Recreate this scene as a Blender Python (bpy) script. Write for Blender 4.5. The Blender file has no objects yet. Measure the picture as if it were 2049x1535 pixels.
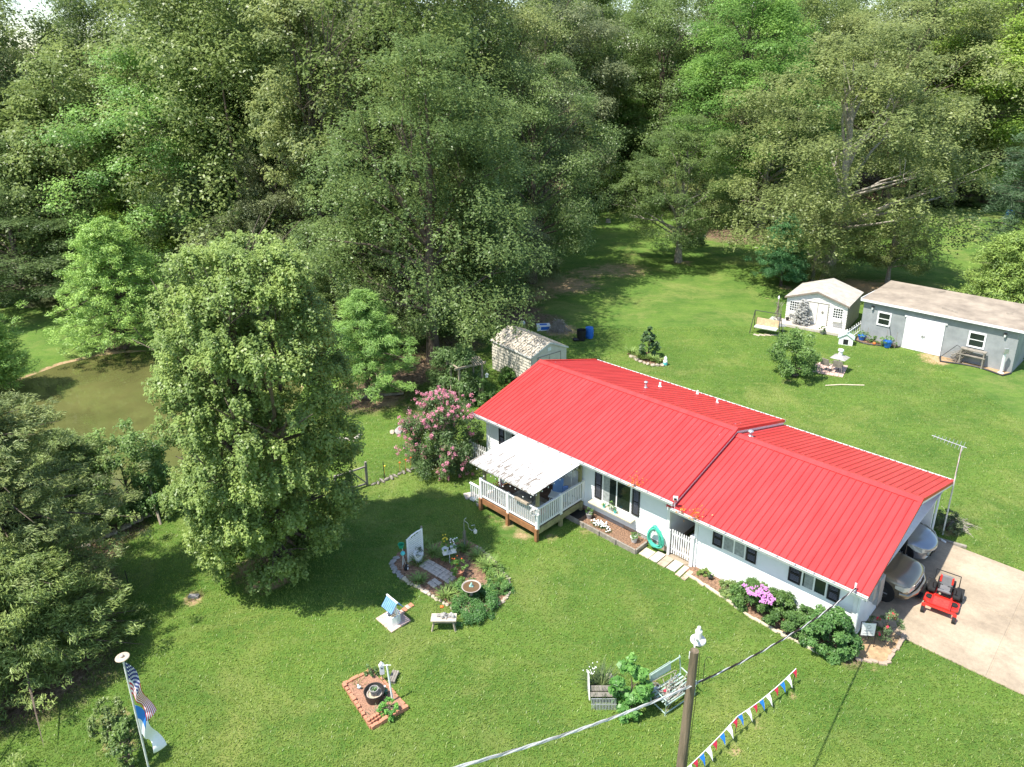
import bpy, math, random
import numpy as np
from mathutils import Vector, Matrix, Quaternion

# ---------------------------------------------------------------- camera, sky, sun, exposure
SC = bpy.context.scene
COL = SC.collection
CAM_H, FOC, PITCH, ROLL, PPX, PPY = 17.0, 1448.3, .3291, -.0105, 1024.5, 642.3
SUN_AZ, SUN_EL = math.radians(28), math.radians(62)      # direction the light travels, height of the sun
cd = bpy.data.cameras.new('camera'); cam = bpy.data.objects.new('camera', cd); COL.objects.link(cam); SC.camera = cam
cd.sensor_width = 36; cd.lens = FOC / 2049 * 36; cd.shift_y = (PPY - 767.5) / 2049; cd.clip_start = .1; cd.clip_end = 6000
cs, sn = math.cos(ROLL), math.sin(ROLL)
r0 = Vector((1, 0, 0)); u0 = Vector((0, math.sin(PITCH), math.cos(PITCH))); f0 = Vector((0, math.cos(PITCH), -math.sin(PITCH)))
rr = cs * r0 + sn * u0; uu = -sn * r0 + cs * u0
cam.matrix_world = Matrix(((rr.x, uu.x, -f0.x, 0), (rr.y, uu.y, -f0.y, 0), (rr.z, uu.z, -f0.z, CAM_H), (0, 0, 0, 1)))
W = bpy.data.worlds.new('World'); SC.world = W; W.use_nodes = True
wn = W.node_tree.nodes; wl = W.node_tree.links
sky = wn.new('ShaderNodeTexSky'); sky.sky_type = 'NISHITA'; sky.sun_disc = False
sky.sun_elevation = SUN_EL; sky.sun_rotation = math.atan2(-math.cos(SUN_AZ), -math.sin(SUN_AZ)); sky.air_density = 1.2; sky.dust_density = .8; sky.ozone_density = 2.0
wl.new(sky.outputs[0], wn['Background'].inputs[0]); wn['Background'].inputs[1].default_value = .15
sd = bpy.data.lights.new('sun', 'SUN'); so = bpy.data.objects.new('sun', sd); COL.objects.link(so)
sd.energy = 5.0; sd.angle = math.radians(.6); sd.color = (1, .95, .86)
SV = Vector((-math.cos(SUN_AZ) * math.cos(SUN_EL), -math.sin(SUN_AZ) * math.cos(SUN_EL), math.sin(SUN_EL)))
so.rotation_mode = 'QUATERNION'; so.rotation_quaternion = SV.to_track_quat('Z', 'Y'); so.location = (0, 0, 60)
SC.view_settings.view_transform = 'Standard'; SC.view_settings.look = 'None'; SC.view_settings.gamma = 1
SC.view_settings.exposure = .8
SC.render.engine = 'CYCLES'
SC.cycles.max_bounces = 6; SC.cycles.transparent_max_bounces = 6; SC.cycles.transmission_bounces = 4; SC.cycles.glossy_bounces = 3; SC.cycles.diffuse_bounces = 3

# ---------------------------------------------------------------- survey helpers (site plan read off the photograph)
def ray(px, py):
    X, Y = px - PPX, py - PPY
    a = X * cs + Y * sn; b = -X * sn + Y * cs
    return Vector((a / FOC, math.cos(PITCH) - b / FOC * math.sin(PITCH), -math.sin(PITCH) - b / FOC * math.cos(PITCH)))
def at(px, py, z=0.0):
    r = ray(px, py); t = (z - CAM_H) / r.z
    return Vector((r.x * t, r.y * t, z))
def proj(P):
    x, y, z = P[0], P[1], P[2] - CAM_H
    d = y * math.cos(PITCH) - z * math.sin(PITCH); up = y * math.sin(PITCH) + z * math.cos(PITCH)
    a = FOC * x / d; b = -FOC * up / d
    return PPX + a * cs - b * sn, PPY + a * sn + b * cs, d
def height_to(P, py):           # how tall a thing standing at P is when its top is seen at row py
    r = ray(proj(P)[0], py); return max(.05, CAM_H + r.z / r.y * P[1] - P[2])
def dep(P): return proj(P)[2]
def mpx(P, n): return n * dep(P) / FOC
R = random.Random(7)
def rz(a): return Matrix.Rotation(a, 3, 'Z')

# ---------------------------------------------------------------- materials
def mat(name, col, rough=.7, var=.12, scale=3.0, bump=0.0, bscale=None, metal=0.0, spec=.4, col2=None, alpha=None, coat=0, stretch=None):
    m = bpy.data.materials.new(name); m.use_nodes = True; nt = m.node_tree; N = nt.nodes; L = nt.links; p = N['Principled BSDF']
    tc = N.new('ShaderNodeTexCoord'); nz = N.new('ShaderNodeTexNoise'); nz.inputs['Scale'].default_value = scale; nz.inputs['Detail'].default_value = 6; nz.inputs['Roughness'].default_value = .65
    vec = tc.outputs['Object']
    if stretch: mpp = N.new('ShaderNodeMapping'); mpp.inputs['Scale'].default_value = stretch; L.new(vec, mpp.inputs[0]); vec = mpp.outputs[0]
    L.new(vec, nz.inputs['Vector'])
    cr = N.new('ShaderNodeValToRGB'); c2 = col2 or tuple(max(0, c * (1 - var * 1.5)) for c in col); c1 = tuple(min(1, c * (1 + var)) for c in col)
    cr.color_ramp.elements[0].position = .3; cr.color_ramp.elements[1].position = .7
    cr.color_ramp.elements[0].color = (*c2, 1); cr.color_ramp.elements[1].color = (*c1, 1)
    L.new(nz.outputs[0], cr.inputs[0]); L.new(cr.outputs[0], p.inputs['Base Color'])
    p.inputs['Roughness'].default_value = rough; p.inputs['Metallic'].default_value = metal; p.inputs['Specular IOR Level'].default_value = spec
    if coat: p.inputs['Coat Weight'].default_value = coat
    if bump:
        n2 = N.new('ShaderNodeTexNoise'); n2.inputs['Scale'].default_value = bscale or scale * 6; n2.inputs['Detail'].default_value = 4
        L.new(vec, n2.inputs['Vector']); b = N.new('ShaderNodeBump'); b.inputs['Strength'].default_value = bump; b.inputs['Distance'].default_value = .02
        L.new(n2.outputs[0], b.inputs['Height']); L.new(b.outputs[0], p.inputs['Normal'])
    return m
def leafmat(name, trans=.48, rough=.4):
    # colour = object colour, varied leaf by leaf with the 'rnd' attribute
    m = bpy.data.materials.new(name); m.use_nodes = True; nt = m.node_tree; N = nt.nodes; L = nt.links; p = N['Principled BSDF']
    oi = N.new('ShaderNodeObjectInfo'); a = N.new('ShaderNodeAttribute'); a.attribute_name = 'rnd'
    hs = N.new('ShaderNodeHueSaturation'); mh = N.new('ShaderNodeMapRange'); mh.inputs[3].default_value = .485; mh.inputs[4].default_value = .52
    mv = N.new('ShaderNodeMapRange'); mv.inputs[3].default_value = 1.0; mv.inputs[4].default_value = 2.5
    L.new(a.outputs['Fac'], mv.inputs[0]); L.new(mv.outputs[0], hs.inputs['Value'])
    L.new(a.outputs['Fac'], mh.inputs[0]); sub = N.new('ShaderNodeMath'); sub.operation = 'SUBTRACT'; sub.inputs[0].default_value = .992
    L.new(mh.outputs[0], sub.inputs[1]); L.new(sub.outputs[0], hs.inputs['Hue'])
    L.new(oi.outputs['Color'], hs.inputs['Color']); L.new(hs.outputs[0], p.inputs['Base Color'])
    p.inputs['Roughness'].default_value = rough; p.inputs['Specular IOR Level'].default_value = .42
    t = N.new('ShaderNodeBsdfTranslucent'); L.new(hs.outputs[0], t.inputs[0]); mx = N.new('ShaderNodeMixShader'); mx.inputs[0].default_value = trans
    L.new(p.outputs[0], mx.inputs[1]); L.new(t.outputs[0], mx.inputs[2]); L.new(mx.outputs[0], N['Material Output'].inputs['Surface'])
    return m
M = {}
M['leaf'] = leafmat('leaf'); M['needle'] = leafmat('needle', .2, .5)
M['bark'] = mat('bark', (.13, .1, .075), .95, .4, 4, .8, 30)
M['deadwood'] = mat('deadwood', (.34, .3, .25), .9, .3, 6, .5, 30)
M['white'] = mat('white_paint', (.82, .82, .8), .5, .04, 2)
M['siding'] = mat('white_siding', (.8, .81, .81), .55, .04, 1.5)
M['trim'] = mat('trim', (.74, .76, .77), .5, .06, 3)
M['dirtywhite'] = mat('dirty_white', (.66, .65, .61), .7, .2, 4, .2)
M['black'] = mat('black_paint', (.02, .02, .022), .5, .2, 5)
M['shutter'] = mat('shutter', (.03, .028, .03), .6, .15, 4)
M['rubber'] = mat('rubber', (.018, .018, .018), .85, .2, 8)
M['glass'] = mat('window_glass', (.02, .028, .028), .04, .3, 1.2, spec=.6)
M['curtain'] = mat('curtain', (.33, .35, .34), .9, .25, 9)
M['wood'] = mat('weathered_wood', (.36, .3, .23), .85, .25, 5, .4, 30)
M['greywood'] = mat('grey_wood', (.27, .24, .2), .9, .3, 5, .5, 30)
M['deckwood'] = mat('stained_wood', (.3, .14, .06), .75, .25, 4, .3, 25)
M['floorwood'] = mat('deck_floor', (.14, .085, .06), .8, .25, 4, .3, 25)
M['greenwood'] = mat('treated_wood', (.28, .26, .13), .85, .25, 4, .4, 25)
M['polewood'] = mat('pole_wood', (.2, .145, .1), .92, .35, 9, .9, 26, col2=(.07, .06, .035), stretch=(1, 1, .07))
M['metal'] = mat('galvanised_metal', (.5, .51, .52), .4, .1, 5, metal=.6)
M['darkmetal'] = mat('dark_metal', (.06, .06, .06), .5, .2, 6, metal=.5)
M['brick'] = mat('tan_brick', (.42, .32, .24), .9, .2, 5, .4, 30)
M['stone'] = mat('tan_stone', (.46, .39, .3), .9, .25, 4, .6, 18)
M['greystone'] = mat('grey_stone', (.36, .34, .32), .9, .25, 4, .6, 18)
M['whitestone'] = mat('pale_paver', (.52, .46, .4), .9, .2, 6, .3, 20)
M['pinkpaver'] = mat('pink_paver', (.6, .42, .36), .85, .12, 4, .3, 20)
M['terra'] = mat('terracotta', (.5, .22, .13), .8, .15, 6)
M['mulch'] = mat('mulch', (.27, .16, .1), .95, .5, 17, 1.0, 50, col2=(.045, .028, .018))
M['soil'] = mat('bare_soil', (.4, .27, .15), .95, .25, 5, .6, 40)
M['blue'] = mat('blue_plastic', (.03, .16, .55), .4, .1, 4)
M['turq'] = mat('turquoise', (.1, .55, .55), .4, .12, 4)
M['green'] = mat('green_plastic', (.03, .32, .16), .4, .1, 4)
M['sage'] = mat('sage_paint', (.35, .45, .38), .5, .12, 6)
M['red'] = mat('red_paint', (.62, .03, .02), .35, .1, 4, coat=.5)
M['tanpaint'] = mat('tan_paint', (.58, .5, .36), .6, .12, 4)
M['yellow'] = mat('yellow', (.8, .6, .05), .6, .1, 4)
M['orange'] = mat('orange', (.75, .16, .03), .5, .1, 4)
M['pink'] = mat('pink_petal', (.78, .2, .33), .7, .35, 12, col2=(.75, .32, .4))
M['magenta'] = mat('magenta_petal', (.66, .26, .6), .7, .2, 12)
M['redpetal'] = mat('red_petal', (.75, .03, .08), .6, .2, 12)
M['whitepetal'] = mat('white_petal', (.85, .84, .82), .6, .05, 12)

# ---------------------------------------------------------------- mesh building
class MB:
    def __init__(s): s.v = []; s.f = []; s.mi = []; s.cur = 0
    def add(s, vs, fs):
        o = len(s.v); s.v += [tuple(v) for v in vs]; s.f += [tuple(i + o for i in f) for f in fs]; s.mi += [s.cur] * len(fs); return s
    def m(s, i): s.cur = i; return s
    def box(s, c, d, rot=None):
        hx, hy, hz = d[0] / 2, d[1] / 2, d[2] / 2; c = Vector(c); vs = []
        for z in (-hz, hz):
            for x, y in ((-hx, -hy), (hx, -hy), (hx, hy), (-hx, hy)):
                p = Vector((x, y, z)); p = (rot @ p if rot is not None else p) + c; vs.append(p)
        return s.add(vs, [(3, 2, 1, 0), (4, 5, 6, 7), (0, 1, 5, 4), (1, 2, 6, 5), (2, 3, 7, 6), (3, 0, 4, 7)])
    def bx(s, x0, x1, y0, y1, z0, z1): return s.box(((x0 + x1) / 2, (y0 + y1) / 2, (z0 + z1) / 2), (x1 - x0, y1 - y0, z1 - z0))
    def beam(s, a, b, w, h=None):      # rectangular bar from a to b
        a, b = Vector(a), Vector(b); d = b - a; h = h or w
        q = d.to_track_quat('X', 'Z').to_matrix(); return s.box((a + b) / 2, (d.length, w, h), q)
    def tube(s, pts, rs, n=8, cap=True):
        pts = [Vector(p) for p in pts]; rs = rs if isinstance(rs, (list, tuple)) else [rs] * len(pts); vs = []; fs = []
        up = Vector((0, 0, 1))
        for i, p in enumerate(pts):
            d = (pts[min(i + 1, len(pts) - 1)] - pts[max(i - 1, 0)]).normalized()
            a = d.cross(up) if abs(d.dot(up)) < .95 else d.cross(Vector((0, 1, 0)))
            a.normalize(); b = d.cross(a)
            for k in range(n):
                t = 2 * math.pi * k / n; vs.append(p + (a * math.cos(t) + b * math.sin(t)) * rs[i])
        for i in range(len(pts) - 1):
            for k in range(n): k2 = (k + 1) % n; fs.append((i * n + k, i * n + k2, (i + 1) * n + k2, (i + 1) * n + k))
        if cap: fs += [tuple(reversed(range(n))), tuple(range((len(pts) - 1) * n, len(pts) * n))]
        return s.add(vs, fs)
    def lathe(s, prof, c=(0, 0, 0), n=20, sq=None):
        c = Vector(c); vs = []; fs = []
        for r, z in prof:
            for k in range(n): t = 2 * math.pi * k / n; vs.append(c + Vector((r * math.cos(t), r * math.sin(t), z)))
        for i in range(len(prof) - 1):
            for k in range(n): k2 = (k + 1) % n; fs.append((i * n + k, i * n + k2, (i + 1) * n + k2, (i + 1) * n + k))
        fs += [tuple(reversed(range(n))), tuple(range((len(prof) - 1) * n, len(prof) * n))]
        return s.add(vs, fs)
    def ell(s, c, r, n=10, m=7, rot=None):
        c = Vector(c); vs = []; fs = []
        for j in range(1, m):
            ph = math.pi * j / m
            for k in range(n):
                t = 2 * math.pi * k / n; p = Vector((r[0] * math.sin(ph) * math.cos(t), r[1] * math.sin(ph) * math.sin(t), r[2] * math.cos(ph)))
                vs.append((rot @ p if rot is not None else p) + c)
        T = Vector((0, 0, r[2])); vs += [(rot @ T if rot is not None else T) + c, (rot @ -T if rot is not None else -T) + c]
        a = len(vs) - 2
        for j in range(m - 2):
            for k in range(n): k2 = (k + 1) % n; fs.append((j * n + k, (j + 1) * n + k, (j + 1) * n + k2, j * n + k2))
        for k in range(n): k2 = (k + 1) % n; fs.append((a, k, k2)); fs.append((a + 1, (m - 2) * n + k2, (m - 2) * n + k))
        return s.add(vs, fs)
    def rock(s, c, r, rnd=R):
        b = len(s.v); s.ell(c, r, 8, 6, rz(rnd.random() * 6)); c = Vector(c)
        for i in range(b, len(s.v)):
            v = Vector(s.v[i]); k = rnd.uniform(.78, 1.15); s.v[i] = tuple(c + (v - c) * k)
        return s
    def poly(s, pts): return s.add(pts, [tuple(range(len(pts)))])
    def prism(s, pts, z0, z1):          # 2-D outline extruded up
        n = len(pts); vs = [(p[0], p[1], z0) for p in pts] + [(p[0], p[1], z1) for p in pts]
        return s.add(vs, [tuple(reversed(range(n))), tuple(range(n, 2 * n))] + [(i, (i + 1) % n, n + (i + 1) % n, n + i) for i in range(n)])
    def extr(s, pts, d):                # 3-D outline extruded by a vector
        n = len(pts); d = Vector(d); vs = [Vector(p) for p in pts] + [Vector(p) + d for p in pts]
        return s.add(vs, [tuple(reversed(range(n))), tuple(range(n, 2 * n))] + [(i, (i + 1) % n, n + (i + 1) % n, n + i) for i in range(n)])
    def blade(s, p, az, L, w, lean=.9, segs=3, up=1.0):   # arching strap leaf
        p = Vector(p); d = Vector((math.cos(az), math.sin(az), 0)); sd_ = Vector((-d.y, d.x, 0)) * w / 2; vs = []; fs = []
        for i in range(segs + 1):
            t = i / segs; q = p + d * (L * lean * t * (.35 + .65 * t)) + Vector((0, 0, L * up * (t - .55 * lean * t * t))); k = (1 - t) ** .6
            vs += [q - sd_ * k, q + sd_ * k]
        for i in range(segs): fs.append((2 * i, 2 * i + 1, 2 * i + 3, 2 * i + 2))
        return s.add(vs, fs)
    def tuft(s, p, n, L, w, spread=.1, lean=.9, rnd=R):
        for i in range(n):
            a = rnd.random() * 6.28; r = spread * rnd.random()
            s.blade((p[0] + math.cos(a) * r, p[1] + math.sin(a) * r, p[2]), a + rnd.uniform(-.7, .7), L * rnd.uniform(.6, 1.1), w, lean * rnd.uniform(.4, 1.2))
        return s
    def build(s, name, mats, parent=None, loc=None, smooth=False, bevel=0, rot=0, color=None):
        me = bpy.data.meshes.new(name); me.from_pydata(s.v, [], s.f)
        if not isinstance(mats, (list, tuple)): mats = [mats]
        for m in mats: me.materials.append(m)
        me.polygons.foreach_set('material_index', s.mi)
        if smooth: me.polygons.foreach_set('use_smooth', [True] * len(s.f))
        me.update(); o = bpy.data.objects.new(name, me); COL.objects.link(o)
        if parent: o.parent = parent
        if loc is not None: o.location = loc
        if rot: o.rotation_euler.z = rot
        if color: o.color = (*color, 1)
        if smooth:
            md = o.modifiers.new('edge', 'EDGE_SPLIT'); md.split_angle = math.radians(40)
        if bevel:
            b = o.modifiers.new('bevel', 'BEVEL'); b.width = bevel; b.segments = 2; b.limit_method = 'ANGLE'
        return o
def tag(o, label, cat, group=None):
    o['label'] = label; o['category'] = cat
    if group: o['group'] = group
    return o
def thing(name, label, cat, loc=(0, 0, 0), rot=0, group=None):
    o = bpy.data.objects.new(name, None); COL.objects.link(o); o.location = loc; o.rotation_euler.z = rot; o.empty_display_size = .2
    return tag(o, label, cat, group)
def nth(i):
    n = i + 1; return '%d%s' % (n, 'th' if 10 <= n % 100 <= 20 else {1: 'st', 2: 'nd', 3: 'rd'}.get(n % 10, 'th'))
def struct(o, kind='structure'): o['kind'] = kind; return o
def dup(root, loc, rot=0, label=None, scale=None, group=None, color=None):
    r = root.copy(); COL.objects.link(r); r.location = loc; r.rotation_euler.z = rot
    if scale is not None: r.scale = scale if isinstance(scale, (tuple, list)) else (scale,) * 3
    if label: r['label'] = label
    if group: r['group'] = group
    for ch in list(root.children):
        c = ch.copy(); COL.objects.link(c); c.parent = r
        if color and c.name.startswith(('crown', 'foliage', 'leaves')): c.color = (*color, 1)
        for g in ch.children: d = g.copy(); COL.objects.link(d); d.parent = c
    return r
def ccw(pts):
    a = sum(pts[i][0] * pts[(i + 1) % len(pts)][1] - pts[(i + 1) % len(pts)][0] * pts[i][1] for i in range(len(pts)))
    return pts if a > 0 else list(reversed(pts))
def inpoly(x, y, P):
    c = np.zeros(x.shape, bool); n = len(P)
    for i in range(n):
        x1, y1 = P[i][0], P[i][1]; x2, y2 = P[(i + 1) % n][0], P[(i + 1) % n][1]
        if y1 == y2: continue
        c ^= ((y1 > y) != (y2 > y)) & (x < (x2 - x1) * (y - y1) / (y2 - y1) + x1)
    return c
def polydist(x, y, P, closed=True):
    d = np.full(x.shape, 1e9); n = len(P)
    for i in range(n if closed else n - 1):
        ax, ay = P[i][0], P[i][1]; bx_, by = P[(i + 1) % n][0], P[(i + 1) % n][1]; L = (bx_ - ax) ** 2 + (by - ay) ** 2 + 1e-9
        t = np.clip(((x - ax) * (bx_ - ax) + (y - ay) * (by - ay)) / L, 0, 1); d = np.minimum(d, np.hypot(x - ax - t * (bx_ - ax), y - ay - t * (by - ay)))
    return d
def P2(l, z=0): return [tuple(at(x, y, z)[:2]) for x, y in l]

# ---------------------------------------------------------------- foliage built as thousands of real leaves
def leafmesh(name, pos, nrm, ax, L, Wd, rnd, mt, fold=.25):
    """rhombic leaves: pos (n,3), normal, long axis, length, width, per-leaf random"""
    n = len(pos); nrm = nrm / (np.linalg.norm(nrm, axis=1)[:, None] + 1e-9)
    ax = ax - nrm * (ax * nrm).sum(1)[:, None]; ax /= (np.linalg.norm(ax, axis=1)[:, None] + 1e-9); sd_ = np.cross(nrm, ax)
    L = np.broadcast_to(np.asarray(L, float), (n,))[:, None]; Wd = np.broadcast_to(np.asarray(Wd, float), (n,))[:, None]
    v = np.empty((n, 4, 3)); v[:, 0] = pos - ax * L / 2; v[:, 2] = pos + ax * L / 2 - nrm * L * fold * .6
    v[:, 1] = pos + sd_ * Wd / 2 + nrm * Wd * fold; v[:, 3] = pos - sd_ * Wd / 2 + nrm * Wd * fold
    me = bpy.data.meshes.new(name); me.vertices.add(n * 4); me.vertices.foreach_set('co', v.reshape(-1).astype(np.float32))
    me.loops.add(n * 4); me.loops.foreach_set('vertex_index', np.arange(n * 4, dtype=np.int32))
    me.polygons.add(n); me.polygons.foreach_set('loop_start', np.arange(0, n * 4, 4, dtype=np.int32)); me.polygons.foreach_set('loop_total', np.full(n, 4, np.int32))
    a = me.attributes.new('rnd', 'FLOAT', 'POINT'); a.data.foreach_set('value', np.repeat(rnd, 4).astype(np.float32))
    me.materials.append(mt); me.update(); return me
def uvec(g, n): v = g.normal(size=(n, 3)); return v / np.linalg.norm(v, axis=1)[:, None]
def broadleaf(seed, Ht, Rad, base, nclump, nleaf, leaf, prof, clump=(.16, .26), flat=.62, lobes=.22, droop=.0, shell=.35, wr=.55):
    """crown arrays: clumps spread through a lobed volume, leaves over each clump. prof(t)->relative radius"""
    g = np.random.default_rng(seed); t = []
    while len(t) < nclump:
        x = g.random()
        if g.random() < prof(x) + .12: t.append(x)
    t = np.array(t); th = g.random(nclump) * 2 * math.pi; ph = g.random(4) * 6.28
    lob = 1 + lobes * (np.sin(2 * th + ph[0] + 3 * t) + .7 * np.sin(3 * th + ph[1] - 5 * t) + .6 * np.sin(5 * th + ph[2] + 9 * t)) / 1.5
    pr = np.array([prof(x) for x in t]) * Rad * lob
    rad = pr * (1 - shell * g.random(nclump) ** 1.6) * np.where(g.random(nclump) < .2, g.random(nclump), 1)
    cz = base + t * (Ht - base)
    C = np.stack([rad * np.cos(th), rad * np.sin(th), cz], 1); cr = Rad * g.uniform(clump[0], clump[1], nclump)
    C[:, 2] = np.minimum(C[:, 2], Ht - cr * flat * .8)
    w = cr ** 2; idx = g.choice(nclump, nleaf, p=w / w.sum())
    d = uvec(g, nleaf); out = C[idx] - np.array([0, 0, base + (Ht - base) * .42]); out /= np.linalg.norm(out, axis=1)[:, None]
    d = d + out * .55; d[:, 2] += .25; d /= np.linalg.norm(d, axis=1)[:, None]
    rr_ = (.45 + .6 * g.random(nleaf) ** .6) * cr[idx] * (1 + .35 * np.sin(7 * d[:, 0] + 5 * d[:, 1] + idx))
    pos = C[idx] + d * rr_[:, None] * np.array([1, 1, flat])
    nrm = d * .5 + uvec(g, nleaf) * .62 + np.array([-.25, -.12, .75]); axs = uvec(g, nleaf) + d * .6 - np.array([0, 0, droop])
    ct = g.random(nclump); rnd = np.clip(.5 * ct[idx] + .5 * g.random(nleaf), 0, 1)
    s = g.uniform(.45, 1.4, nleaf) * leaf
    return pos, nrm, axs, s, s * wr, rnd, C, cr
def trunk_mb(seed, Ht, r, C, nl=14, lean=0, fork=.28, twig=0):
    rnd = random.Random(seed); mb = MB(); pts = []; rs = []
    for i in range(9):
        t = i / 8; pts.append((math.sin(t * 4 + seed) * r * .8 * t + lean * t * Ht, math.cos(t * 3 + seed) * r * .8 * t, t * Ht * .88)); rs.append(r * (1 - t) ** .8 * (1.35 if i == 0 else 1) + .02)
    mb.tube(pts, rs, 9)
    ids = rnd.sample(range(len(C)), min(nl, len(C)))
    for i in ids:
        c = Vector(C[i]); z0 = max(Ht * fork * .6, min(c.z * rnd.uniform(.45, .75), Ht * .8)); k = z0 / (Ht * .88)
        b = Vector((math.sin(k * 4 + seed) * r * .8 * k + lean * k * Ht, math.cos(k * 3 + seed) * r * .8 * k, z0)); rr_ = r * (1 - k) ** .8 * .55 + .015
        mid = b.lerp(c, .5) + Vector((rnd.uniform(-.1, .1), rnd.uniform(-.1, .1), rnd.uniform(-.02, .12))) * (c - b).length
        mb.tube([b, b.lerp(mid, .5) + Vector((0, 0, .03)), mid, mid.lerp(c, .6), c], [rr_, rr_ * .8, rr_ * .55, rr_ * .35, rr_ * .15], 6)
        for q in range(twig):
            e = c + Vector((rnd.uniform(-1, 1), rnd.uniform(-1, 1), rnd.uniform(-.5, .8))) * (c - b).length * .25
            mb.tube([mid.lerp(c, .5), (mid.lerp(c, .5) + e) / 2 + Vector((0, 0, .05)), e], [rr_ * .3, rr_ * .2, rr_ * .08], 5)
    return mb
def conifer(seed, Ht, Rad, nbr, per, L, wd, base=.1, up=.15, droop=.25, tuftsz=.25, power=.8, along=6, spread=.35, jit=.3):
    """branches in whorls, needle sprays along every branch"""
    g = np.random.default_rng(seed); pos = []; ax = []; rn = []; mb = MB(); mb.tube([(0, 0, 0), (.03, 0, Ht * .5), (0, 0, Ht * .97)], [Ht * .018 + .03, Ht * .011 + .02, .015], 8)
    for i in range(nbr):
        t = (i + g.random()) / nbr; z = Ht * (base + (1 - base) * t); a = i * 2.399 + g.normal() * .3
        ln = Rad * (1 - t) ** power * (1 + jit * g.normal() * .6) + .12; ln = max(ln, .12) if t < .93 else ln * .7
        if t < .12: ln *= .75 + 2 * t
        dr = np.array([math.cos(a), math.sin(a), 0.]); end = dr * ln + np.array([0, 0, ln * (up - droop * (1 - t))]); b0 = np.array([0, 0, z])
        mb.tube([b0, b0 + end * .5 + np.array([0, 0, ln * .08]), b0 + end], [.012 + ln * .013, .008 + ln * .007, .004], 5)
        for k in range(along):
            s = .2 + .8 * (k + g.random()) / along; q = b0 + end * s + np.array([0, 0, ln * .16 * s * (1 - s) * 2]); side = np.array([-dr[1], dr[0], 0.]) * g.normal() * spread * ln * (1 - s * .55)
            q = q + side; c = g.random(); m = per
            dd = uvec(g, m); p = q + dd * tuftsz * g.random((m, 1)) ** .5 * np.array([1.2, 1.2, .7])
            pos.append(p); ax.append(dr + side * .6 / (ln + .1) + uvec(g, m) * .8 + np.array([0, 0, .3])); rn.append(.5 * c + .5 * g.random(m))
    pos = np.concatenate(pos); ax = np.concatenate(ax); rn = np.concatenate(rn); n = len(pos)
    nr = uvec(g, n) * .9 + np.array([-.2, -.1, .9]); s = g.uniform(.6, 1.25, n)
    return mb, pos, nr, ax, s * L, s * wd, rn
def make_tree(name, label, cat, loc, mb, arrs, lm, color, group=None, crown='crown', trunk='trunk', tm='bark', rot=0):
    t = thing(name, label, cat, loc, rot, group)
    if mb: mb.build(trunk, M[tm], t, smooth=False)
    me = leafmesh(crown, *arrs[:6], lm); o = bpy.data.objects.new(crown, me); COL.objects.link(o); o.parent = t; o.color = (*color, 1)
    return t
round_prof = lambda t: max(0, math.sin(math.pi * min(1, (t + .12) / 1.12) ** .85)) ** .6
dome_prof = lambda t: max(0, 1 - t ** 2.4) ** .6 * (.75 + .25 * min(1, t * 4))
cone_prof = lambda t: max(.03, (1 - t)) ** .75 * (.6 + .4 * min(1, t * 6))
egg_prof = lambda t: max(0, math.sin(math.pi * min(1, (t + .2) / 1.2) ** .7)) ** .55
# ---------------------------------------------------------------- ground, pond, drive
POND = P2([(-420, 860), (-150, 790), (0, 766), (120, 722), (200, 704), (270, 697), (420, 690), (560, 712), (610, 770), (560, 850), (400, 930), (300, 985), (150, 1040), (-60, 1120), (-350, 1250)])
WOODS = P2([(-1200, 560), (-300, 600), (60, 598), (160, 600), (330, 640), (560, 680), (640, 640), (780, 700), (900, 640), (1000, 575), (1040, 500), (1085, 430), (1110, 404), (1200, 400), (1310, 404), (1340, 428), (1440, 440), (1560, 440), (1640, 410), (1850, 404), (2100, 404), (2500, 404), (3600, 400)])
WOODPOLY = WOODS + [(400, 400), (-400, 400)]
ISLAND = P2([(787, 1128), (795, 1108), (815, 1098), (850, 1096), (885, 1084), (930, 1080), (955, 1092), (985, 1117), (1010, 1150), (1022, 1184), (1010, 1206), (985, 1220), (950, 1224), (912, 1218), (880, 1196), (845, 1180), (806, 1160), (792, 1145)])
SQBED = P2([(688, 1372), (744, 1344), (815, 1418), (744, 1459)])
WINGBED = P2([(1368, 1130), (1376, 1150), (1440, 1190), (1500, 1232), (1560, 1265), (1612, 1290), (1650, 1312), (1700, 1320), (1712, 1290), (1392, 1128)])
ROSEBED = P2([(1700, 1318), (1712, 1316), (1770, 1328), (1790, 1310), (1806, 1272), (1788, 1258), (1720, 1270), (1702, 1288)])
xs = np.unique(np.concatenate([np.arange(-40, 44, .35), -40 - np.geomspace(1, 1500, 46), 44 + np.geomspace(1, 1500, 46)]))
ys = np.unique(np.concatenate([np.arange(6, 62, .35), 6 - np.geomspace(1, 300, 16), np.arange(62, 125, 1.5), 125 + np.geomspace(1, 3000, 36)]))
X, Y = np.meshgrid(xs, ys); Z = np.zeros_like(X)
pin = inpoly(X, Y, POND); pd = polydist(X, Y, POND); Z = np.where(pin, -np.minimum(1.6, .12 + pd * .55), -np.maximum(0, .12 - pd * .12))
rg = np.random.default_rng(3)
def blobs(lst, X, Y):
    o = np.zeros_like(X)
    for px, py, rad, st in lst:
        c = at(px, py); o = np.maximum(o, st * np.clip(1.4 - np.hypot(X - c.x, (Y - c.y)) / rad, 0, 1))
    return o
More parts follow.
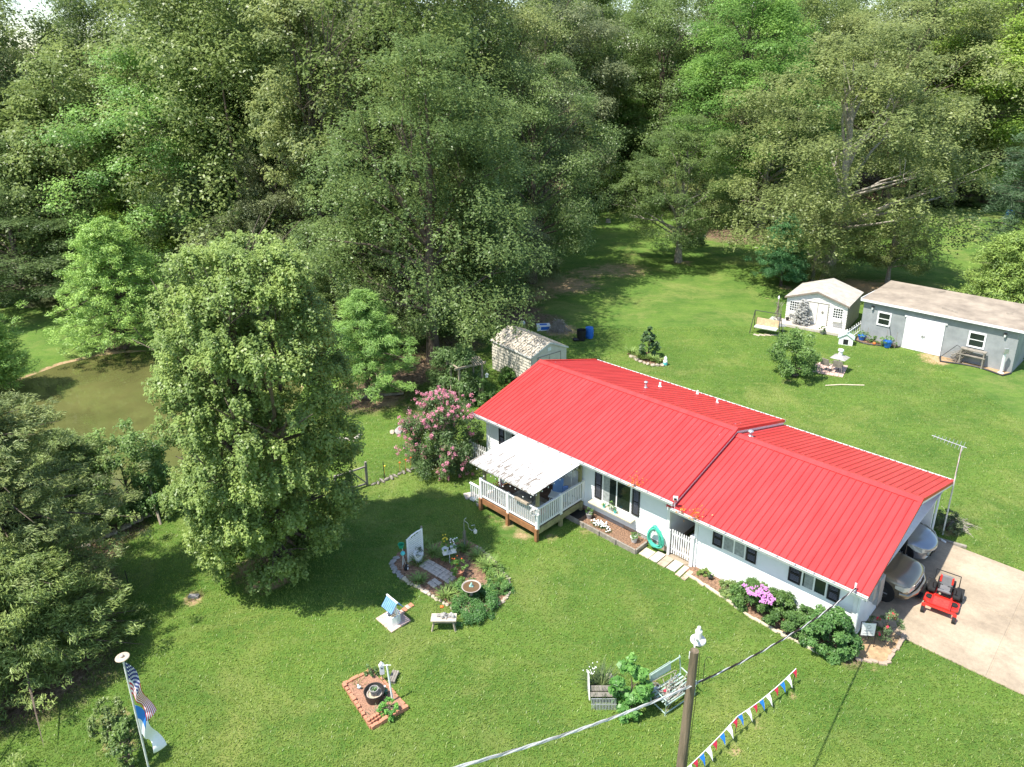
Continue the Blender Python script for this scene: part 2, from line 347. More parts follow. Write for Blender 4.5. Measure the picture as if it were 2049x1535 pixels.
dirt = blobs([(1870, 722, 1.0, .9), (1860, 712, .9, .8), (790, 700, 1.0, .0), (830, 820, 1.4, .6), (770, 800, 1.6, .75), (540, 1152, 1.2, .9), (500, 1140, 1.0, .8), (388, 1196, .5, .9), (1020, 1050, .6, .7), (1045, 1072, .55, .75), (990, 1035, .5, .65), (1100, 1075, .6, .6),
              (1180, 1060, .6, .7), (1215, 1080, .5, .6), (1530, 1260, .35, .6), (1470, 1500, .3, .8), (1520, 1450, .3, .8), (1440, 1510, .25, .8), (1588, 1390, .3, .8), (1745, 1335, .4, .6), (1820, 1290, .3, .5), (1900, 1060, .7, .8),
              (1370, 1330, .2, .3), (225, 1440, .6, .8), (245, 1480, .6, .8), (213, 1500, .5, .6), (1240, 540, 4.0, .7), (1130, 570, 4, .8), (1060, 590, 3, .8), (1180, 545, 3, .7), (1275, 510, 2.5, .5), (1365, 525, 1.8, .7), (1540, 600, 1, .5), (1720, 575, 3.5, .9), (1780, 575, 3, .8), (1630, 560, 2, .6), (1570, 575, 1, .7), (1120, 662, 2, .8), (2000, 470, 3, .3), (1185, 670, .6, .4), (880, 730, 2, .6), (1690, 668, .6, .8), (1575, 765, .7, .6), (230, 700, .9, .5)], X, Y)
litter = blobs([(740, 790, 2.6, .9), (800, 745, 3, .9), (850, 720, 3, .9), (910, 690, 2.5, .7), (1075, 640, 2.6, .6), (1020, 625, 3, .8), (1000, 600, 3, .8), (940, 900, .8, .8), (900, 925, 1.2, .7), (240, 690, 2, .6), (60, 1330, 3, .85), (120, 1180, 2, .8), (150, 1110, 2, .8), (20, 1200, 3, .8), (240, 1060, 1.3, .7), (1700, 1320, .5, .7), (560, 1120, 1.2, .6), (1480, 470, 5, .9), (1400, 462, 4, .8), (1540, 480, 3, .6)], X, Y)
win = inpoly(X, Y, WOODPOLY); wd_ = polydist(X, Y, WOODS, False)
litter = np.maximum(litter, np.where(win, np.clip(.2 + wd_ / 3, 0, 1), np.clip(.5 - wd_ / 3, 0, 1)))
litter = np.maximum(litter, np.where(pin, .0, np.clip(.5 - pd / .5, 0, .5))); dirt = np.maximum(dirt, np.where(pin, 1, np.clip(.5 - pd / .5, 0, 1)))
for P_ in (ISLAND, SQBED, WINGBED): dirt = np.maximum(dirt, np.clip(.7 - polydist(X, Y, P_) / .35, 0, .7))
ny, nx = X.shape; vid = np.arange(nx * ny).reshape(ny, nx)
q = np.stack([vid[:-1, :-1], vid[:-1, 1:], vid[1:, 1:], vid[1:, :-1]], -1).reshape(-1, 4); co = np.stack([X, Y, Z], -1).reshape(-1)
gm = bpy.data.meshes.new('lawn'); gm.vertices.add(nx * ny); gm.vertices.foreach_set('co', co.astype(np.float32)); gm.loops.add(q.size); gm.loops.foreach_set('vertex_index', q.reshape(-1).astype(np.int32))
gm.polygons.add(len(q)); gm.polygons.foreach_set('loop_start', np.arange(0, q.size, 4, dtype=np.int32)); gm.polygons.foreach_set('loop_total', np.full(len(q), 4, np.int32)); gm.polygons.foreach_set('use_smooth', [True] * len(q))
for nm, arr in (('dirt', dirt), ('litter', litter)):
    a = gm.attributes.new(nm, 'FLOAT', 'POINT'); a.data.foreach_set('value', arr.reshape(-1).astype(np.float32))
gm.update()
GRASS_A, GRASS_B, GRASS_C = (.07, .148, .024), (.118, .205, .034), (.24, .26, .078)
def lawnmat():
    m = bpy.data.materials.new('lawn_grass'); m.use_nodes = True; nt = m.node_tree; N = nt.nodes; L = nt.links; p = N['Principled BSDF']
    g = N.new('ShaderNodeNewGeometry')
    def noise(s, d=5, r=.6, v=None, dist=0):
        n = N.new('ShaderNodeTexNoise'); n.inputs['Scale'].default_value = s; n.inputs['Detail'].default_value = d; n.inputs['Roughness'].default_value = r; n.inputs['Distortion'].default_value = dist; L.new(v or g.outputs['Position'], n.inputs['Vector']); return n.outputs[0]
    def ramp(i, a, b):
        n = N.new('ShaderNodeMapRange'); n.inputs[1].default_value = a; n.inputs[2].default_value = b; L.new(i, n.inputs[0]); return n.outputs[0]
    def mix(f, a, b, t='MIX'):
        n = N.new('ShaderNodeMix'); n.data_type = 'RGBA'; n.blend_type = t
        L.new(f, n.inputs[0]) if not isinstance(f, (int, float)) else setattr(n.inputs[0], 'default_value', f)
        for i, c in ((6, a), (7, b)):
            if isinstance(c, tuple): n.inputs[i].default_value = (*c, 1)
            else: L.new(c, n.inputs[i])
        return n.outputs[2]
    def mul(a, b, op='MULTIPLY'):
        n = N.new('ShaderNodeMath'); n.operation = op
        for i, c in ((0, a), (1, b)):
            if isinstance(c, (int, float)): n.inputs[i].default_value = c
            else: L.new(c, n.inputs[i])
        return n.outputs[0]
    c = mix(ramp(noise(.35, 6, .7), .38, .62), GRASS_A, GRASS_B)
    c = mix(mul(ramp(noise(.22, 8, .75, dist=.6), .5, .7), .8), c, GRASS_C)
    c = mix(mul(ramp(noise(2.3, 5, .8), .52, .75), .5), c, GRASS_C)
    st = N.new('ShaderNodeMapping'); st.inputs['Rotation'].default_value = (0, 0, .5); st.inputs['Scale'].default_value = (.5, 4.5, 1); L.new(g.outputs['Position'], st.inputs[0])
    c = mix(mul(ramp(noise(.9, 7, .8, st.outputs[0], .4), .48, .72), .45), c, (.2, .225, .075))
    c = mix(mul(ramp(noise(.55, 6, .75, dist=1), .54, .66), .5), c, (.045, .115, .018))
    c = mix(ramp(noise(36, 4, .9), .36, .64), mix(1.0, c, (.6, .63, .58), 'MULTIPLY'), mix(1.0, c, (1.35, 1.28, 1.35), 'MULTIPLY'))
    sc_ = N.new('ShaderNodeVectorMath'); sc_.operation = 'MULTIPLY'; sc_.inputs[1].default_value = (1, 1, 1); L.new(g.outputs['Position'], sc_.inputs[0])
    c = mix(mul(ramp(noise(9, 5, .9), .62, .75), .25), c, (.3, .3, .14))
    at_ = N.new('ShaderNodeAttribute'); at_.attribute_name = 'dirt'; al = N.new('ShaderNodeAttribute'); al.attribute_name = 'litter'
    soil = mix(ramp(noise(7, 6, .8), .35, .65), (.34, .21, .11), (.52, .38, .23))
    lit = mix(ramp(noise(5, 6, .85), .4, .62), (.06, .038, .022), (.3, .21, .14))
    n1 = noise(1.6, 7, .8); n2 = noise(.9, 7, .85)
    c = mix(ramp(mul(al.outputs['Fac'], mul(n2, -.5, 'ADD'), 'ADD'), .32, .62), c, lit)
    c = mix(ramp(mul(at_.outputs['Fac'], mul(mul(n1, -.5, 'ADD'), 1.5), 'ADD'), .5, .85), c, soil)
    L.new(c, p.inputs['Base Color']); p.inputs['Roughness'].default_value = .9; p.inputs['Specular IOR Level'].default_value = .15
    b = N.new('ShaderNodeBump'); b.inputs['Strength'].default_value = .8; b.inputs['Distance'].default_value = .05; L.new(noise(22, 4, .8), b.inputs['Height']); L.new(b.outputs[0], p.inputs['Normal'])
    return m
gm.materials.append(lawnmat()); ground = bpy.data.objects.new('lawn', gm); COL.objects.link(ground); struct(ground)
# pond water
def watermat():
    m = mat('pond_water', (.12, .118, .04), .04, .15, .25, spec=.9, col2=(.08, .085, .028)); N = m.node_tree.nodes; L = m.node_tree.links
    n = N.new('ShaderNodeTexNoise'); n.inputs['Scale'].default_value = 2.5; n.inputs['Detail'].default_value = 3; tc = N.new('ShaderNodeTexCoord'); L.new(tc.outputs['Object'], n.inputs['Vector'])
    b = N.new('ShaderNodeBump'); b.inputs['Strength'].default_value = .06; b.inputs['Distance'].default_value = .05; L.new(n.outputs[0], b.inputs['Height']); L.new(b.outputs[0], N['Principled BSDF'].inputs['Normal']); return m
cx_ = sum(p[0] for p in POND) / len(POND); cy_ = sum(p[1] for p in POND) / len(POND)
w = MB().poly([(cx_ + (x - cx_) * 1.03, cy_ + (y - cy_) * 1.03, -.2) for x, y in ccw(POND)]).build('pond_water', watermat()); struct(w)
# driveway
HA = -.7789; HO = Vector((-.1021 * CAM_H, 1.7303 * CAM_H, 0)); UL = Vector((math.cos(HA), math.sin(HA), 0)); VL = Vector((-math.sin(HA), math.cos(HA), 0))
def hw(u, v, z=0): return HO + UL * u + VL * v + Vector((0, 0, z))
conc = mat('concrete', (.39, .315, .225), .9, .2, .45, .35, 40, col2=(.22, .175, .125)); N = conc.node_tree.nodes; L = conc.node_tree.links
nz = N.new('ShaderNodeTexNoise'); nz.inputs['Scale'].default_value = 9; nz.inputs['Detail'].default_value = 8; nz.inputs['Roughness'].default_value = .8; tcn = N.new('ShaderNodeTexCoord'); L.new(tcn.outputs['Object'], nz.inputs['Vector'])
mp = N.new('ShaderNodeMapRange'); mp.inputs[1].default_value = .35; mp.inputs[2].default_value = .65; mp.inputs[3].default_value = .84; mp.inputs[4].default_value = 1.12; L.new(nz.outputs[0], mp.inputs[0])
mx = N.new('ShaderNodeMix'); mx.data_type = 'RGBA'; mx.blend_type = 'MULTIPLY'; mx.inputs[0].default_value = 1; src = N['Principled BSDF'].inputs['Base Color'].links[0].from_socket
L.new(src, mx.inputs[6]); L.new(mp.outputs[0], mx.inputs[7]); L.new(mx.outputs[2], N['Principled BSDF'].inputs['Base Color'])
mb = MB(); g_ = .022
us = [10.0, 13.3, 16.65, 20.0, 23.4, 26.8, 30.2]; vs_ = [(1.95, 5.18), (5.2, 8.3)]
for i in range(len(us) - 1):
    for v0, v1 in vs_: mb.prism([(us[i] + g_, v0 + g_), (us[i + 1] - g_, v0 + g_), (us[i + 1] - g_, v1 - g_), (us[i] + g_, v1 - g_)], -.05, .05)
mb.prism([(10.0, 1.95), (30.2, 1.95), (30.2, 8.3), (10.0, 8.3)], -.06, .035)
d = mb.build('driveway', conc, loc=HO, rot=HA, bevel=.012); struct(d)
# planting beds
def bedobj(name, P, z0, z1, m): return struct(MB().prism(ccw(P), z0, z1).build(name, m))
bedobj('mulch_bed', ISLAND, -.05, .03, M['mulch']); bedobj('mulch_bed', SQBED, -.05, .05, mat('red_mulch', (.36, .2, .13), .95, .4, 22, .9, 60, col2=(.17, .09, .06)))
bedobj('mulch_bed', WINGBED, -.05, .03, M['mulch']); bedobj('soil_bed', ROSEBED, -.05, .025, M['soil'])

# grass blades standing on the near lawn
NOGRASS = [ISLAND, SQBED, WINGBED, ROSEBED, POND, [tuple(hw(u, v)[:2]) for u, v in ((0, 0.2), (3, -2.3), (6, -2.3), (6.2, -.3), (10.2, -.3), (12, -.2), (16.6, .3), (16.6, 1.95), (31, 1.95), (31, 8.3), (17, 8.3), (17, 8.5), (0, 8.5))]]
def grass(n, x0, x1, y0, y1, seed, ln, wd):
    g = np.random.default_rng(seed); x = g.uniform(x0, x1, n); y = y0 + (y1 - y0) * g.random(n) ** 1.35; k = np.ones(n, bool)
    for P_ in NOGRASS: k &= ~inpoly(x, y, P_)
    lt = blobs([(740, 790, 2.2, 1), (800, 745, 3, 1), (60, 1330, 2.5, 1), (540, 1152, 1.1, 1), (225, 1450, .6, 1), (1035, 1062, .9, 1)], x, y); k &= lt < .6
    px = (x * FOC) / (y * math.cos(PITCH) + CAM_H * math.sin(PITCH)); k &= np.abs(px) < 1080
    x, y = x[k], y[k]; n = len(x); s = g.uniform(.5, 1.3, n) * ln; a = g.random(n) * 6.28; lean = g.uniform(.3, .95, n)
    ax = np.stack([np.cos(a) * lean, np.sin(a) * lean, np.ones(n) * .8], 1); nr = np.stack([-np.cos(a), -np.sin(a), lean * 1.2], 1) + uvec(g, n) * .35
    pos = np.stack([x, y, s * .34], 1); patch = .5 + .22 * np.sin(x * .55 + 1.3 * np.sin(y * .3)) + .22 * np.sin(y * .5 + x * .23)
    return pos, nr, ax, s, wd * g.uniform(.7, 1.3, n), np.clip(.4 * patch + .6 * g.random(n), 0, 1)
ga = grass(520000, -22, 26, 13.2, 48, 5, .09, .018)
go = bpy.data.objects.new('grass', leafmesh('grass', *ga, M['leaf'])); COL.objects.link(go); go.color = (.13, .195, .036, 1); struct(go, 'stuff')

# ---------------------------------------------------------------- trees
T_DARK, T_MID, T_LIGHT, T_OLIVE, T_GREY, T_YEL, T_BLUE = (.08, .125, .045), (.104, .16, .052), (.13, .24, .06), (.15, .19, .068), (.135, .165, .08), (.16, .25, .045), (.08, .14, .058)
PROTO = []
specs = [(11, round_prof, 6.0, 150, .22, 3.2), (12, dome_prof, 6.0, 170, .21, 2.5), (13, egg_prof, 5.6, 150, .23, 4.0), (14, round_prof, 6.4, 190, .2, 2.0), (15, dome_prof, 5.6, 140, .24, 3.0)]
for sd0, pf, rd, nc, lf, bs in specs:
    A = broadleaf(sd0, 20, rd, bs, nc, 78000, lf * .76, pf, clump=(.15, .27), lobes=.26)
    PROTO.append((leafmesh('crown', *A[:6], M['leaf']), A, trunk_mb(sd0, 20, .34, A[6], 26, twig=2), None))
TM = []
for me, A, tb, _ in PROTO:
    o = tb.build('trunk', M['bark']); TM.append(o.data); bpy.data.objects.remove(o)
def wtree(px, py, top, wpx, k, color, label, cat='tree', name='broadleaf_tree', group=None, hk=1.0, world=None):
    P = at(px, py) if world is None else Vector(world); h = height_to(P, top) * hk; wd = mpx(P, wpx) / 11.5
    t = thing(name, label, cat, P, R.random() * 6.28, group); t.scale = (wd, wd, h / 20)
    for nm, me in (('trunk', TM[k]), ('crown', PROTO[k][0])):
        o = bpy.data.objects.new(nm, me); COL.objects.link(o); o.parent = t
        if nm == 'crown': o.color = (*color, 1)
        elif 'pecan' in label or 'pale straight' in label: o.material_slots[0].link = 'OBJECT'; o.material_slots[0].material = M['deadwood']
    return t
WT = [
 (60, 612, 385, 300, 0, T_DARK, 'dark green spreading tree above the shaded grass beyond the pond'),
 (385, 585, 78, 340, 1, T_LIGHT, 'tall light green round-crowned tree in the left woods, brightest of the upper left'),
 (318, 592, 352, 185, 2, T_YEL, 'small bright yellow-green maple behind the feathery cypress'),
 (505, 628, 425, 230, 3, T_GREY, 'low grey-green tree just left behind the big lawn maple top'),
 (185, 556, 160, 300, 2, T_MID, 'mid green bushy tree above the dark spreading tree by the pond'),
 (30, 545, -20, 230, 4, T_OLIVE, 'tall thin-crowned olive tree at the far upper left edge of the woods'),
 (560, 560, 40, 210, 0, T_MID, 'narrow mid green tree left of the bare-trunked tall tree'),
 (600, 620, 250, 190, 4, T_GREY, 'grey-green tree low between the lawn maple and the young pine'),
 (735, 655, 300, 230, 2, T_MID, 'mid green tree leaning out above the young bright pine'),
 (868, 722, 80, 375, 3, T_MID, 'large green oak whose forked trunk stands behind the round shrub and arbor'),
 (1065, 566, 110, 265, 1, T_MID, 'large oak with thick dark trunk at the left edge of the back lawn'),
 (960, 600, 330, 190, 0, T_GREY, 'grey-green tree filling the gap between the two large oaks'),
 (1357, 524, 235, 205, 2, T_MID, 'single oak with pale straight trunk standing out on the back lawn'),
 (1655, 566, 50, 390, 1, T_OLIVE, 'huge olive-green pecan with bare grey limbs behind the white garden shed'),
 (1520, 455, 150, 260, 3, T_OLIVE, 'olive-green tree merging with the left side of the huge pecan'),
 (1900, 408, 10, 260, 3, T_OLIVE, 'olive-green tree rising right behind the huge pecan'),
 (1470, 446, -50, 300, 2, T_LIGHT, 'tall fresh green tree above the dark gap in the back woods'),
 (1310, 416, -30, 250, 1, T_MID, 'tall mid green tree straight behind the pale-trunked lawn oak'),
 (1190, 404, -20, 240, 4, T_MID, 'green tree behind the sunny end of the back lawn'),
 (1245, 408, 200, 190, 2, T_LIGHT, 'low light green tree right of the thick-trunked oak'),
 (1770, 412, -60, 330, 0, T_OLIVE, 'tall yellowish-green tree in the upper right woods'),
 (1975, 408, -60, 330, 4, T_YEL, 'yellow-green tall tree in the top right corner'),
 (470, 520, -60, 280, 3, T_DARK, 'dark green tall tree behind the light green round-crowned tree'),
 (690, 530, -70, 240, 0, T_YEL, 'sunlit yellow-green tree behind the tall bare-trunked tree'),
 (830, 540, -60, 280, 2, T_GREY, 'tall grey-green tree above the forked-trunk oak'),
 (985, 500, -60, 270, 3, T_OLIVE, 'tall olive-grey tree above the thick-trunked oak'),
 (1095, 430, -70, 260, 0, T_GREY, 'tall drooping grey-green tree in the upper centre of the woods'),
 (240, 500, -12, 200, 1, T_DARK, 'dark tree right of the gap of sky'),
 (620, 690, 545, 130, 0, T_MID, 'small green tree behind the right shoulder of the lawn maple'),
 (948, 655, 250, 230, 2, T_MID, 'low green tree drooping over the shade beside the metal shed'),
 (1035, 610, 430, 120, 3, T_GREY, 'small grey-green tree at the foot of the thick-trunked oak'),
 (800, 690, 480, 160, 4, T_GREY, 'grey-green understorey tree right behind the young pine'),
 (1775, 566, 380, 130, 2, T_OLIVE, 'olive tree drooping close to the grass right of the huge pecan trunk'),
 (420, 610, 300, 150, 1, T_DARK, 'dark green tree between the yellow-green maple and the grey-green tree'),
 (1625, 566, 400, 130, 3, T_OLIVE, 'small olive tree at the left foot of the huge pecan'),
]
for a in WT: wtree(*a)
# tall bare-trunked tree (its trunk shows through a thin crown)
P = at(690, 655); h = height_to(P, -20); A = broadleaf(41, h, 3.6, h * .42, 95, 26000, .21, round_prof, clump=(.2, .34), shell=.9)
make_tree('tall_tree', 'tall thin tree whose bare leaning trunk shows through the leaves above the young pine', 'tree', P, trunk_mb(41, h, .34, A[6], 34, lean=-.09, twig=3), (A[0] + np.stack([-.09 * A[0][:, 2], 0 * A[0][:, 2], 0 * A[0][:, 2]], 1),) + A[1:6], M['leaf'], T_OLIVE)
# vines on that trunk
# lawn maple, the hero tree
P = at(545, 1150); h = height_to(P, 488)
A = broadleaf(21, h, 2.8, .8, 480, 250000, .09, lambda t: float(np.interp(t, [0, .12, .3, .45, .7, .9, 1], [.5, .86, 1.0, 1.04, .98, .76, .42])), clump=(.1, .2), lobes=.17, flat=.8, wr=.75)
C = A[6]; sh = np.stack([.03 * np.clip(A[0][:, 2], 0, 12) + .05, 0 * A[0][:, 2], 0 * A[0][:, 2]], 1)
make_tree('maple_tree', 'big bushy maple with foliage down to the grass in the middle of the left lawn', 'tree', P, trunk_mb(21, h, .3, C, 60, lean=.0, twig=2), (A[0] + sh,) + A[1:6], M['leaf'], (.155, .225, .066))
# red cedars on the left edge
for i, (px, py, top, wpx, col_, lab, sd0) in enumerate([
    (40, 1235, 800, 360, (.115, .152, .05), 'large dark green red cedar at the left edge beside the pond', 31),
    (55, 1335, 1110, 330, (.115, .165, .045), 'lower sunlit cedar in front of the large dark cedar at the left edge', 32),
    (-190, 1420, 1000, 330, (.1, .15, .045), 'cedar standing just beyond the lower left edge, shading the lawn corner', 34),
    (150, 1060, 870, 170, (.115, .165, .05), 'smaller cedar right behind the large dark cedar, by the near pond bank', 33)]):
    P = at(px, py); h = height_to(P, top); rad = mpx(P, wpx) / 2
    mb, *arr = conifer(sd0, h, rad, 140 if i < 3 else 80, 80, .16, .03, base=.14, up=.32, droop=.6, tuftsz=.24, along=12, spread=.55, power=.55, jit=.55)
    make_tree('cedar_tree', lab, 'cedar', P, mb, arr, M['needle'], col_)
# feathery cypresses at the pond
for i, (px, py, top, wpx, lab, sd0) in enumerate([(252, 697, 440, 235, 'light green feathery cypress on the far pond bank', 35), (-30, 790, 565, 170, 'feathery cypress cut by the left edge at the pond end', 36)]):
    P = at(px, py); h = height_to(P, top); rad = mpx(P, wpx) / 2
    mb, *arr = conifer(sd0, h, rad, 130, 70, .2, .045, base=.12, up=.3, droop=.5, tuftsz=.32, along=9, spread=.5, power=.65)
    make_tree('cypress_tree', lab, 'cypress', P, mb, arr, M['needle'], (.16, .27, .06))
# pines
for i, (px, py, top, wpx, lab, sd0, col_) in enumerate([(738, 800, 588, 235, 'young bright green pine with tufted branches left of the round shrub', 37, (.12, .22, .05)), (1562, 572, 430, 110, 'young bluish pine left of the white garden shed', 38, (.055, .15, .055)),
    (2075, 545, 170, 250, 'dark tall pine cut by the right edge of the photo', 39, (.045, .085, .035))]):
    P = at(px, py); h = height_to(P, top); rad = mpx(P, wpx) / 2
    mb, *arr = conifer(sd0, h, rad, 52 if i < 2 else 80, 120, .3 if i < 2 else .4, .03 if i < 2 else .05, base=.08, up=.45, droop=.35, tuftsz=.34 if i < 2 else .6, along=6, spread=.4, power=.7)
    make_tree('pine_tree', lab, 'pine', P, mb, arr, M['needle'], col_)
P = at(2012, 640); h = height_to(P, 470)
mb, *arr = conifer(40, h, mpx(P, 210) / 2, 110, 60, .22, .06, base=.03, up=.3, droop=.3, tuftsz=.4, along=9, spread=.5, power=.6)
make_tree('cedar_tree', 'yellow-green cedar behind the right end of the grey workshop', 'cedar', P, mb, arr, M['needle'], (.12, .19, .04))
# smaller broadleaf plants
def shrub(px, py, top, wpx, n, leaf, color, label, cat='shrub', name='shrub', seed=1, prof=None, base=.05, group=None, nc=40, tr=.04, z=0, wr=.55, clump=(.18, .3), P=None, lm='leaf', hh=None, rad=None):
    P = P or at(px, py, z); h = hh or height_to(P, top); rad = rad or mpx(P, wpx) / 2
    A = broadleaf(seed, h, rad, h * base, nc, n, leaf, prof or dome_prof, clump=clump, flat=.8, wr=wr)
    return make_tree(name, label, cat, P, trunk_mb(seed, h * .62, tr * .6, A[6] * [1, 1, .8], 12, fork=.1), A[:6], M[lm], color, group, crown='foliage', trunk='stems'), A, h, rad
shrub(912, 792, 697, 112, 15000, .11, (.1, .17, .06), 'large rounded shrub behind the wooden arbor', seed=51, nc=60)
shrub(1012, 764, 736, 36, 2500, .09, (.1, .2, .05), 'small green bush against the side of the beige metal shed', seed=52)
shrub(960, 805, 755, 50, 3500, .09, (.075, .15, .04), 'leafy climbing shrub under the wooden arbor', seed=53, prof=egg_prof)
T_, A_, h_, r_ = shrub(890, 926, 790, 138, 34000, .08, (.075, .13, .045), 'crape myrtle covered in pink blossom at the left house corner', 'crape myrtle', 'crape_myrtle', seed=54, prof=egg_prof, nc=130, clump=(.17, .26), tr=.05)
g = np.random.default_rng(9); C = A_[6]; cr = A_[7]; outd = C - np.array([0, 0, h_ * .45]); outd /= np.linalg.norm(outd, axis=1)[:, None]
sel = g.choice(len(C), 85, replace=False, p=(lambda w_: w_ / w_.sum())(np.clip(outd[:, 2] + .7 - outd[:, 0] * .5, .05, None)))
bp = []
for i in sel:
    for _ in range(4):
        c0 = C[i] + (outd[i] + g.normal(size=3) * .45) * cr[i] * .95; n_ = 34; bp.append(c0 + g.normal(size=(n_, 3)) * .04)
bp = np.concatenate(bp); n_ = len(bp); fm = leafmesh('blossom', bp, uvec(g, n_) + [0, 0, .5], uvec(g, n_), .055, .045, g.random(n_), M['leaf']); fo = bpy.data.objects.new('blossom', fm); COL.objects.link(fo); fo.parent = T_; fo.color = (.52, .25, .29, 1)
shrub(1590, 752, 664, 98, 9000, .12, (.1, .18, .05), 'small bushy tree beside the pink patio in the back yard', 'tree', 'small_tree', seed=55, tr=.07, prof=egg_prof, base=.22, nc=50)
shrub(1297, 716, 650, 42, 1500, .17, (.07, .13, .05), 'magnolia sapling in the small island bed behind the house', 'sapling', 'magnolia_sapling', seed=56, prof=cone_prof, nc=28, tr=.04)
shrub(262, 1020, 850, 150, 14000, .11, (.12, .2, .06), 'pale green young tree leaning over the near pond bank', 'tree', 'young_tree', seed=57, prof=egg_prof, nc=60, tr=.05)
shrub(318, 1025, 935, 90, 7000, .1, (.09, .17, .05), 'leafy bush behind the lamp post with black cap', seed=58, nc=40)
shrub(1262, 1420, 1322, 76, 2600, .14, (.09, .22, .05), 'fig bush with big lobed leaves beside the slatted trough', 'fig bush', 'fig_bush', seed=59, nc=30, prof=egg_prof, wr=.8, tr=.02)
shrub(1655, 1300, 1224, 84, 21000, .07 * 1.1, (.07, .16, .045), 'dense evergreen shrub at the right front corner of the house', 'shrub', 'evergreen_shrub', seed=60, nc=60)
shrub(1602, 1268, 1216, 60, 10500, .08 * 1.1, (.08, .16, .045), 'feathery green shrub between the pink flowers and the evergreen shrub', seed=61, nc=50, wr=.3)
shrub(1500, 1214, 1166, 66, 13500, .08 * 1.1, (.085, .17, .045), 'green flower shrub under the first wing window', seed=62, nc=60, wr=.3)
shrub(1552, 1240, 1188, 66, 11250, .08 * 1.1, (.075, .15, .04), 'green bushy plant left of the feathery shrub', seed=63, nc=50, wr=.3)
shrub(1462, 1188, 1172, 50, 2500, .06, (.15, .22, .07), 'low pale green plant with white specks by the bed edge', 'plant', 'low_plant', seed=64)
shrub(1408, 1150, 1138, 20, 700, .07, (.13, .2, .05), 'small green plant right of the gate post', 'plant', 'low_plant', seed=65)
shrub(1895, 1062, 1022, 46, 1800, .07, (.1, .13, .06), 'scraggly shrub at the foot of the antenna mast', seed=66)
shrub(1378, 490, 462, 55, 2500, .2, (.035, .07, .025), 'dark round bush beside the pale-trunked lawn oak', seed=67)
shrub(225, 1475, 1392, 62, 5500, .06, (.13, .19, .06), 'tangled climbing rose left of the flagpole', 'climbing rose', 'climbing_rose', seed=68, nc=34, prof=egg_prof)
shrub(262, 1535, 1440, 62, 5000, .06, (.11, .18, .05), 'low rose growth right under the hanging flags', 'climbing rose', 'climbing_rose', seed=69, nc=34)
shrub(2040, 715, 690, 40, 1500, .1, (.09, .18, .045), 'green plant by the right end of the grey workshop', 'plant', 'low_plant', seed=70)
tops = [(1140, 410, 380, 90), (1215, 406, 378, 80), (1290, 410, 375, 90), (1440, 444, 400, 110), (1530, 446, 410, 100), (1850, 410, 375, 110), (1940, 410, 378, 110), (660, 700, 620, 90), (760, 700, 600, 90), (1100, 555, 520, 40), (470, 690, 600, 90), (130, 605, 560, 110), (20, 600, 545, 120)]
wl_ = ['below the green tree at the lawn end', 'beside the green tree at the lawn end', 'left behind the pale-trunked oak', 'in the dark gap right of the pale-trunked oak', 'left of the young bluish pine', 'at the far lawn edge beyond the grey workshop', 'at the far lawn edge near the right side', 'behind the right edge of the lawn maple', 'behind the young bright pine', 'right beside the thick dark oak trunk', 'behind the top of the lawn maple', 'in the shade beyond the pond', 'at the left edge beyond the pond']
for i, (px, py, top, wpx) in enumerate(tops):
    wtree(px, py, top, wpx, i % 5, [T_MID, T_DARK, T_GREY][i % 3], 'leafy undergrowth bush ' + wl_[i], 'bush', 'woodland_bush', 'undergrowth bushes at the woodland edge')
# the woods behind, one mass
def woods():
    g = np.random.default_rng(77); out = [[] for _ in range(6)]; px, py = np.array([p[0] for p in WOODS]), np.array([p[1] for p in WOODS]); small = []
    for sd0, pf, rd, nc, lf, bs in specs[:3]: small.append(broadleaf(sd0 + 40, 20, rd, bs * .8, 110, 19000, .27, pf, clump=(.2, .32)))
    pts = []
    for gx in np.arange(-108, 104, 6.2):
        y0 = np.interp(gx, px, py) if px[0] < gx < px[-1] else 95
        for row in range(5):
            x = gx + g.uniform(-2.5, 2.5); y = y0 + (9 if gx > 2 else 5) + row * 7 + g.uniform(-2, 2)
            if abs(x) > y * .8 + 14 or y > 150: continue
            pts.append((x, y))
    for i, (x, y) in enumerate(pts):
        A = small[i % 3]; h = g.uniform(1.35, 1.6); w_ = g.uniform(.75, 1.05); a = g.random() * 6.28; c, s = math.cos(a), math.sin(a)
        if (x < -33 and y > 55) and (-58 < x * 90 / y < -49): h *= .6
        Rm = np.array([[c, -s, 0], [s, c, 0], [0, 0, 1]]); k = np.array([w_, w_, h])
        out[0].append((A[0] * k) @ Rm.T + np.array([x, y, 0])); out[1].append(A[1] @ Rm.T); out[2].append(A[2] @ Rm.T); out[3].append(A[3]); out[4].append(A[4]); out[5].append(np.clip(A[5] * .7 + g.random() * .3, 0, 1))
    me = leafmesh('woodland', *[np.concatenate(o) for o in out], M['leaf']); o = bpy.data.objects.new('woodland', me); COL.objects.link(o); o.color = (.125, .175, .055, 1); struct(o, 'stuff')
    mb = MB()
    for x, y in pts: mb.tube([(x, y, 0), (x + .2, y, 9), (x, y, 17)], [.22, .16, .06], 6)
    o2 = mb.build('woodland_trunks', M['bark']); struct(o2, 'stuff')
woods()
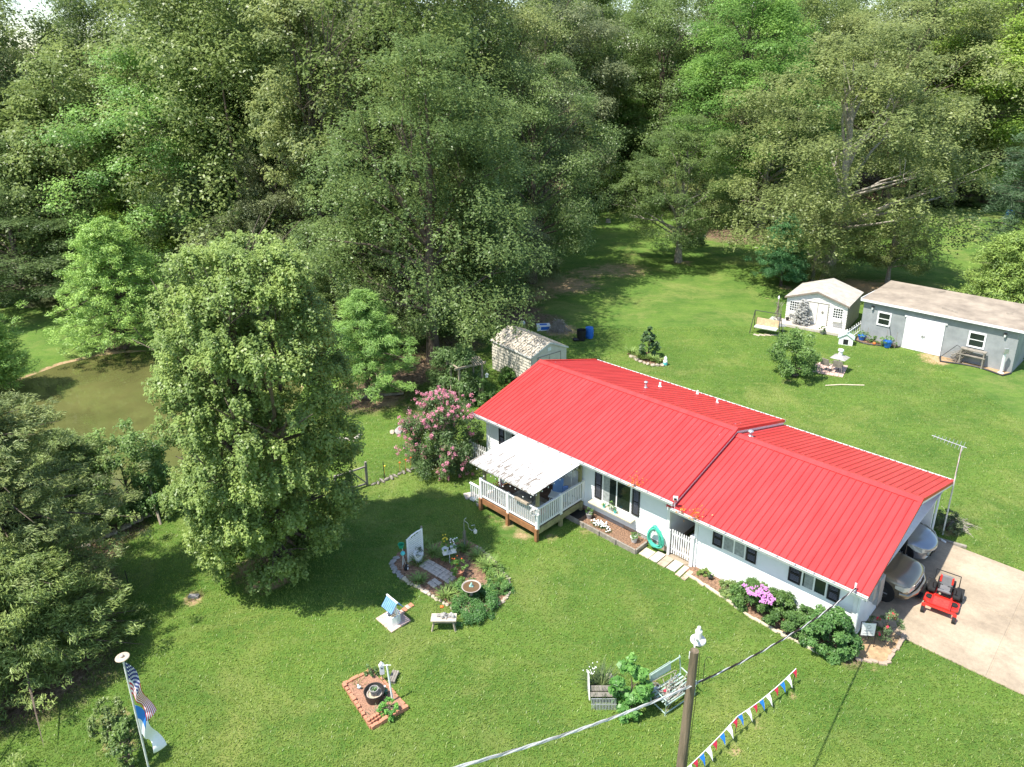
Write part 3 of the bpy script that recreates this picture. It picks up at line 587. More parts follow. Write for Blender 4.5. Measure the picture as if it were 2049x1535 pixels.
# ---------------------------------------------------------------- the house
L1, L2, HW = 10.37, 17.01, 8.79
ZE1, ZR1, ZE2, ZR2 = 2.61, 3.85, 2.38, 3.62
roofm = mat('red_metal_roof', (.56, .05, .048), .42, .07, 1.3, .12, 2, spec=.5, col2=(.46, .034, .032), stretch=(2.2, .3, 1))
rib_shade = mat('red_rib_shade', (.26, .014, .013), .6, .1, 4)  # darker red that paints the shadow lines along the roof ribs
house = thing('ranch_house', 'long white ranch house with a bright red metal roof in two levels', 'house', HO, HA)
def metal_roof(name, u0, u1, ze, zr, parent, pitch=.229):
    half = HW / 2
    rf = MB(); sl = math.atan2(zr - ze, half)
    for s in (0, 1):
        v0 = 0 if s == 0 else HW
        rf.m(0); rf.extr([(u0, v0, ze), (u1, v0, ze), (u1, half, zr), (u0, half, zr)] if s == 0 else [(u0, half, zr), (u1, half, zr), (u1, v0, ze), (u0, v0, ze)], (0, 0, -.05))
        n = int((u1 - u0) / pitch); nv = Vector((0, -(zr - ze) if s == 0 else (zr - ze), half)).normalized()
        for i in range(1, n):
            u = u0 + i * (u1 - u0) / n; a = Vector((u, v0, ze)); b = Vector((u, half, zr)); k = .012; w = .022
            # raised rib with a flat dark strip beside it, its shadow line painted in
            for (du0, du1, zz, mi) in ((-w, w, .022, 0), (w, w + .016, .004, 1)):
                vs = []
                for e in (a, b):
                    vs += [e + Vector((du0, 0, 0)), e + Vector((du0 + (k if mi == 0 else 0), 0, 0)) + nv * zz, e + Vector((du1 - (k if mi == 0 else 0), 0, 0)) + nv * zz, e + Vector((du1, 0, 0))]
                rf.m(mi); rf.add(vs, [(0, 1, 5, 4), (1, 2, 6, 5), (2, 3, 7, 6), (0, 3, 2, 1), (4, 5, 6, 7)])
    rf.m(0)
    o = rf.build(name, [roofm, rib_shade], parent)
    cap = MB(); c = .2; dz = (zr - ze) / half * c
    cap.extr([(u0 - .02, half - c, zr - dz + .035), (u0 - .02, half, zr + .05), (u0 - .02, half + c, zr - dz + .035), (u0 - .02, half + c, zr - dz + .02), (u0 - .02, half, zr + .032), (u0 - .02, half - c, zr - dz + .02)], (u1 - u0 + .04, 0, 0))
    cap.build('ridge_cap', roofm, o)
    for uu, nm in ((u0, -1), (u1, 1)):
        rk = MB()
        for s in (0, 1):
            v0 = 0 if s == 0 else HW; q = [(uu - .1, v0, ze + .03), (uu - .1, half, zr + .03), (uu + .02 * nm + .0, half, zr + .03), (uu + .02 * nm, v0, ze + .03)] if nm > 0 else [(uu - .02, v0, ze + .03), (uu - .02, half, zr + .03), (uu + .1, half, zr + .03), (uu + .1, v0, ze + .03)]
            rk.extr([Vector(p) for p in q], (0, 0, -.012)); uo = uu + .025 * nm
            rk.extr([(uo, v0, ze + .032), (uo, half, zr + .032), (uo, half, zr - .09), (uo, v0, ze - .09)], (-.02 * nm, 0, 0))
        rk.build('rake_trim', roofm, o)
        fb = MB()
        for s in (0, 1):
            v0 = 0 if s == 0 else HW; uo = uu - .01 * nm
            fb.extr([(uo, v0 + (.02 if s == 0 else -.02), ze - .055), (uo, half, zr - .055), (uo, half, zr - .22), (uo, v0 + (.02 if s == 0 else -.02), ze - .2)], (-.03 * nm, 0, 0))
        fb.build('fascia_board', M['trim'], o)
    return o
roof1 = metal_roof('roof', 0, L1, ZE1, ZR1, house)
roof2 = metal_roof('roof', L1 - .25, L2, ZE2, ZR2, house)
roof2['label'] = 'lower red roof over the right wing and carport'
def lap(mb, a, b, z0, z1, out, pitch=.13, th=.022, gap=None):
    """horizontal lap boards from a to b (xy), facing 'out'; gable top via gap(z)->(t0,t1)"""
    a = Vector((a[0], a[1], 0)); b = Vector((b[0], b[1], 0)); out = Vector((out[0], out[1], 0)); n = max(1, round((z1 - z0) / pitch)); h = (z1 - z0) / n
    for i in range(n):
        p, q_ = z0 + i * h, z0 + (i + 1) * h; t0, t1 = gap((p + q_) / 2) if gap else (0, 1)
        if t1 <= t0: continue
        A, B = a.lerp(b, t0), a.lerp(b, t1); Z = Vector((0, 0, 1))
        vs = [A + out * th + Z * p, B + out * th + Z * p, B + out * .002 + Z * q_, A + out * .002 + Z * q_, A + Z * p, B + Z * p]
        mb.add(vs, [(0, 1, 2, 3), (4, 5, 1, 0)])
def gable(ze, zr, v0, v1):
    return lambda z: ((0, 1) if z < ze else (.5 * (z - ze) / (zr - ze + .0), 1 - .5 * (z - ze) / (zr - ze)))
wu0, wu1, wv0, wv1 = .42, 9.95, .5, 8.29
mw = MB(); mw.bx(wu0, wu1, wv0, wv1, .34, ZE1 + .02)
mw.extr([(wu0, wv0, ZE1), (wu0, HW / 2, ZR1 - .12), (wu0, wv1, ZE1)], (wu1 - wu0, 0, 0))
lap(mw, (wu0, wv0), (wu1, wv0), .3, ZE1, (0, -1)); lap(mw, (wu1, wv1), (wu0, wv1), .3, ZE1, (0, 1))
lap(mw, (wu0, wv1), (wu0, wv0), .3, ZR1 - .15, (-1, 0), gap=gable(ZE1, ZR1, wv0, wv1)); lap(mw, (wu1, wv0), (wu1, wv1), .3, ZR1 - .15, (1, 0), gap=gable(ZE1, ZR1, wv0, wv1))
mw.build('wall', M['siding'], house)
for u, v in ((wu0, wv0), (wu1, wv0), (wu0, wv1), (wu1, wv1)): MB().box((u, v, 1.45), (.11, .11, 2.3)).build('corner_trim', M['white'], house)
fd = MB(); fd.bx(wu0 + .04, wu1 - .04, wv0 + .03, wv1 - .03, -.3, .34); fo = fd.build('foundation', M['brick'], house)
for u in (7.0, 8.6): MB().bx(u, u + .95, wv0 + .005, wv0 + .06, .02, .24).build('vent', M['greystone'], fo)
# wing: front room wall, carport back wall, gable
ww0, ww1 = 11.1, 16.6
wg = MB(); wg.bx(ww0, ww1, .5, .62, .0, ZE2 + .02); wg.bx(9.98, ww1, 8.17, 8.29, 0, ZE2 + .02); wg.bx(ww1 - .12, ww1, .62, 2.75, 0, ZE2); wg.bx(ww0, ww0 + .1, .62, 3.0, 0, ZE2 + .0); wg.bx(ww0, ww1 - .12, 2.85, 2.95, 0, ZE2)
wg.bx(11.1, 11.2, 2.95, 8.17, 0, ZE2)
lap(wg, (ww0, .5), (ww1, .5), .12, ZE2, (0, -1)); lap(wg, (ww1, .5), (ww1, 2.75), .05, ZE2, (1, 0)); lap(wg, (ww1, 8.17), (9.98, 8.17), .05, ZE2, (0, -1)); lap(wg, (ww1, 8.29), (9.98, 8.29), .05, ZE2, (0, 1)); lap(wg, (ww0, 3), (ww0, .5), .05, ZE2, (-1, 0))
wo = wg.build('wall', M['siding'], house); wo['label'] = 'white siding of the lower right wing'
MB().extr([(ww1 - .1, .5, ZE2 - .12), (ww1 - .1, HW / 2, ZR2 - .2), (ww1 - .1, 8.29, ZE2 - .12)], (.1, 0, 0)).build('gable_panel', M['trim'], house)
MB().bx(10.0, ww1 + .3, .05, 8.75, ZE2 - .1, ZE2 - .08).build('carport_ceiling', M['trim'], house)
for u, v in ((ww0, .5), (ww1, .5), (ww1, 8.23)): MB().box((u, v, 1.16), (.12, .12, 2.3)).build('corner_trim', M['white'], house)
MB().box((16.55, 5.45, 1.15), (.09, .09, 2.3)).build('carport_post', M['darkmetal'], house)
sf = MB(); sf.bx(.05, L1 - .1, .03, wv0, ZE1 - .19, ZE1 - .17); sf.bx(.05, L1 - .1, wv1, HW - .03, ZE1 - .19, ZE1 - .17); sf.bx(L1 - .1, L2 - .05, .03, .5, ZE2 - .14, ZE2 - .12); sf.build('soffit', M['trim'], house)
# floor of the breezeway
struct(MB().bx(9.98, 11.05, .3, 1.95, -.04, .03).build('walkway', conc, loc=HO, rot=HA))
def gutter(u0, u1, v, z, out):
    g = MB(); pr = [(0, 0), (0, -.11), (.07, -.12), (.11, -.02), (.11, 0), (.1, 0), (.095, -.02), (.065, -.105), (.012, -.1), (.012, 0)]
    g.extr([(u0, v + out * a, z + b) for a, b in pr], (u1 - u0, 0, 0)); g.bx(u0, u0 + .008, min(v, v + out * .11), max(v, v + out * .11), z - .11, z); g.bx(u1 - .008, u1, min(v, v + out * .11), max(v, v + out * .11), z - .11, z)
    gb = g.m(1)
    for i in range(int((u1 - u0) / .6)): g.bx(u0 + .3 + i * .6, u0 + .33 + i * .6, v - .02 if out > 0 else v - .115, v + .115 if out > 0 else v + .02, z + .002, z + .012)
    g.m(2); g.bx(u0 + .01, u1 - .01, min(v, v + out * .1), max(v, v + out * .1), z - .05, z - .04)
    return g.build('gutter', [M['trim'], M['metal'], M['mulch']], house)
gutter(-.02, L1, .0, ZE1 - .02, -1); gutter(L1 - .05, L2 + .02, .0, ZE2 - .02, -1); gutter(0, L1, HW, ZE1 - .02, 1); gutter(L1, L2, HW, ZE2 - .02, 1)
dsp = MB(); dsp.tube([(.1, -.06, ZE1 - .12), (.1, .1, ZE1 - .3), (.34, .44, ZE1 - .42), (.34, .44, .1)], .035, 6); dsp.build('downspout', M['trim'], house)
dsp = MB(); dsp.tube([(L2 - .1, -.06, ZE2 - .12), (L2 - .16, .2, ZE2 - .25), (ww1 + .1, .42, ZE2 - .35), (ww1 + .1, .42, .15), (ww1 + .1, .2, .05)], .035, 6); dsp.build('downspout', M['trim'], house)
dsp = MB(); dsp.tube([(16.7, 8.78, ZE2 - .12), (16.7, 8.5, ZE2 - .3), (16.7, 8.36, .12), (17.0, 8.3, .06), (17.25, 8.2, .08)], .04, 6); dsp.build('downspout', M['trim'], house)
# windows
def window(u0, u1, z0, z1, parent, v=.5, panes=2, curtain=None, name='window'):
    f = MB(); t = .05; y = v - .045
    for a, b, c, d in ((u0, u1, z0, z0 + t), (u0, u1, z1 - t, z1), (u0, u0 + t, z0 + t, z1 - t), (u1 - t, u1, z0 + t, z1 - t)): f.bx(a, b, y, v - .012, c, d)
    for i in range(1, panes): uc = u0 + (u1 - u0) * i / panes; f.bx(uc - .025, uc + .025, y + .004, v - .014, z0 + t, z1 - t)
    fo_ = f.build(name, M['white'], parent)
    MB().bx(u0 + t, u1 - t, v - .03, v - .02, z0 + t, z1 - t).build('pane', M['glass'], fo_)
    if curtain:
        c = MB(); n = 16; a, b = curtain
        pts = [(a + (b - a) * i / n, v - .034 - .004 * (i % 2)) for i in range(n + 1)]
        for i in range(n): c.add([(pts[i][0], pts[i][1], z0 + t), (pts[i + 1][0], pts[i + 1][1], z0 + t), (pts[i + 1][0], pts[i + 1][1], z1 - t), (pts[i][0], pts[i][1], z1 - t)], [(0, 1, 2, 3)])
        c.build('curtain', M['curtain'], fo_)
    return fo_
def shutter(u0, u1, z0, z1, v=.5, m='shutter'):
    s = MB(); y0, y1 = v - .05, v - .016
    for a, b, c, d in ((u0, u1, z0, z0 + .05), (u0, u1, z1 - .05, z1), (u0, u0 + .05, z0 + .05, z1 - .05), (u1 - .05, u1, z0 + .05, z1 - .05), (u0 + .05, u1 - .05, (z0 + z1) / 2 - .02, (z0 + z1) / 2 + .02)): s.bx(a, b, y0, y1, c, d)
    n = int((z1 - z0) / .05)
    for i in range(n): s.box(((u0 + u1) / 2, v - .034, z0 + .05 + (z1 - z0 - .1) * (i + .5) / n), (u1 - u0 - .1, .008, .05), Matrix.Rotation(.6, 3, 'X'))
    return s.build('shutter', M[m], house)
shutter(1.08, 1.42, 1.25, 2.15); window(1.46, 2.9, 1.2, 2.18, house, curtain=(1.5, 1.9))
shutter(6.52, 6.86, .92, 2.16); window(6.9, 8.28, .9, 2.2, house, curtain=(6.96, 7.25)); shutter(8.32, 8.66, .96, 2.16)
window(4.2, 4.9, .6, 2.1, house, panes=1)
shutter(11.74, 12.1, 1.3, 1.97); window(12.12, 12.98, 1.28, 2.0, house, curtain=(12.16, 12.94)); shutter(13.0, 13.36, 1.3, 1.97)
shutter(14.48, 14.88, 1.3, 1.97); window(14.9, 15.72, 1.28, 2.0, house, curtain=(15.0, 15.3)); shutter(15.74, 16.1, 1.3, 1.97)
sh = MB(); sh.bx(6.42, 8.5, .18, .48, .74, .78)
for u in (6.6, 7.45, 8.3): sh.extr([(u, .2, .74), (u, .48, .74), (u, .48, .5)], (.04, 0, 0))
sh.build('window_shelf', M['tanpaint'], house)
# boxes on the carport end wall
for v, z0, z1, w_, d_ in ((2.45, .5, 1.5, .42, .16), (1.9, .9, 1.45, .26, .13), (1.35, 1.2, 1.5, .16, .1)):
    bb = MB().bx(ww1 + .016, ww1 + d_, v - w_ / 2, v + w_ / 2, z0, z1).build('meter_box', M['metal'], house, bevel=.01)
# camera at the step between the roofs
sc_ = MB(); sc_.tube([(L1 + .05, .02, ZE2 + .02), (L1 + .05, .0, ZE1 + .12)], .012, 6); sc_.box((L1 + .08, -.02, ZE1 + .2), (.16, .1, .12), rz(.6)); sc_.m(1).box((L1 + .11, -.085, ZE1 + .2), (.09, .02, .07), rz(.6)); sc_.build('solar_light', [M['white'], M['black']], house)
def vent(u, v, ze, zr, h=.28, r=.05, cap=True):
    z = zr - abs(v - HW / 2) / (HW / 2) * (zr - ze); m_ = MB(); m_.lathe([(r * 2.2, 0), (r * 1.5, .06), (r, .09), (r, h), (r * .8, h)], (u, v, z - .03), 12)
    if cap: m_.ell((u, v, z + h), (r * 1.9, r * 1.9, r), 10, 6)
    m_.build('roof_vent', M['metal'] if cap else M['white'], house, smooth=True)
vent(4.95, 6.1, ZE1, ZR1); vent(4.95, 7.3, ZE1, ZR1, .24, .05, False); vent(6.3, 8.4, ZE1, ZR1, .2, .04, False); vent(7.6, 7.9, ZE1, ZR1, .2, .04, False); vent(10.75, 4.75, ZE2, ZR2, .22, .06)
# weeds growing in the gutters
for i, (u, z, c_) in enumerate(((8.75, ZE1 - .06, 'orange-tinged weed sprouting from the upper gutter'), (10.75, ZE2 - .06, 'small orange weed at the left end of the lower gutter'), (11.3, ZE2 - .06, 'yellow-orange weed sprouting from the lower gutter above the gate'))):
    g = np.random.default_rng(90 + i); n_ = (70, 25, 80)[i]; s_ = (.16, .09, .17)[i]
    pos = g.normal(size=(n_, 3)) * [s_, .05, s_] + [0, 0, s_ * 1.4]; pos[:, 2] = np.abs(pos[:, 2]); me = leafmesh('leaves', pos, uvec(g, n_), uvec(g, n_), .07, .04, g.random(n_), M['leaf'])
    t = thing('gutter_weed', c_, 'weed', hw(u, -.05, z)); o = bpy.data.objects.new('leaves', me); COL.objects.link(o); o.parent = t; o.color = (.55, .26, .03, 1)
    st = MB(); [st.tube([(0, 0, 0), (math.cos(k) * s_ * .5, 0, s_ * 1.8)], .004, 4) for k in range(5)]; st.build('stem', M['deadwood'], t)

# ---------------------------------------------------------------- covered deck
deck = thing('covered_deck', 'raised wooden deck with white railings under a patchy white metal awning', 'deck', HO, HA)
du0, du1, dv0, dv1, dz = 2.85, 5.95, -2.3, .42, .55
fl = MB()
for i in range(22): v = dv0 + (dv1 - dv0) * i / 22; fl.bx(du0, du1, v + .004, v + (dv1 - dv0) / 22 - .004, dz - .035, dz)
fl.build('deck_floor', M['floorwood'], deck)
jm = MB(); jm.bx(du0, du1, dv0 - .04, dv0 - .002, dz - .24, dz - .0); jm.bx(du0 - .04, du0 - .002, dv0 - .04, dv1, dz - .24, dz); jm.build('rim_joist', M['deckwood'], deck)
MB().bx(du1 + .002, du1 + .04, dv0 - .04, dv1, dz - .26, dz - .0).build('rim_joist', M['greenwood'], deck)
for u, v, m_ in ((du0, dv0, 'deckwood'), ((du0 + du1) / 2, dv0, 'deckwood'), (du1, dv0, 'deckwood'), (du1, (dv0 + dv1) / 2, 'greenwood'), (du1, dv1 - .1, 'greenwood'), (du0, (dv0 + dv1) / 2, 'deckwood')):
    MB().box((u, v - .05 if v == dv0 else v, .27), (.13, .13, .56)).build('support_post', M[m_], deck)
RZ = 2.32; rise = .13
for u, v in ((du0 + .12, dv0 + .08), (du1 - .06, dv0 + .08), (du1 - .06, dv1 - .12), (du0 + .12, dv1 - .12)):
    MB().box((u, v, (dz + RZ + .02) / 2 + (.06 if v > -1 else -.02)), (.11, .11, RZ - dz + (.2 if v > -1 else 0))).build('roof_post', M['greenwood'], deck)
bm_ = MB(); bm_.bx(du0 - .1, du1 + .1, dv0 + .02, dv0 + .14, RZ - .14, RZ - .01); bm_.beam((du1 - .06, dv0 + .1, RZ - .05), (du1 - .06, dv1, RZ + rise - .09), .1, .12); bm_.beam((du0 + .12, dv0 + .1, RZ - .05), (du0 + .12, dv1, RZ + rise - .09), .1, .12)
bm_.beam((du1 - .06, dv1 - .12, 1.9), (du1 - .06, dv1 - .7, RZ + .12), .08, .09); bm_.build('roof_beam', M['greenwood'], deck)
awm = mat('patchy_white_metal', (.8, .8, .78), .5, .05, 3); N = awm.node_tree.nodes; L = awm.node_tree.links
tc = N.new('ShaderNodeTexCoord'); mpn = N.new('ShaderNodeMapping'); mpn.inputs['Scale'].default_value = (4.2, .55, 1); L.new(tc.outputs['Object'], mpn.inputs[0])
nz = N.new('ShaderNodeTexNoise'); nz.inputs['Scale'].default_value = 3.2; nz.inputs['Detail'].default_value = 6; nz.inputs['Roughness'].default_value = .75; L.new(mpn.outputs[0], nz.inputs[0])
sx = N.new('ShaderNodeSeparateXYZ'); L.new(tc.outputs['Object'], sx.inputs[0])
gr = N.new('ShaderNodeMapRange'); gr.inputs[1].default_value = .3; gr.inputs[2].default_value = -2.8; gr.inputs[3].default_value = -.06; gr.inputs[4].default_value = .06; L.new(sx.outputs[1], gr.inputs[0])
ad = N.new('ShaderNodeMath'); L.new(nz.outputs[0], ad.inputs[0]); L.new(gr.outputs[0], ad.inputs[1]); rp = N.new('ShaderNodeMapRange'); rp.inputs[1].default_value = .54; rp.inputs[2].default_value = .6; L.new(ad.outputs[0], rp.inputs[0])
mx = N.new('ShaderNodeMix'); mx.data_type = 'RGBA'; L.new(rp.outputs[0], mx.inputs[0]); mx.inputs[6].default_value = (.6, .6, .585, 1); mx.inputs[7].default_value = (.2, .165, .13, 1); L.new(mx.outputs[2], N['Principled BSDF'].inputs['Base Color'])
aw = MB(); n = 44; a0, a1 = du0 - .22, du1 + .2; v0, v1 = -2.72, -.02
prv = None; vs = []; fs = []
for i in range(n * 2 + 1):
    u = a0 + (a1 - a0) * i / (n * 2); zz = .018 if i % 2 else 0
    vs += [(u, v0, RZ + zz), (u, v1, RZ + rise + zz)]
for i in range(n * 2): fs.append((2 * i, 2 * i + 2, 2 * i + 3, 2 * i + 1))
aw.add(vs, fs); aw.bx(a0, a1, v0, v0 + .02, RZ - .06, RZ - .004)
o = aw.build('awning_roof', awm, deck); s_ = o.modifiers.new('thick', 'SOLIDIFY'); s_.thickness = .006
def railing(a, b, z, h=.86, parent=deck, m='white'):
    a, b = Vector((a[0], a[1], 0)), Vector((b[0], b[1], 0)); d = (b - a); n = max(2, int(d.length / .105)); r_ = MB(); Zv = Vector((0, 0, 1))
    r_.beam(a + Zv * (z + h), b + Zv * (z + h), .09, .045); r_.beam(a + Zv * (z + .1), b + Zv * (z + .1), .045, .06)
    for i in range(n): p = a + d * (i + .5) / n; r_.box(p + Zv * (z + h / 2 + .04), (.038, .038, h - .1), rz(math.atan2(d.y, d.x)))
    return r_.build('railing', M[m], parent)
railing((du0, dv0), ((du0 + du1) / 2 - .07, dv0), dz); railing(((du0 + du1) / 2 + .07, dv0), (du1, dv0), dz); railing((du1, dv0), (du1, -1.0), dz); railing((du1, -.88), (du1, dv1), dz); railing((du0, -1.2), (du0, dv1), dz)
for u, v in ((du0, dv0), ((du0 + du1) / 2, dv0), (du1, dv0), (du1, -.94), (du1, dv1), (du0, -1.2)): MB().box((u, v, dz + .44), (.12, .12, .96)).build('railing_post', M['white'], deck, bevel=.008)
st = MB()
for i in range(3): st.bx(du0 - .3 - .28 * i, du0 - .04 - .28 * i, -2.2, -1.3, dz - .16 * (i + 1) - .04, dz - .16 * (i + 1))
st.build('steps', M['dirtywhite'], deck); railing((du0 - .05, -2.25), (du0 - .75, -2.25), .12, .8)
MB().bx(3.6, 5.0, dv0 + .4, dv0 + 1.7, dz + .004, dz + .014).build('mat', M['greywood'], deck)
# string lights
sl = MB(); pts = []
for k in range(3):
    for i in range(9): t = i / 8; pts.append((a0 + .2 + (a1 - a0 - .3) * (k + t) / 3, v0 + .1, RZ - .1 - .28 * math.sin(math.pi * t)))
sl.tube(pts, .006, 5); sl.m(1)
for i, p in enumerate(pts):
    if i % 3 == 1: sl.ell((p[0], p[1], p[2] - .04), (.025, .025, .035), 7, 5)
sl_o = sl.build('string_lights', [M['black'], M['white']], loc=HO, rot=HA); tag(sl_o, 'string of small bulbs drooping under the front edge of the deck awning', 'string lights')
sl = MB(); pts = [(du1 + .08, v0 + .1 + (2.7) * i / 16, RZ - .02 + rise * i / 16 - .2 * math.sin(math.pi * (i % 4) / 4)) for i in range(17)]; sl.tube(pts, .006, 5); sl.m(1)
for i, p in enumerate(pts):
    if i % 2: sl.ell((p[0], p[1], p[2] - .04), (.025, .025, .035), 7, 5)
tag(sl.build('string_lights', [M['black'], M['white']], loc=HO, rot=HA), 'string of bulbs along the right side of the deck awning', 'string lights')
# furniture on the deck (loosely visible)
def local(name, label, cat, u, v, z, rot=0, group=None): return thing(name, label, cat, hw(u, v, z), HA + rot, group)
t = local('lounge_chair', 'folding blue and white lounge chair standing on the deck', 'lounge chair', 5.35, -.55, dz, .4)
MB().box((0, 0, .42), (.5, .5, .05)).build('seat', M['white'], t, bevel=.02); MB().box((0, .3, .7), (.42, .05, .6), Matrix.Rotation(-.35, 3, 'X')).build('backrest', mat('pale_blue_fabric', (.2, .35, .62), .8), t, bevel=.02)
lg = MB(); [lg.tube([(x, -.22, 0), (x, .2, .5)], .015, 6) for x in (-.24, .24)]; [lg.tube([(x, .24, 0), (x, -.2, .44)], .015, 6) for x in (-.24, .24)]; lg.build('frame', M['white'], t)
t = local('cooler', 'red cooler with a grey lid on the deck by the right railing', 'cooler', 5.25, -1.45, dz, .2)
MB().box((0, 0, .17), (.5, .34, .32)).build('body', M['red'], t, bevel=.03); MB().box((0, 0, .36), (.52, .36, .06)).build('lid', M['metal'], t, bevel=.02)
t = local('pedestal_fan', 'white pedestal fan standing on the deck beside the house wall', 'fan', 5.6, .1, dz, .3)
MB().lathe([(.2, 0), (.2, .03), (.02, .05), (.016, 1.1)], n=12).build('stand', M['white'], t, smooth=True); f_ = MB()
for i in range(8): f_.tube([(math.cos(a) * .05 * (i + 1) / 2, -.06 + .004 * i, 1.25 + math.sin(a) * .05 * (i + 1) / 2) for a in [k * math.pi / 8 for k in range(17)]], .005, 4)
for i in range(10): a = i * .628; f_.tube([(0, -.08, 1.25), (math.cos(a) * .2, -.03, 1.25 + math.sin(a) * .2)], .004, 4)
f_.build('cage', M['white'], t)
t = local('lantern', 'white slatted lantern hanging under the deck awning near the wall', 'lantern', 5.05, .05, 1.35)
MB().box((0, 0, .12), (.16, .16, .24)).build('body', M['white'], t); MB().lathe([(.13, .24), (.02, .34)], n=4).build('roof', M['white'], t); MB().tube([(0, 0, .34), (0, 0, 1.15)], .004, 4).build('cord', M['black'], t)
t = local('ironing_board', 'light blue board leaning inside the deck against the wall', 'board', 5.65, -.35, dz, .9); MB().box((0, 0, .5), (.24, .04, .9), Matrix.Rotation(.25, 3, 'X')).build('board', mat('blue_cloth', (.12, .22, .5), .8), t, bevel=.02)
def pot(name, label, cat, P, r, h, m, plant=None, group=None, rot=0, color=(.09, .18, .05), seed=1, flowers=None, pn=400, ph=.25, leaf=.05):
    t = thing(name, label, cat, P, rot, group); MB().lathe([(r * .68, 0), (r, h * .88), (r * 1.08, h * .9), (r * 1.08, h), (r * .9, h), (r * .88, h * .86)], n=18).build('pot', M[m], t, smooth=True)
    MB().lathe([(r * .87, h * .8), (r * .4, h * .84), (.001, h * .84)], n=14).build('soil', M['mulch'], t)
    if plant == 'leaf':
        A = broadleaf(seed, ph, r * 1.25, 0, 14, pn, leaf, dome_prof, clump=(.25, .4)); me = leafmesh('foliage', A[0] + [0, 0, h * .9], *A[1:6], M['leaf']); o = bpy.data.objects.new('foliage', me); COL.objects.link(o); o.parent = t; o.color = (*color, 1)
    if plant == 'grass': MB().tuft((0, 0, h * .85), pn, ph, .015, r * .6).build('foliage', leafplain(color), t)
    if flowers:
        f = MB(); rnd = random.Random(seed)
        for i in range(flowers[1]): a = rnd.random() * 6.28; q_ = r * 1.2 * rnd.random() ** .5; f.ell((math.cos(a) * q_, math.sin(a) * q_, h + ph * rnd.uniform(.6, 1.05)), (.028, .028, .022), 6, 4)
        f.build('flowers', M[flowers[0]], t)
    return t
_lp = {}
def leafplain(c):
    if c not in _lp: _lp[c] = mat('plant_green', c, .6, .35, 14)
    return _lp[c]
pot('flower_pot', 'potted red flowers standing on the deck floor near the left front corner', 'flower pot', hw(3.3, -1.8, dz), .17, .28, 'terra', 'leaf', seed=3, flowers=('redpetal', 26), ph=.35)
pot('flower_pot', 'leafy pot with white blossoms behind the deck railing left of the middle post', 'flower pot', hw(3.75, -1.95, dz), .16, .26, 'white', 'leaf', seed=4, flowers=('whitepetal', 12), ph=.3)
pot('patio_pot', 'small potted plant on a stand by the deck steps', 'flower pot', at(957, 1012, .1), .09, .14, 'greystone', 'leaf', seed=5, ph=.2, pn=160)
t = local('hanging_feeder', 'small orange bird feeder hanging from the deck awning edge', 'bird feeder', 4.35, dv0 + .15, RZ - .55); MB().lathe([(.05, 0), (.055, .16), (.02, .22)], n=10).build('body', M['orange'], t); MB().tube([(0, 0, .2), (0, 0, .45)], .004, 4).build('cord', M['black'], t)
t = local('planter_tray', 'rusty brown tray planter fixed on the front deck railing', 'planter', 5.2, dv0 - .02, dz + .9); MB().bx(-.32, .36, -.14, .14, 0, .1).build('tray', M['wood'], t, bevel=.01)
def wreath(P, r, label, m='deadwood'):
    g = random.Random(5); w_ = MB()
    for i in range(60):
        a = g.random() * 6.28; b = g.random() * 6.28; c = Vector((math.cos(a) * r * .6, 0, math.sin(a) * r * .6)); d_ = Vector((math.cos(a + 1.4), math.cos(b) * .6, math.sin(a + 1.4))) * r * .5
        w_.tube([c - d_ + Vector((0, math.sin(b) * r * .25, 0)), c + Vector((0, math.cos(b) * r * .3, 0)), c + d_], .007, 4)
    return tag(w_.build('wreath', M[m], loc=P, rot=HA + .8), label, 'wreath')
wreath(hw(du1 - .02, dv0 - .1, dz + .78), .22, 'pale twig wreath hanging on the front right corner post of the deck railing', 'dirtywhite')
wreath(hw(du0 - .1, dv0 + .5, dz + 1.0), .2, 'brown woven twig basket hanging at the left corner of the deck', 'greywood')
st = tag(MB().bx(-.25, .25, -.22, .22, 0, .07).build('step_stone', M['whitestone'], loc=at(941, 993, .0), rot=.3, bevel=.015), 'flat pale step stone at the foot of the deck steps', 'step stone')

# ---------------------------------------------------------------- beds along the front wall
BP = [(1148, 1040), (1160, 1022), (1352, 1093), (1277, 1108)]
bed = thing('raised_bed', 'long timber-edged raised bed with mulch under the picture window', 'raised bed', HO, HA)
b0, b1, bv0, bv1 = 5.75, 9.15, -.38, .42
e = MB()
for a_, b_ in (((b0, bv0), (b1, bv0)), ((b0, bv0), (b0, bv1)), ((b1, bv0), (b1, bv1 - .1))): e.beam((*a_, .09), (*b_, .09), .07, .2)
for u in (b0 + .9, b0 + 1.7, b0 + 2.5): e.box((u, bv0 - .06, .1), (.07, .05, .24))
e.build('timber_edge', M['greywood'], bed); MB().bx(b0 + .04, b1 - .04, bv0 + .04, bv1 + .1, 0, .12).build('mulch', M['mulch'], bed)
MB().bx(b0 + .04, b0 + .55, bv0 + .1, bv1, .121, .135).build('black_cover', M['black'], bed)
pot('flower_pot', 'ribbed grey pot with green plant at the left end of the raised bed', 'flower pot', hw(6.55, .12, .12), .13, .22, 'greystone', 'leaf', seed=6, ph=.25, pn=220)
pot('flower_pot', 'ribbed white pot with a low green plant at the right end of the raised bed', 'flower pot', hw(8.75, .08, .12), .14, .22, 'dirtywhite', 'leaf', seed=7, ph=.16, pn=260)
pot('shelf_pot', 'small dark teal pot on the window shelf, leftmost on the shelf', 'flower pot', hw(7.12, .3, .78), .06, .11, 'turq', 'leaf', seed=8, ph=.08, pn=60)
pot('shelf_pot', 'cream pot with a tall spiky plant in the middle of the window shelf', 'flower pot', hw(7.45, .32, .78), .1, .17, 'dirtywhite', 'leaf', seed=9, ph=.26, pn=160)
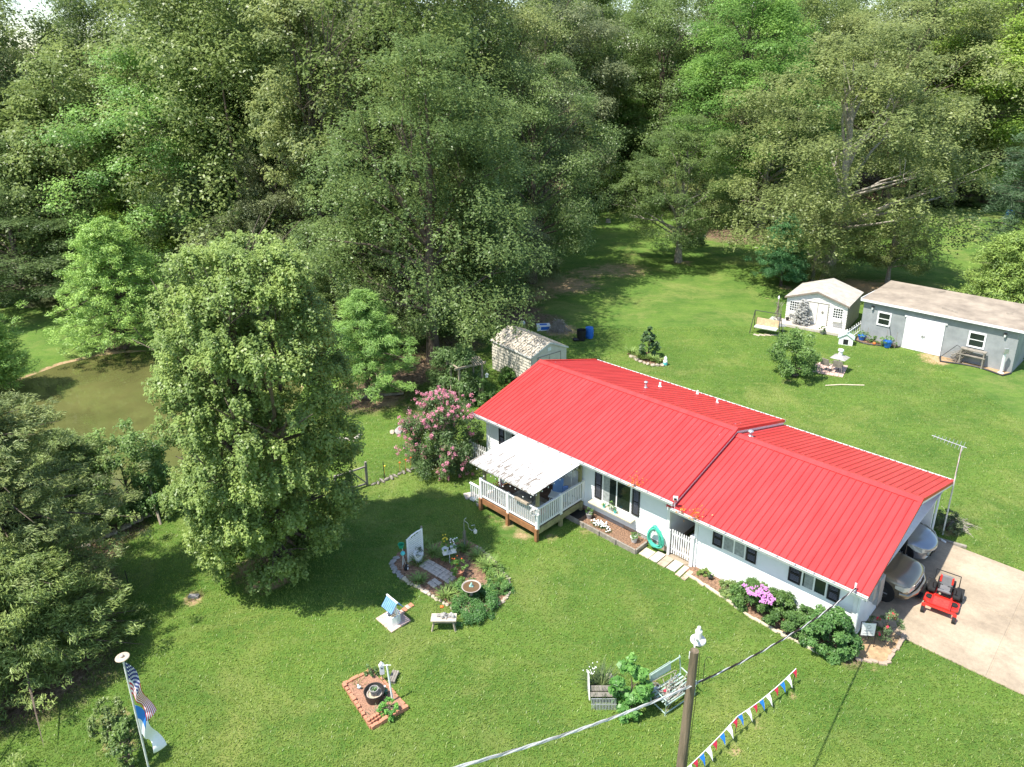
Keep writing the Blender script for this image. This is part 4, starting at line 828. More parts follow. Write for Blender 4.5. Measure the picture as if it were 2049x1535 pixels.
pot('shelf_pot', 'small teal pot right of the cream pot on the window shelf', 'flower pot', hw(7.68, .28, .78), .06, .12, 'turq', 'leaf', seed=10, ph=.14, pn=80)
g = random.Random(3); t = thing('bedding_flowers', 'patch of white bedding flowers in the raised bed', 'flowers', hw(7.25, -.02, .12), HA); f = MB(); lf = MB()
for i in range(70): x, y = g.gauss(0, .22), g.gauss(0, .08); z = .05 + g.random() * .13; f.ell((x, y, z), (.032, .032, .02), 6, 4); lf.tuft((x, y, 0), 3, .14, .03, .04)
lf.build('leaves', leafplain((.07, .16, .04)), t); f.build('petals', M['whitepetal'], t)
# garden hose coil on the wall
t = thing('garden_hose', 'big coil of turquoise garden hose hanging on the wall beside the picket gate', 'garden hose', hw(9.55, .36, .1), HA); h_ = MB(); g = random.Random(8)
for i in range(15):
    a = .2 + .13 * g.random(); b = .34 + .14 * g.random(); c = g.uniform(-.05, .05)
    h_.tube([(math.sin(th) * a * (1.15 - .35 * math.cos(th)) * .9 + c, -.05 - .1 * g.random() * 0 - .02 * i * .35, .52 + math.cos(th) * b) for th in [k * 2 * math.pi / 22 for k in range(23)]], .016, 6, False)
h_.build('coil', mat('hose_green', (.08, .5, .36), .45, .15, 6), t, smooth=True); MB().lathe([(.13, 0), (.13, .14), (.03, .16)], (0, 0, 0), 12).build('hanger', M['dirtywhite'], t).location = (0, .02, .62)
# picket gate
gt = thing('picket_gate', 'white picket gate closing the breezeway', 'gate', HO, HA)
gm_ = MB(); n = 9
for i in range(n): u = 10.14 + .76 * i / (n - 1); gm_.box((u, .5, .6), (.05, .022, 1.0 - .06 * math.sin(math.pi * i / (n - 1)))); gm_.lathe([(.03, 0), (.001, .06)], (u, .5, 1.08), 4)
for z in (.28, .92): gm_.bx(10.08, 10.98, .515, .55, z - .035, z + .035)
gm_.build('pickets', M['white'], gt); MB().box((11.02, .42, .62), (.12, .12, 1.24)).box((11.02, .42, 1.27), (.17, .17, .06)).build('gate_post', M['white'], gt, bevel=.006); MB().box((10.05, .42, .55), (.08, .08, 1.1)).build('gate_post', M['white'], gt)
def paver(u, v, a, b, rot, m, label, group, P=None, name='paving_stone', z=.0, h=.045): return tag(MB().box((0, 0, h / 2), (a, b, h)).build(name, M[m], loc=P or hw(u, v, z), rot=HA + rot, bevel=.008), label, 'paving stone', group)
for i, (u, v, a, b, m_) in enumerate(((9.45, -.05, .42, .5, 'tanpaint'), (9.85, .02, .34, .62, 'whitestone'), (10.22, .0, .32, .62, 'brick'), (10.6, .02, .36, .6, 'whitestone'), (10.95, -.05, .2, .66, 'pinkpaver'), (11.2, -.12, .18, .6, 'brick'))):
    paver(u, v, a, b, R.uniform(-.03, .03), m_, ['tan slab under the garden hose', 'pale slab right of the tan slab under the hose', 'brick-coloured slab left of the gate middle', 'pale slab before the picket gate', 'narrow pink slab before the gate post', 'brick-coloured strip at the corner of the wing bed'][i], 'slabs in front of the gate')
pot('black_pot', 'small black pot with a sprig at the left end of the wing bed', 'flower pot', at(1421, 1160), .09, .14, 'black', 'leaf', seed=12, ph=.22, pn=50)
# pink phlox heads
for i, (x, y) in enumerate(((1490, 1172), (1497, 1180), (1530, 1186), (1547, 1198), (1513, 1174), (1524, 1172), (1533, 1178), (1499, 1186), (1526, 1204), (1543, 1206), (1505, 1178), (1516, 1185), (1521, 1180), (1512, 1190), (1506, 1188), (1528, 1195), (1538, 1184), (1541, 1192), (1536, 1201), (1520, 1187))):
    f = MB(); g = random.Random(i); [f.ell((g.gauss(0, .035), g.gauss(0, .035), g.gauss(0, .025)), (.028, .028, .022), 6, 4) for _ in range(22)]
    z = .92; P = at(x, y, z); o = f.build('phlox_flower', M['magenta'], loc=P); tag(o, 'mauve pink phlox head above the wing bed shrubs, at its ' + ['far left', 'left, second cluster', 'upper middle right', 'right', 'top middle', 'top, right of the middle', 'upper right', 'lower left', 'lower right', 'right bottom', 'left middle', 'middle left', 'middle', 'low left middle', 'low left', 'middle right', 'right upper edge', 'right edge', 'right lower edge', 'centre'][i % 20] + ('' if i < 20 else ' rim'), 'flower', 'phlox flower heads'); 
# bed edging along the wing
g = random.Random(4)
def edging(pts, n, label, group, m='tanpaint', sz=(.3, .09, .06), name='edging_stone', rnd=True, jit=.03, frm='the left end'):
    P = [at(*p) for p in pts]; seg = [(P[i + 1] - P[i]).length for i in range(len(P) - 1)]; tot = sum(seg); protos = []
    for k in range(3):
        b = MB(); b.rock((0, 0, sz[2] * .4), (sz[0] / 2 * 1.1, sz[1] / 2 * 1.2, sz[2] * .8), g) if rnd else b.box((0, 0, sz[2] / 2), sz)
        o = b.build(name, M[m], bevel=0 if rnd else .006); protos.append(o)
    for i in range(n):
        s = tot * (i + .5) / n; j = 0
        while s > seg[j] and j < len(seg) - 1: s -= seg[j]; j += 1
        p = P[j].lerp(P[j + 1], s / seg[j]) + Vector((g.uniform(-jit, jit), g.uniform(-jit, jit), 0)); d_ = P[j + 1] - P[j]
        o = protos[i] if i < 3 else protos[i % 3].copy()
        if i >= 3: COL.objects.link(o)
        o.location = p; o.rotation_euler.z = math.atan2(d_.y, d_.x) + g.uniform(-.15, .15); k = g.uniform(.8, 1.15); o.scale = (k, k, k); tag(o, label + ', ' + nth(i) + ' from ' + frm.replace('the white stepping pavers', 'the paver path').replace('its sunny end', 'the sunny end'), 'edging stone', group)
edging([(1374, 1148), (1440, 1192), (1500, 1234), (1560, 1268), (1612, 1292), (1640, 1308)], 26, 'tan edging brick of the wing bed', 'bricks edging the wing bed', 'tanpaint', (.26, .1, .06), rnd=False)
edging([(1712, 1318), (1768, 1330), (1778, 1326), (1790, 1306), (1808, 1273), (1796, 1262)], 13, 'orange-tan brick edging the bare rose bed', 'bricks edging the rose bed', 'brick', (.24, .11, .07), rnd=False)
# rose bush with red flowers
T_, A_, h_, r_ = shrub(1768, 1284, 1222, 60, 1500, .06, (.09, .14, .06), 'rose bush with red blooms in the bare bed at the driveway', 'rose bush', 'rose_bush', seed=71, nc=22, prof=egg_prof, tr=.02)
f = MB(); g = random.Random(2)
for i in range(11): c = A_[6][g.randrange(len(A_[6]))]; c = Vector(c) + Vector((0, 0, .06)); [f.ell(c + Vector((g.gauss(0, .02), g.gauss(0, .02), g.gauss(0, .02))), (.035, .035, .03), 7, 5) for _ in range(4)]
f.build('flowers', M['redpetal'], T_)
# sign on a frame at the corner
t = thing('yard_sign', 'white sign in a black metal frame leaning by the right house corner', 'sign', hw(17.0, .75, 0), HA - .9 + math.pi / 2)
fr = MB(); [fr.tube([(x, 0, 0), (x, 0, .95)], .012, 6) for x in (-.24, .24)]; fr.tube([(-.24, 0, .95), (0, 0, 1.0), (.24, 0, .95)], .012, 6); fr.tube([(-.24, 0, .42), (.24, 0, .42)], .01, 6); fr.build('frame', M['black'], t)
p_ = MB().box((0, 0, .68), (.4, .012, .46)).build('panel', M['white'], t); em = MB(); em.tube([(math.cos(a) * .06, -.008, .78 + math.sin(a) * .06) for a in [k * math.pi / 10 for k in range(21)]], .006, 5, False); [em.box((0, -.008, z), (w_, .004, .012)) for z, w_ in ((.64, .26), (.6, .2), (.53, .3))]; em.build('emblem', M['greystone'], p_)
# antenna mast
B = at(1886, 1070); Tp = at(1925, 893, 4.05)
t = thing('antenna_mast', 'tall thin mast with a television antenna at the right rear corner of the carport', 'antenna', B)
d_ = Tp - B; MB().tube([(0, 0, 0), d_ * .5, d_], [.03, .027, .022], 8).build('mast', M['dirtywhite'], t, smooth=True)
an = MB(); bd = Vector((-.75, .6, .12)).normalized(); bs = d_ + bd * -.15; an.tube([bs, bs + bd * 1.15], .014, 6); pr = Vector((0, 0, 1)).cross(bd).normalized()
for i in range(9): c = bs + bd * (.1 + i * .12); L_ = .42 - .03 * i; an.tube([c - pr * L_, c + pr * L_], .007, 5)
an.build('antenna', M['metal'], t); ar = d_ + Vector((.02, 0, .02)); MB().tube([ar, ar + Vector((.0, 0, -.6)), d_ * .6, d_ * .3, Vector((-.05, .05, .1))], .006, 5).build('cable', M['black'], t)
# carport bump stop and dead stalks
tag(MB().box((0, 0, .05), (1.0, .12, .1)).build('landscape_timber', M['greywood'], loc=hw(17.4, 8.35, 0), rot=HA + .2), 'dark timber lying at the rear corner of the drive', 'timber')
g = random.Random(6); dk = MB(); [dk.tube([(g.gauss(0, .15), g.gauss(0, .15), 0), (g.gauss(0, .25), g.gauss(0, .25), g.uniform(.05, .25)), (g.gauss(0, .4), g.gauss(0, .4), g.uniform(.0, .2))], .008, 4) for _ in range(60)]
tag(dk.build('dead_stalks', M['deadwood'], loc=at(1912, 1052)), 'heap of dry stalks on the grass beside the antenna mast', 'dead stalks')

# ---------------------------------------------------------------- vehicles in the carport
def car(name, label, paint, u, v, kind):
    """nose points along +x; only the front comes out of the carport"""
    t = thing(name, label, 'car' if kind == 'sedan' else 'suv', hw(u, v, .05), HA)
    suv = kind == 'suv'; Wd = .9 if suv else .88; Ln = 4.6; hood = 1.0 if suv else .82; roof_ = 1.7 if suv else 1.38
    # body sections: (x, half width, z bottom, z top, how far the corners sweep back)
    if suv: secs = [(0, .74, .42, .6, .1), (0, .8, .36, .8, .12), (-.02, .84, .34, .84, .13), (-.12, .87, .28, .93, .12), (-.3, .9, .26, .985, .06), (-.9, .915, .25, 1.03, 0), (-1.4, .92, .25, 1.06, 0), (-3.4, .92, .25, 1.08, 0), (-4.3, .9, .28, 1.05, 0), (-4.5, .82, .34, 1.0, 0)]
    else: secs = [(0, .5, .34, .5, .18), (0, .66, .26, .58, .26), (-.03, .74, .22, .63, .28), (-.16, .82, .2, .7, .26), (-.45, .87, .19, .78, .12), (-1.0, .89, .19, .85, 0), (-1.5, .9, .19, .9, 0), (-3.4, .9, .19, .92, 0), (-4.3, .86, .22, .9, 0), (-4.5, .76, .3, .82, 0)]
    vs = []; fs = []
    prof = [(0, 1.0), (.45, .995), (.75, .97), (.9, .9), (.985, .74), (1, .5), (1.0, .2), (.97, .04), (.85, 0)]
    ring = [(-a, b) for a, b in prof[::-1][:-1]] + prof; m_ = len(ring)
    for x, w_, z0, z1, sw in secs:
        for a, b in ring: vs.append((x - sw * abs(a) ** 2.6, a * w_, z0 + (z1 - z0) * b + (.02 if .3 < abs(a) < .8 and b > .9 and x < -.2 else 0)))
    for i in range(len(secs) - 1):
        for k in range(m_ - 1): fs.append((i * m_ + k, i * m_ + k + 1, (i + 1) * m_ + k + 1, (i + 1) * m_ + k))
    fs.append(tuple(range(m_))); fs.append(tuple(reversed(range((len(secs) - 1) * m_, len(secs) * m_))))
    bm = MB().add(vs, fs); b = bm.build('body', mat(name + '_paint', paint, .28, .04, 2, metal=.7, coat=1), t); b.data.polygons.foreach_set('use_smooth', [True] * len(fs)); s_ = b.modifiers.new('sub', 'SUBSURF'); s_.levels = 2; s_.render_levels = 2
    cb = MB(); x0, x1 = -1.25, -4.1; cb.add([(x0, -.78, hood), (x0, .78, hood), (x1, .76, hood), (x1, -.76, hood), (x0 - .75, -.62, roof_), (x0 - .75, .62, roof_), (x1 + .35, .6, roof_), (x1 + .35, -.6, roof_)], [(0, 1, 5, 4), (1, 2, 6, 5), (2, 3, 7, 6), (3, 0, 4, 7), (4, 5, 6, 7)])
    cb.build('windows', M['glass'], t, bevel=.05); MB().box(((x0 - .75 + x1 + .35) / 2, 0, roof_ + .01), (x0 - .75 - x1 - .35, 1.2, .05)).build('roof', bpy.data.materials[name + '_paint'], t, bevel=.03)
    for s in (-1, 1):
        hl = MB()
        if suv: hl.add([(-.035, s * .47, .64), (-.035, s * .47, .8), (-.1, s * .74, .81), (-.22, s * .865, .8), (-.1, s * .76, .63), (-.24, s * .885, .63), (-.5, s * .905, .78), (-.5, s * .918, .68)], [(0, 4, 2, 1), (4, 5, 3, 2), (5, 7, 6, 3)])
        else: hl.add([(-.15, s * .46, .5), (-.13, s * .47, .6), (-.3, s * .72, .68), (-.62, s * .84, .76), (-.3, s * .74, .5), (-.48, s * .835, .55), (-.8, s * .885, .7)], [(0, 4, 2, 1), (4, 5, 3, 2), (5, 6, 3)])
        ho = hl.build('headlight', mat('headlamp', (.62, .6, .5), .1, .1, 4, spec=.9), t); sm = ho.modifiers.new('thick', 'SOLIDIFY'); sm.thickness = .03; sm.offset = 0
        mr = MB(); mr.box((-1.55, s * 1.0, hood + .1), (.12, .2, .13)); mr.build('mirror', bpy.data.materials[name + '_paint'], t, bevel=.03)
    gl = MB(); gw = .86 if suv else .62; gz = .7 if suv else .5; gx = -.02 if suv else -.13
    for k in range(8):
        y0 = -gw / 2 + gw * k / 8; y1 = y0 + gw / 8; ym = (y0 + y1) / 2; gl.m(0).box((gx - .12 * abs(ym) ** 2.2, ym, gz), (.04, gw / 8 + .005, .13 if suv else .1))
        for z in ((gz - .02, gz + .07) if suv else (gz - .03, gz, gz + .045)): gl.m(1).box((gx + .02 - .12 * abs(ym) ** 2.2, ym, z), (.014, gw / 8 + .003, .016))
    gl.m(1).ell((gx + .03, 0, gz + .01), (.014, .07, .045), 10, 6); gl.build('grille', [M['black'], M['metal']], t)
    MB().box((-.02 if suv else -.1, 0, .4 if suv else .3), (.06, .9 if suv else .7, .06)).build('air_intake', M['black'], t, bevel=.02)
    if suv: bp_ = MB(); bp_.tube([(-.36, -.9, .52), (-.12, -.8, .5), (.03, -.4, .5), (.045, 0, .5), (.03, .4, .5), (-.12, .8, .5), (-.36, .9, .52)], .07, 10); bp_.build('bumper', bpy.data.materials[name + '_paint'], t, smooth=True)
    MB().box((-.03 if not suv else .11, 0, .42 if not suv else .52), (.012, .3, .12)).build('front_plate', M['black'], t)
    for x in (-.88, -3.6):
        for s in (-1, 1):
            y = s * (Wd - .1); R0 = .35 if suv else .32
            wh = MB(); wh.tube([(x, y - .1, R0), (x, y + .115, R0)], R0, 24); wo_ = wh.build('wheel', M['rubber'], t, smooth=True)
            rm = MB(); rm.tube([(x, y + s * .105, R0), (x, y + s * .125, R0)], R0 * .62, 20); rm.m(1)
            for k in range(5): a = k * 1.2566; rm.beam((x, y + s * .13, R0), (x + math.cos(a) * R0 * .55, y + s * .13, R0 + math.sin(a) * R0 * .55), .05, .02)
            rm.build('rim', [M['darkmetal'], M['metal']], wo_)
            ar = MB(); ar.tube([(x, s * (Wd - .26), R0 + .02), (x, s * (Wd + .016), R0 + .02)], R0 + .07, 24); ar.build('wheel_arch', M['black'], t)
    return t
car('silver_sedan', 'silver sedan parked nose out on the far side of the carport', (.3, .32, .36), 17.25, 6.85, 'sedan')
car('tan_suv', 'tan pickup-nosed suv parked nose out under the near side of the carport', (.27, .225, .165), 17.45, 4.15, 'suv')

# ---------------------------------------------------------------- zero-turn mower
t = thing('riding_mower', 'red and black zero-turn riding mower parked on the concrete drive', 'mower', at(1884, 1207, .05), math.radians(-128)); t.scale = (.86, .86, .8); red = M['red']; bk = M['rubber']
# nose along +x
dk = MB(); dk.prism([(-.05, -.58), (.4, -.6), (.55, -.46), (.55, .46), (.4, .6), (-.05, .6), (-.2, .4), (-.2, -.4)], .12, .25); dk.build('cutting_deck', red, t, bevel=.03)
ch = MB(); ch.prism([(.0, -.64), (.4, -.66), (.36, -1.0), (.08, -1.0)], .12, .2); ch.build('discharge_chute', bk, t, bevel=.02)
fp = MB(); fp.bx(.1, .78, -.32, .32, .3, .34); fp.bx(.76, .8, -.34, .34, .3, .42); fp.bx(.1, .78, -.34, -.31, .3, .38); fp.bx(.1, .78, .31, .34, .3, .38); fp.build('foot_plate', red, t, bevel=.006)
fr = MB(); fr.beam((.85, -.55, .33), (.85, .55, .33), .08, .06); [fr.beam((-.7, s * .28, .3), (.86, s * .28, .3), .06, .07) for s in (-1, 1)]; fr.build('frame', red, t, bevel=.006)
MB().bx(.16, .7, -.26, .26, .341, .35).build('foot_mat', mat('worn_red', (.4, .05, .04), .8, .3, 12), t); [MB().lathe([(.13, .25), (.12, .31), (.04, .33)], (.2, s * .42, 0), 14).build('spindle_cover', bk, t) for s in (-1, 1)]
eb = MB(); eb.bx(-.95, -.5, -.3, .3, .3, .62); eb.lathe([(.22, .62), (.22, .7), (.1, .74)], (-.72, 0, 0), 16); eb.build('engine', bk, t, bevel=.03)
fd_ = MB(); [fd_.bx(-.6, .05, s * .42 - .13, s * .42 + .13, .4, .56) for s in (-1, 1)]; fd_.build('fender', bk, t, bevel=.05)
se = MB().box((-.2, 0, .58), (.46, .46, .12)).build('seat', mat('grey_vinyl', (.16, .16, .165), .6, .1, 6), t, bevel=.04); MB().box((-.46, 0, .82), (.1, .46, .46), Matrix.Rotation(-.2, 3, 'Y')).build('backrest', bpy.data.materials['grey_vinyl'], t, bevel=.05)
for s in (-1, 1): MB().box((-.2, s * .2, .61), (.4, .07, .1)).build('seat_bolster', bk, t, bevel=.03); MB().box((-.44, s * .2, .88), (.1, .07, .3), Matrix.Rotation(-.2, 3, 'Y')).build('seat_bolster', red, t, bevel=.02)
for s in (-1, 1):
    MB().tube([(-.1, s * .38, .5), (.05, s * .4, .85), (.12, s * .36, .98), (.12, s * .08, .98)], .016, 8).build('steering_lever', bk, t)
    wh = MB(); wh.tube([(-.6, s * .5 - .13, .27), (-.6, s * .5 + .13, .27)], .27, 22); w_ = wh.build('rear_wheel', bk, t, smooth=True); MB().tube([(-.6, s * .5 + s * .125, .27), (-.6, s * .5 + s * .14, .27)], .13, 16).build('rim', M['dirtywhite'], w_)
    wh = MB(); wh.tube([(.95, s * .52 - .06, .13), (.95, s * .52 + .06, .13)], .13, 16); w_ = wh.build('caster_wheel', bk, t, smooth=True); MB().tube([(.95, s * .52 - .065, .13), (.95, s * .52 + .065, .13)], .06, 12).build('rim', red, w_); MB().beam((.93, s * .52, .14), (.87, s * .52, .36), .14, .03).build('caster_fork', red, t)
MB().tube([(-.75, -.42, .4), (-.78, -.42, 1.0), (-.78, .42, 1.0), (-.75, .42, .4)], .022, 8).build('roll_bar', bk, t)
# ---------------------------------------------------------------- front yard
def yaw(p, q):  # heading from ground pixel p to ground pixel q
    d = at(*q) - at(*p); return math.atan2(d.y, d.x)
# island bed
g = random.Random(12)
edging([(842, 1180), (870, 1197), (885, 1207), (905, 1217), (932, 1223), (958, 1224), (985, 1219), (1006, 1206), (1021, 1186), (1016, 1158), (1001, 1140), (984, 1118), (968, 1106), (952, 1094)], 40, 'rough tan stone edging the island bed', 'tan stones edging the island bed', 'stone', (.17, .12, .07), 'edging_stone', frm='the white stepping pavers')
edging([(842, 1178), (822, 1168), (805, 1158)], 8, 'yellowish tan stone of the island bed rim', 'yellowish stones on the left rim', 'tanpaint', (.2, .14, .05), 'edging_stone', frm='the white stepping pavers')
edging([(806, 1158), (795, 1148), (786, 1136), (786, 1126), (794, 1115)], 9, 'grey shaded stone at the island bed rim', 'grey stones at the upper left rim', 'greystone', (.24, .14, .06), 'edging_stone', frm='its sunny end')
A0, B0 = at(848, 1128), at(908, 1163); d0 = (B0 - A0); ln = d0.length; hd = math.atan2(d0.y, d0.x); pr = Vector((-d0.y, d0.x, 0)).normalized()
for i in range(8):
    for j in range(3):
        p = A0 + d0 * ((i + .5) / 8) + pr * (j - 1) * .17 + Vector((g.uniform(-.008, .008), g.uniform(-.008, .008), .03))
        paver(0, 0, ln / 8 * .93, .155, hd - HA, 'whitestone', 'pale paver of the island bed path, ' + ['lower', 'middle', 'upper'][j] + ' row, ' + nth(i) + ' from the lattice trellis', 'pavers of the island bed path', P=p, name='paver')
for q5, (x, y) in enumerate(((862, 1168), (870, 1163), (868, 1173), (877, 1168), (852, 1185))): paver(0, 0, .2, .16, hd - HA + g.uniform(-.1, .1), 'whitestone', 'white stepping paver below the path, ' + ['left one of the square', 'upper one of the square', 'lower one of the square', 'right one of the square', 'the lone one at the bed rim'][q5], 'white pavers below the path', P=at(x, y, .03), name='paver')
def ylily(px, py, n, L, label, c=(.2, .3, .07), cat='plant', name='daylily_clump', sp=.2, w=.032):
    n = int(n * 1.7)
    t = thing(name, label, cat, at(px, py, .03)); MB().tuft((0, 0, 0), n, L, w, sp, .9, g).build('leaves', leafplain(c), t); return t
for a in ((838, 1128, 40, .5, 'spiky green clump in front of the lattice trellis'), (838, 1165, 60, .42, 'arching yellow-green clump left of the paver path'), (868, 1110, 70, .55, 'dark green strappy clump right of the white urn'), (893, 1118, 80, .55, 'strappy clump in front of the two white pots'),
          (955, 1118, 90, .5, 'light green strappy clump at the upper right of the island bed'), (975, 1138, 110, .55, 'largest light green arching clump, right of the terracotta pot'), (1000, 1165, 60, .4, 'low strappy clump at the right rim of the island bed'), (893, 1195, 70, .45, 'strappy clump at the lower left rim of the island bed'), (930, 1100, 60, .45, 'grassy clump at the foot of the scroll hook'), (905, 1180, 50, .35, 'short clump left of the bird bath'), (965, 1195, 40, .5, 'tall blades in the dark green mat below the bird bath'), (848, 1095, 50, .5, 'dark strappy clump at the back of the island bed')):
    ylily(*a)
shrub(952, 1212, 1168, 105, 16000, .045, (.065, .16, .045), 'dense low green mat filling the lower end of the island bed', 'plant', 'low_plant', seed=72, nc=70, hh=.38, clump=(.14, .22))
shrub(1000, 1180, 1150, 50, 5000, .045, (.075, .17, .045), 'low green foliage at the right side of the island bed', 'plant', 'low_plant', seed=73, nc=30, hh=.32)
shrub(905, 1105, 1080, 40, 2200, .05, (.1, .2, .05), 'feathery green plant behind the two white pots', 'plant', 'low_plant', seed=76, nc=24, hh=.55)
shrub(985, 1150, 1130, 50, 3000, .05, (.11, .2, .05), 'low leafy plant between the arching clumps and the right rim', 'plant', 'low_plant', seed=77, nc=24, hh=.3)
shrub(925, 1180, 1165, 40, 2400, .05, (.09, .19, .05), 'low leafy plant in front of the terracotta pot', 'plant', 'low_plant', seed=78, nc=20, hh=.3)
# lattice trellis
P = at(832, 1120); hd = yaw((820, 1124), (847, 1113)); t = thing('lattice_trellis', 'pale blue-white lattice trellis with an arched top in the island bed', 'trellis', P, hd)
fr = MB(); fr.box((-.3, 0, .5), (.06, .05, 1.0)); fr.box((.3, 0, .62), (.06, .05, 1.24)); fr.tube([(-.3, 0, .98), (-.1, 0, 1.1), (.1, 0, 1.17), (.3, 0, 1.2)], .03, 6); fr.bx(-.3, .3, -.02, .02, .05, .1); fr.build('frame', M['white'], t)
la = MB()
for i in range(-9, 15):
    for s in (-1, 1):
        pts = []
        for k in range(25):
            x = -.27 + .54 * k / 24; z = .1 + i * .085 + s * (x + (.27 if s > 0 else -.27)) * 1.1
            if .1 < z < .97 + (x + .27) * .38: pts.append((x, .006 * s, z))
        if len(pts) > 1: la.beam(pts[0], pts[-1], .014, .03)
la.build('lattice', M['white'], t)
MB().ell((0, 0, .04), (.05, .03, .05), 8, 6).build('finial', M['greywood'], t).location = (.3, 0, 1.26)
pot('white_urn', 'tall white urn planter standing before the lattice trellis', 'planter', at(838, 1124, .03), .17, .38, 'white', 'leaf', seed=14, ph=.25, pn=160, color=(.1, .13, .08))
t = thing('green_bucket', 'green bucket hung on a stake at the left of the lattice trellis', 'bucket', at(806, 1138)); MB().lathe([(.08, .72), (.12, .88), (.11, .88), (.07, .73)], n=16).build('bucket', M['green'], t, smooth=True).location = (-.05, .25, .0); MB().tube([(0, .2, 0), (0, .2, .75)], .012, 6).build('stake', M['dirtywhite'], t)
t = thing('gazing_ball', 'turquoise gazing ball on a thin white stand beside the green bucket', 'gazing ball', at(808, 1136)); MB().ell((0, 0, .62), (.085, .085, .085), 16, 10).build('ball', M['turq'], t, smooth=True); s_ = MB(); [s_.tube([(math.cos(a) * .1, math.sin(a) * .1, 0), (0, 0, .55)], .008, 5) for a in (0, 2.1, 4.2)]; s_.build('stand', M['dirtywhite'], t)
t = thing('animal_figure', 'small black and white animal statue at the left rim of the island bed', 'statue', at(813, 1142)); MB().ell((0, 0, .1), (.08, .06, .11), 10, 8).ell((.02, 0, .24), (.055, .05, .05), 10, 7).ell((.0, .035, .29), (.015, .01, .02), 6, 5).ell((.0, -.035, .29), (.015, .01, .02), 6, 5).build('body', M['black'], t, smooth=True); MB().ell((.05, 0, .1), (.04, .045, .07), 8, 6).ell((.065, 0, .23), (.02, .03, .025), 8, 6).build('white_patches', M['white'], t, smooth=True)
t = thing('plant_stand', 'tall white stand below the two white pots in the island bed', 'stand', at(900, 1125, .03)); s_ = MB(); s_.tube([(0, 0, 0), (0, 0, .42)], .02, 7); s_.box((0, 0, .43), (.5, .22, .02), rz(.35)); s_.build('stand', M['dirtywhite'], t)
pot('flower_pot', 'left one of two white pots on the stand, with feathery green and yellow flowers', 'flower pot', at(900, 1125, .03) + Vector((-.14, -.05, .44)), .12, .2, 'white', 'leaf', seed=15, ph=.5, pn=500, color=(.14, .24, .05), flowers=('yellow', 10))
pot('flower_pot', 'right one of two white pots on the stand, with small white daisies', 'flower pot', at(900, 1125, .03) + Vector((.15, .06, .44)), .12, .2, 'white', 'leaf', seed=16, ph=.35, pn=260, flowers=('whitepetal', 12))
pot('terracotta_pot', 'terracotta pot full of feathery green leaves beside the path in the island bed', 'flower pot', at(918, 1153, .03), .19, .26, 'terra', 'leaf', seed=17, ph=.5, pn=1300, color=(.1, .21, .04), flowers=('orange', 6))
t = thing('bird_bath', 'round bird bath with brown water and a small frog figure in the island bed', 'bird bath', at(944, 1205, .03)); MB().lathe([(.16, 0), (.14, .04), (.06, .08), (.05, .45), (.1, .55), (.3, .62), (.33, .66), (.3, .66), (.27, .63), (.05, .615)], n=28).build('basin', mat('taupe_stone', (.4, .34, .3), .85, .12, 6), t, smooth=True)
MB().lathe([(.285, .64), (.001, .641)], n=28).build('water', mat('brown_water', (.14, .085, .045), .08, .1, 4), t); MB().box((0, 0, .66), (.14, .09, .03)).ell((0, 0, .71), (.05, .04, .045), 8, 6).ell((.01, 0, .77), (.035, .035, .03), 8, 6).build('frog_figure', mat('verdigris', (.3, .48, .42), .7, .15, 8), t)
# scroll hook
t = thing('scroll_hook', 'grey wrought scroll hook with hanging lantern in the island bed', 'garden hook', at(930, 1098)); hk = MB(); hk.tube([(0, 0, 0), (0, 0, 1.15), (.02, 0, 1.3), (.1, 0, 1.36)], .012, 6); hk.tube([(0, 0, 1.25), (.15, 0, 1.12), (.18, 0, .9), (.3, 0, .8), (.42, 0, .9), (.4, 0, 1.05), (.28, 0, 1.02)], .011, 6); hk.build('hook', M['metal'], t)
MB().lathe([(.05, 0), (.07, .04), (.07, .12), (.02, .18)], n=10).build('lantern', M['dirtywhite'], t).location = (.42, 0, .68)
vb = MB(); [vb.tube([(g.gauss(0, .04), g.gauss(0, .04), 0), (g.gauss(0, .05), g.gauss(0, .05), .3), (g.gauss(0, .03), g.gauss(0, .03), .8)], .006, 4) for _ in range(16)]; vb.build('dry_vine', M['greywood'], t)
# wishing well
P = at(787, 1240); hd = yaw((757, 1240), (782, 1262))
for i, (x, y) in enumerate(((772, 1241), (787, 1252), (788, 1231), (803, 1242))): paver(0, 0, .44, .38, hd - HA, 'pinkpaver', ['near left', 'near right', 'far left', 'far right'][i] + ' one of the four pink slabs under the wishing well', 'pink slabs under the wishing well', P=at(787, 1241) + Vector((math.cos(hd), math.sin(hd), 0)) * (.225 if i % 2 else -.225) + Vector((-math.sin(hd), math.cos(hd), 0)) * (.195 if i > 1 else -.195), name='slab')
t = thing('wishing_well', 'small white wooden wishing well with a blue slatted roof', 'wishing well', at(788, 1244, .045), hd); wb = MB()
for i in range(8):
    a = i * math.pi / 4 + .39; wb.box((math.cos(a) * .2, math.sin(a) * .2, .17), (.03, .16, .34), rz(a))
wb.build('basin', M['white'], t, bevel=.004); MB().lathe([(.19, .16), (.001, .161)], n=8).build('fill', M['tanpaint'], t)
for s in (-1, 1): MB().box((s * .19, 0, .42), (.035, .035, .84)).build('post', M['white'], t)
rb = MB()
for s in (-1, 1):
    for i in range(7): x = -.24 + i * .08; rb.beam((x, s * .24, .6), (x, .0, .9), .066, .018)
rb.build('roof', mat('light_blue_paint', (.16, .32, .62), .6, .15, 6), t); MB().box((0, 0, .91), (.6, .05, .03)).build('ridge_board', M['white'], t)
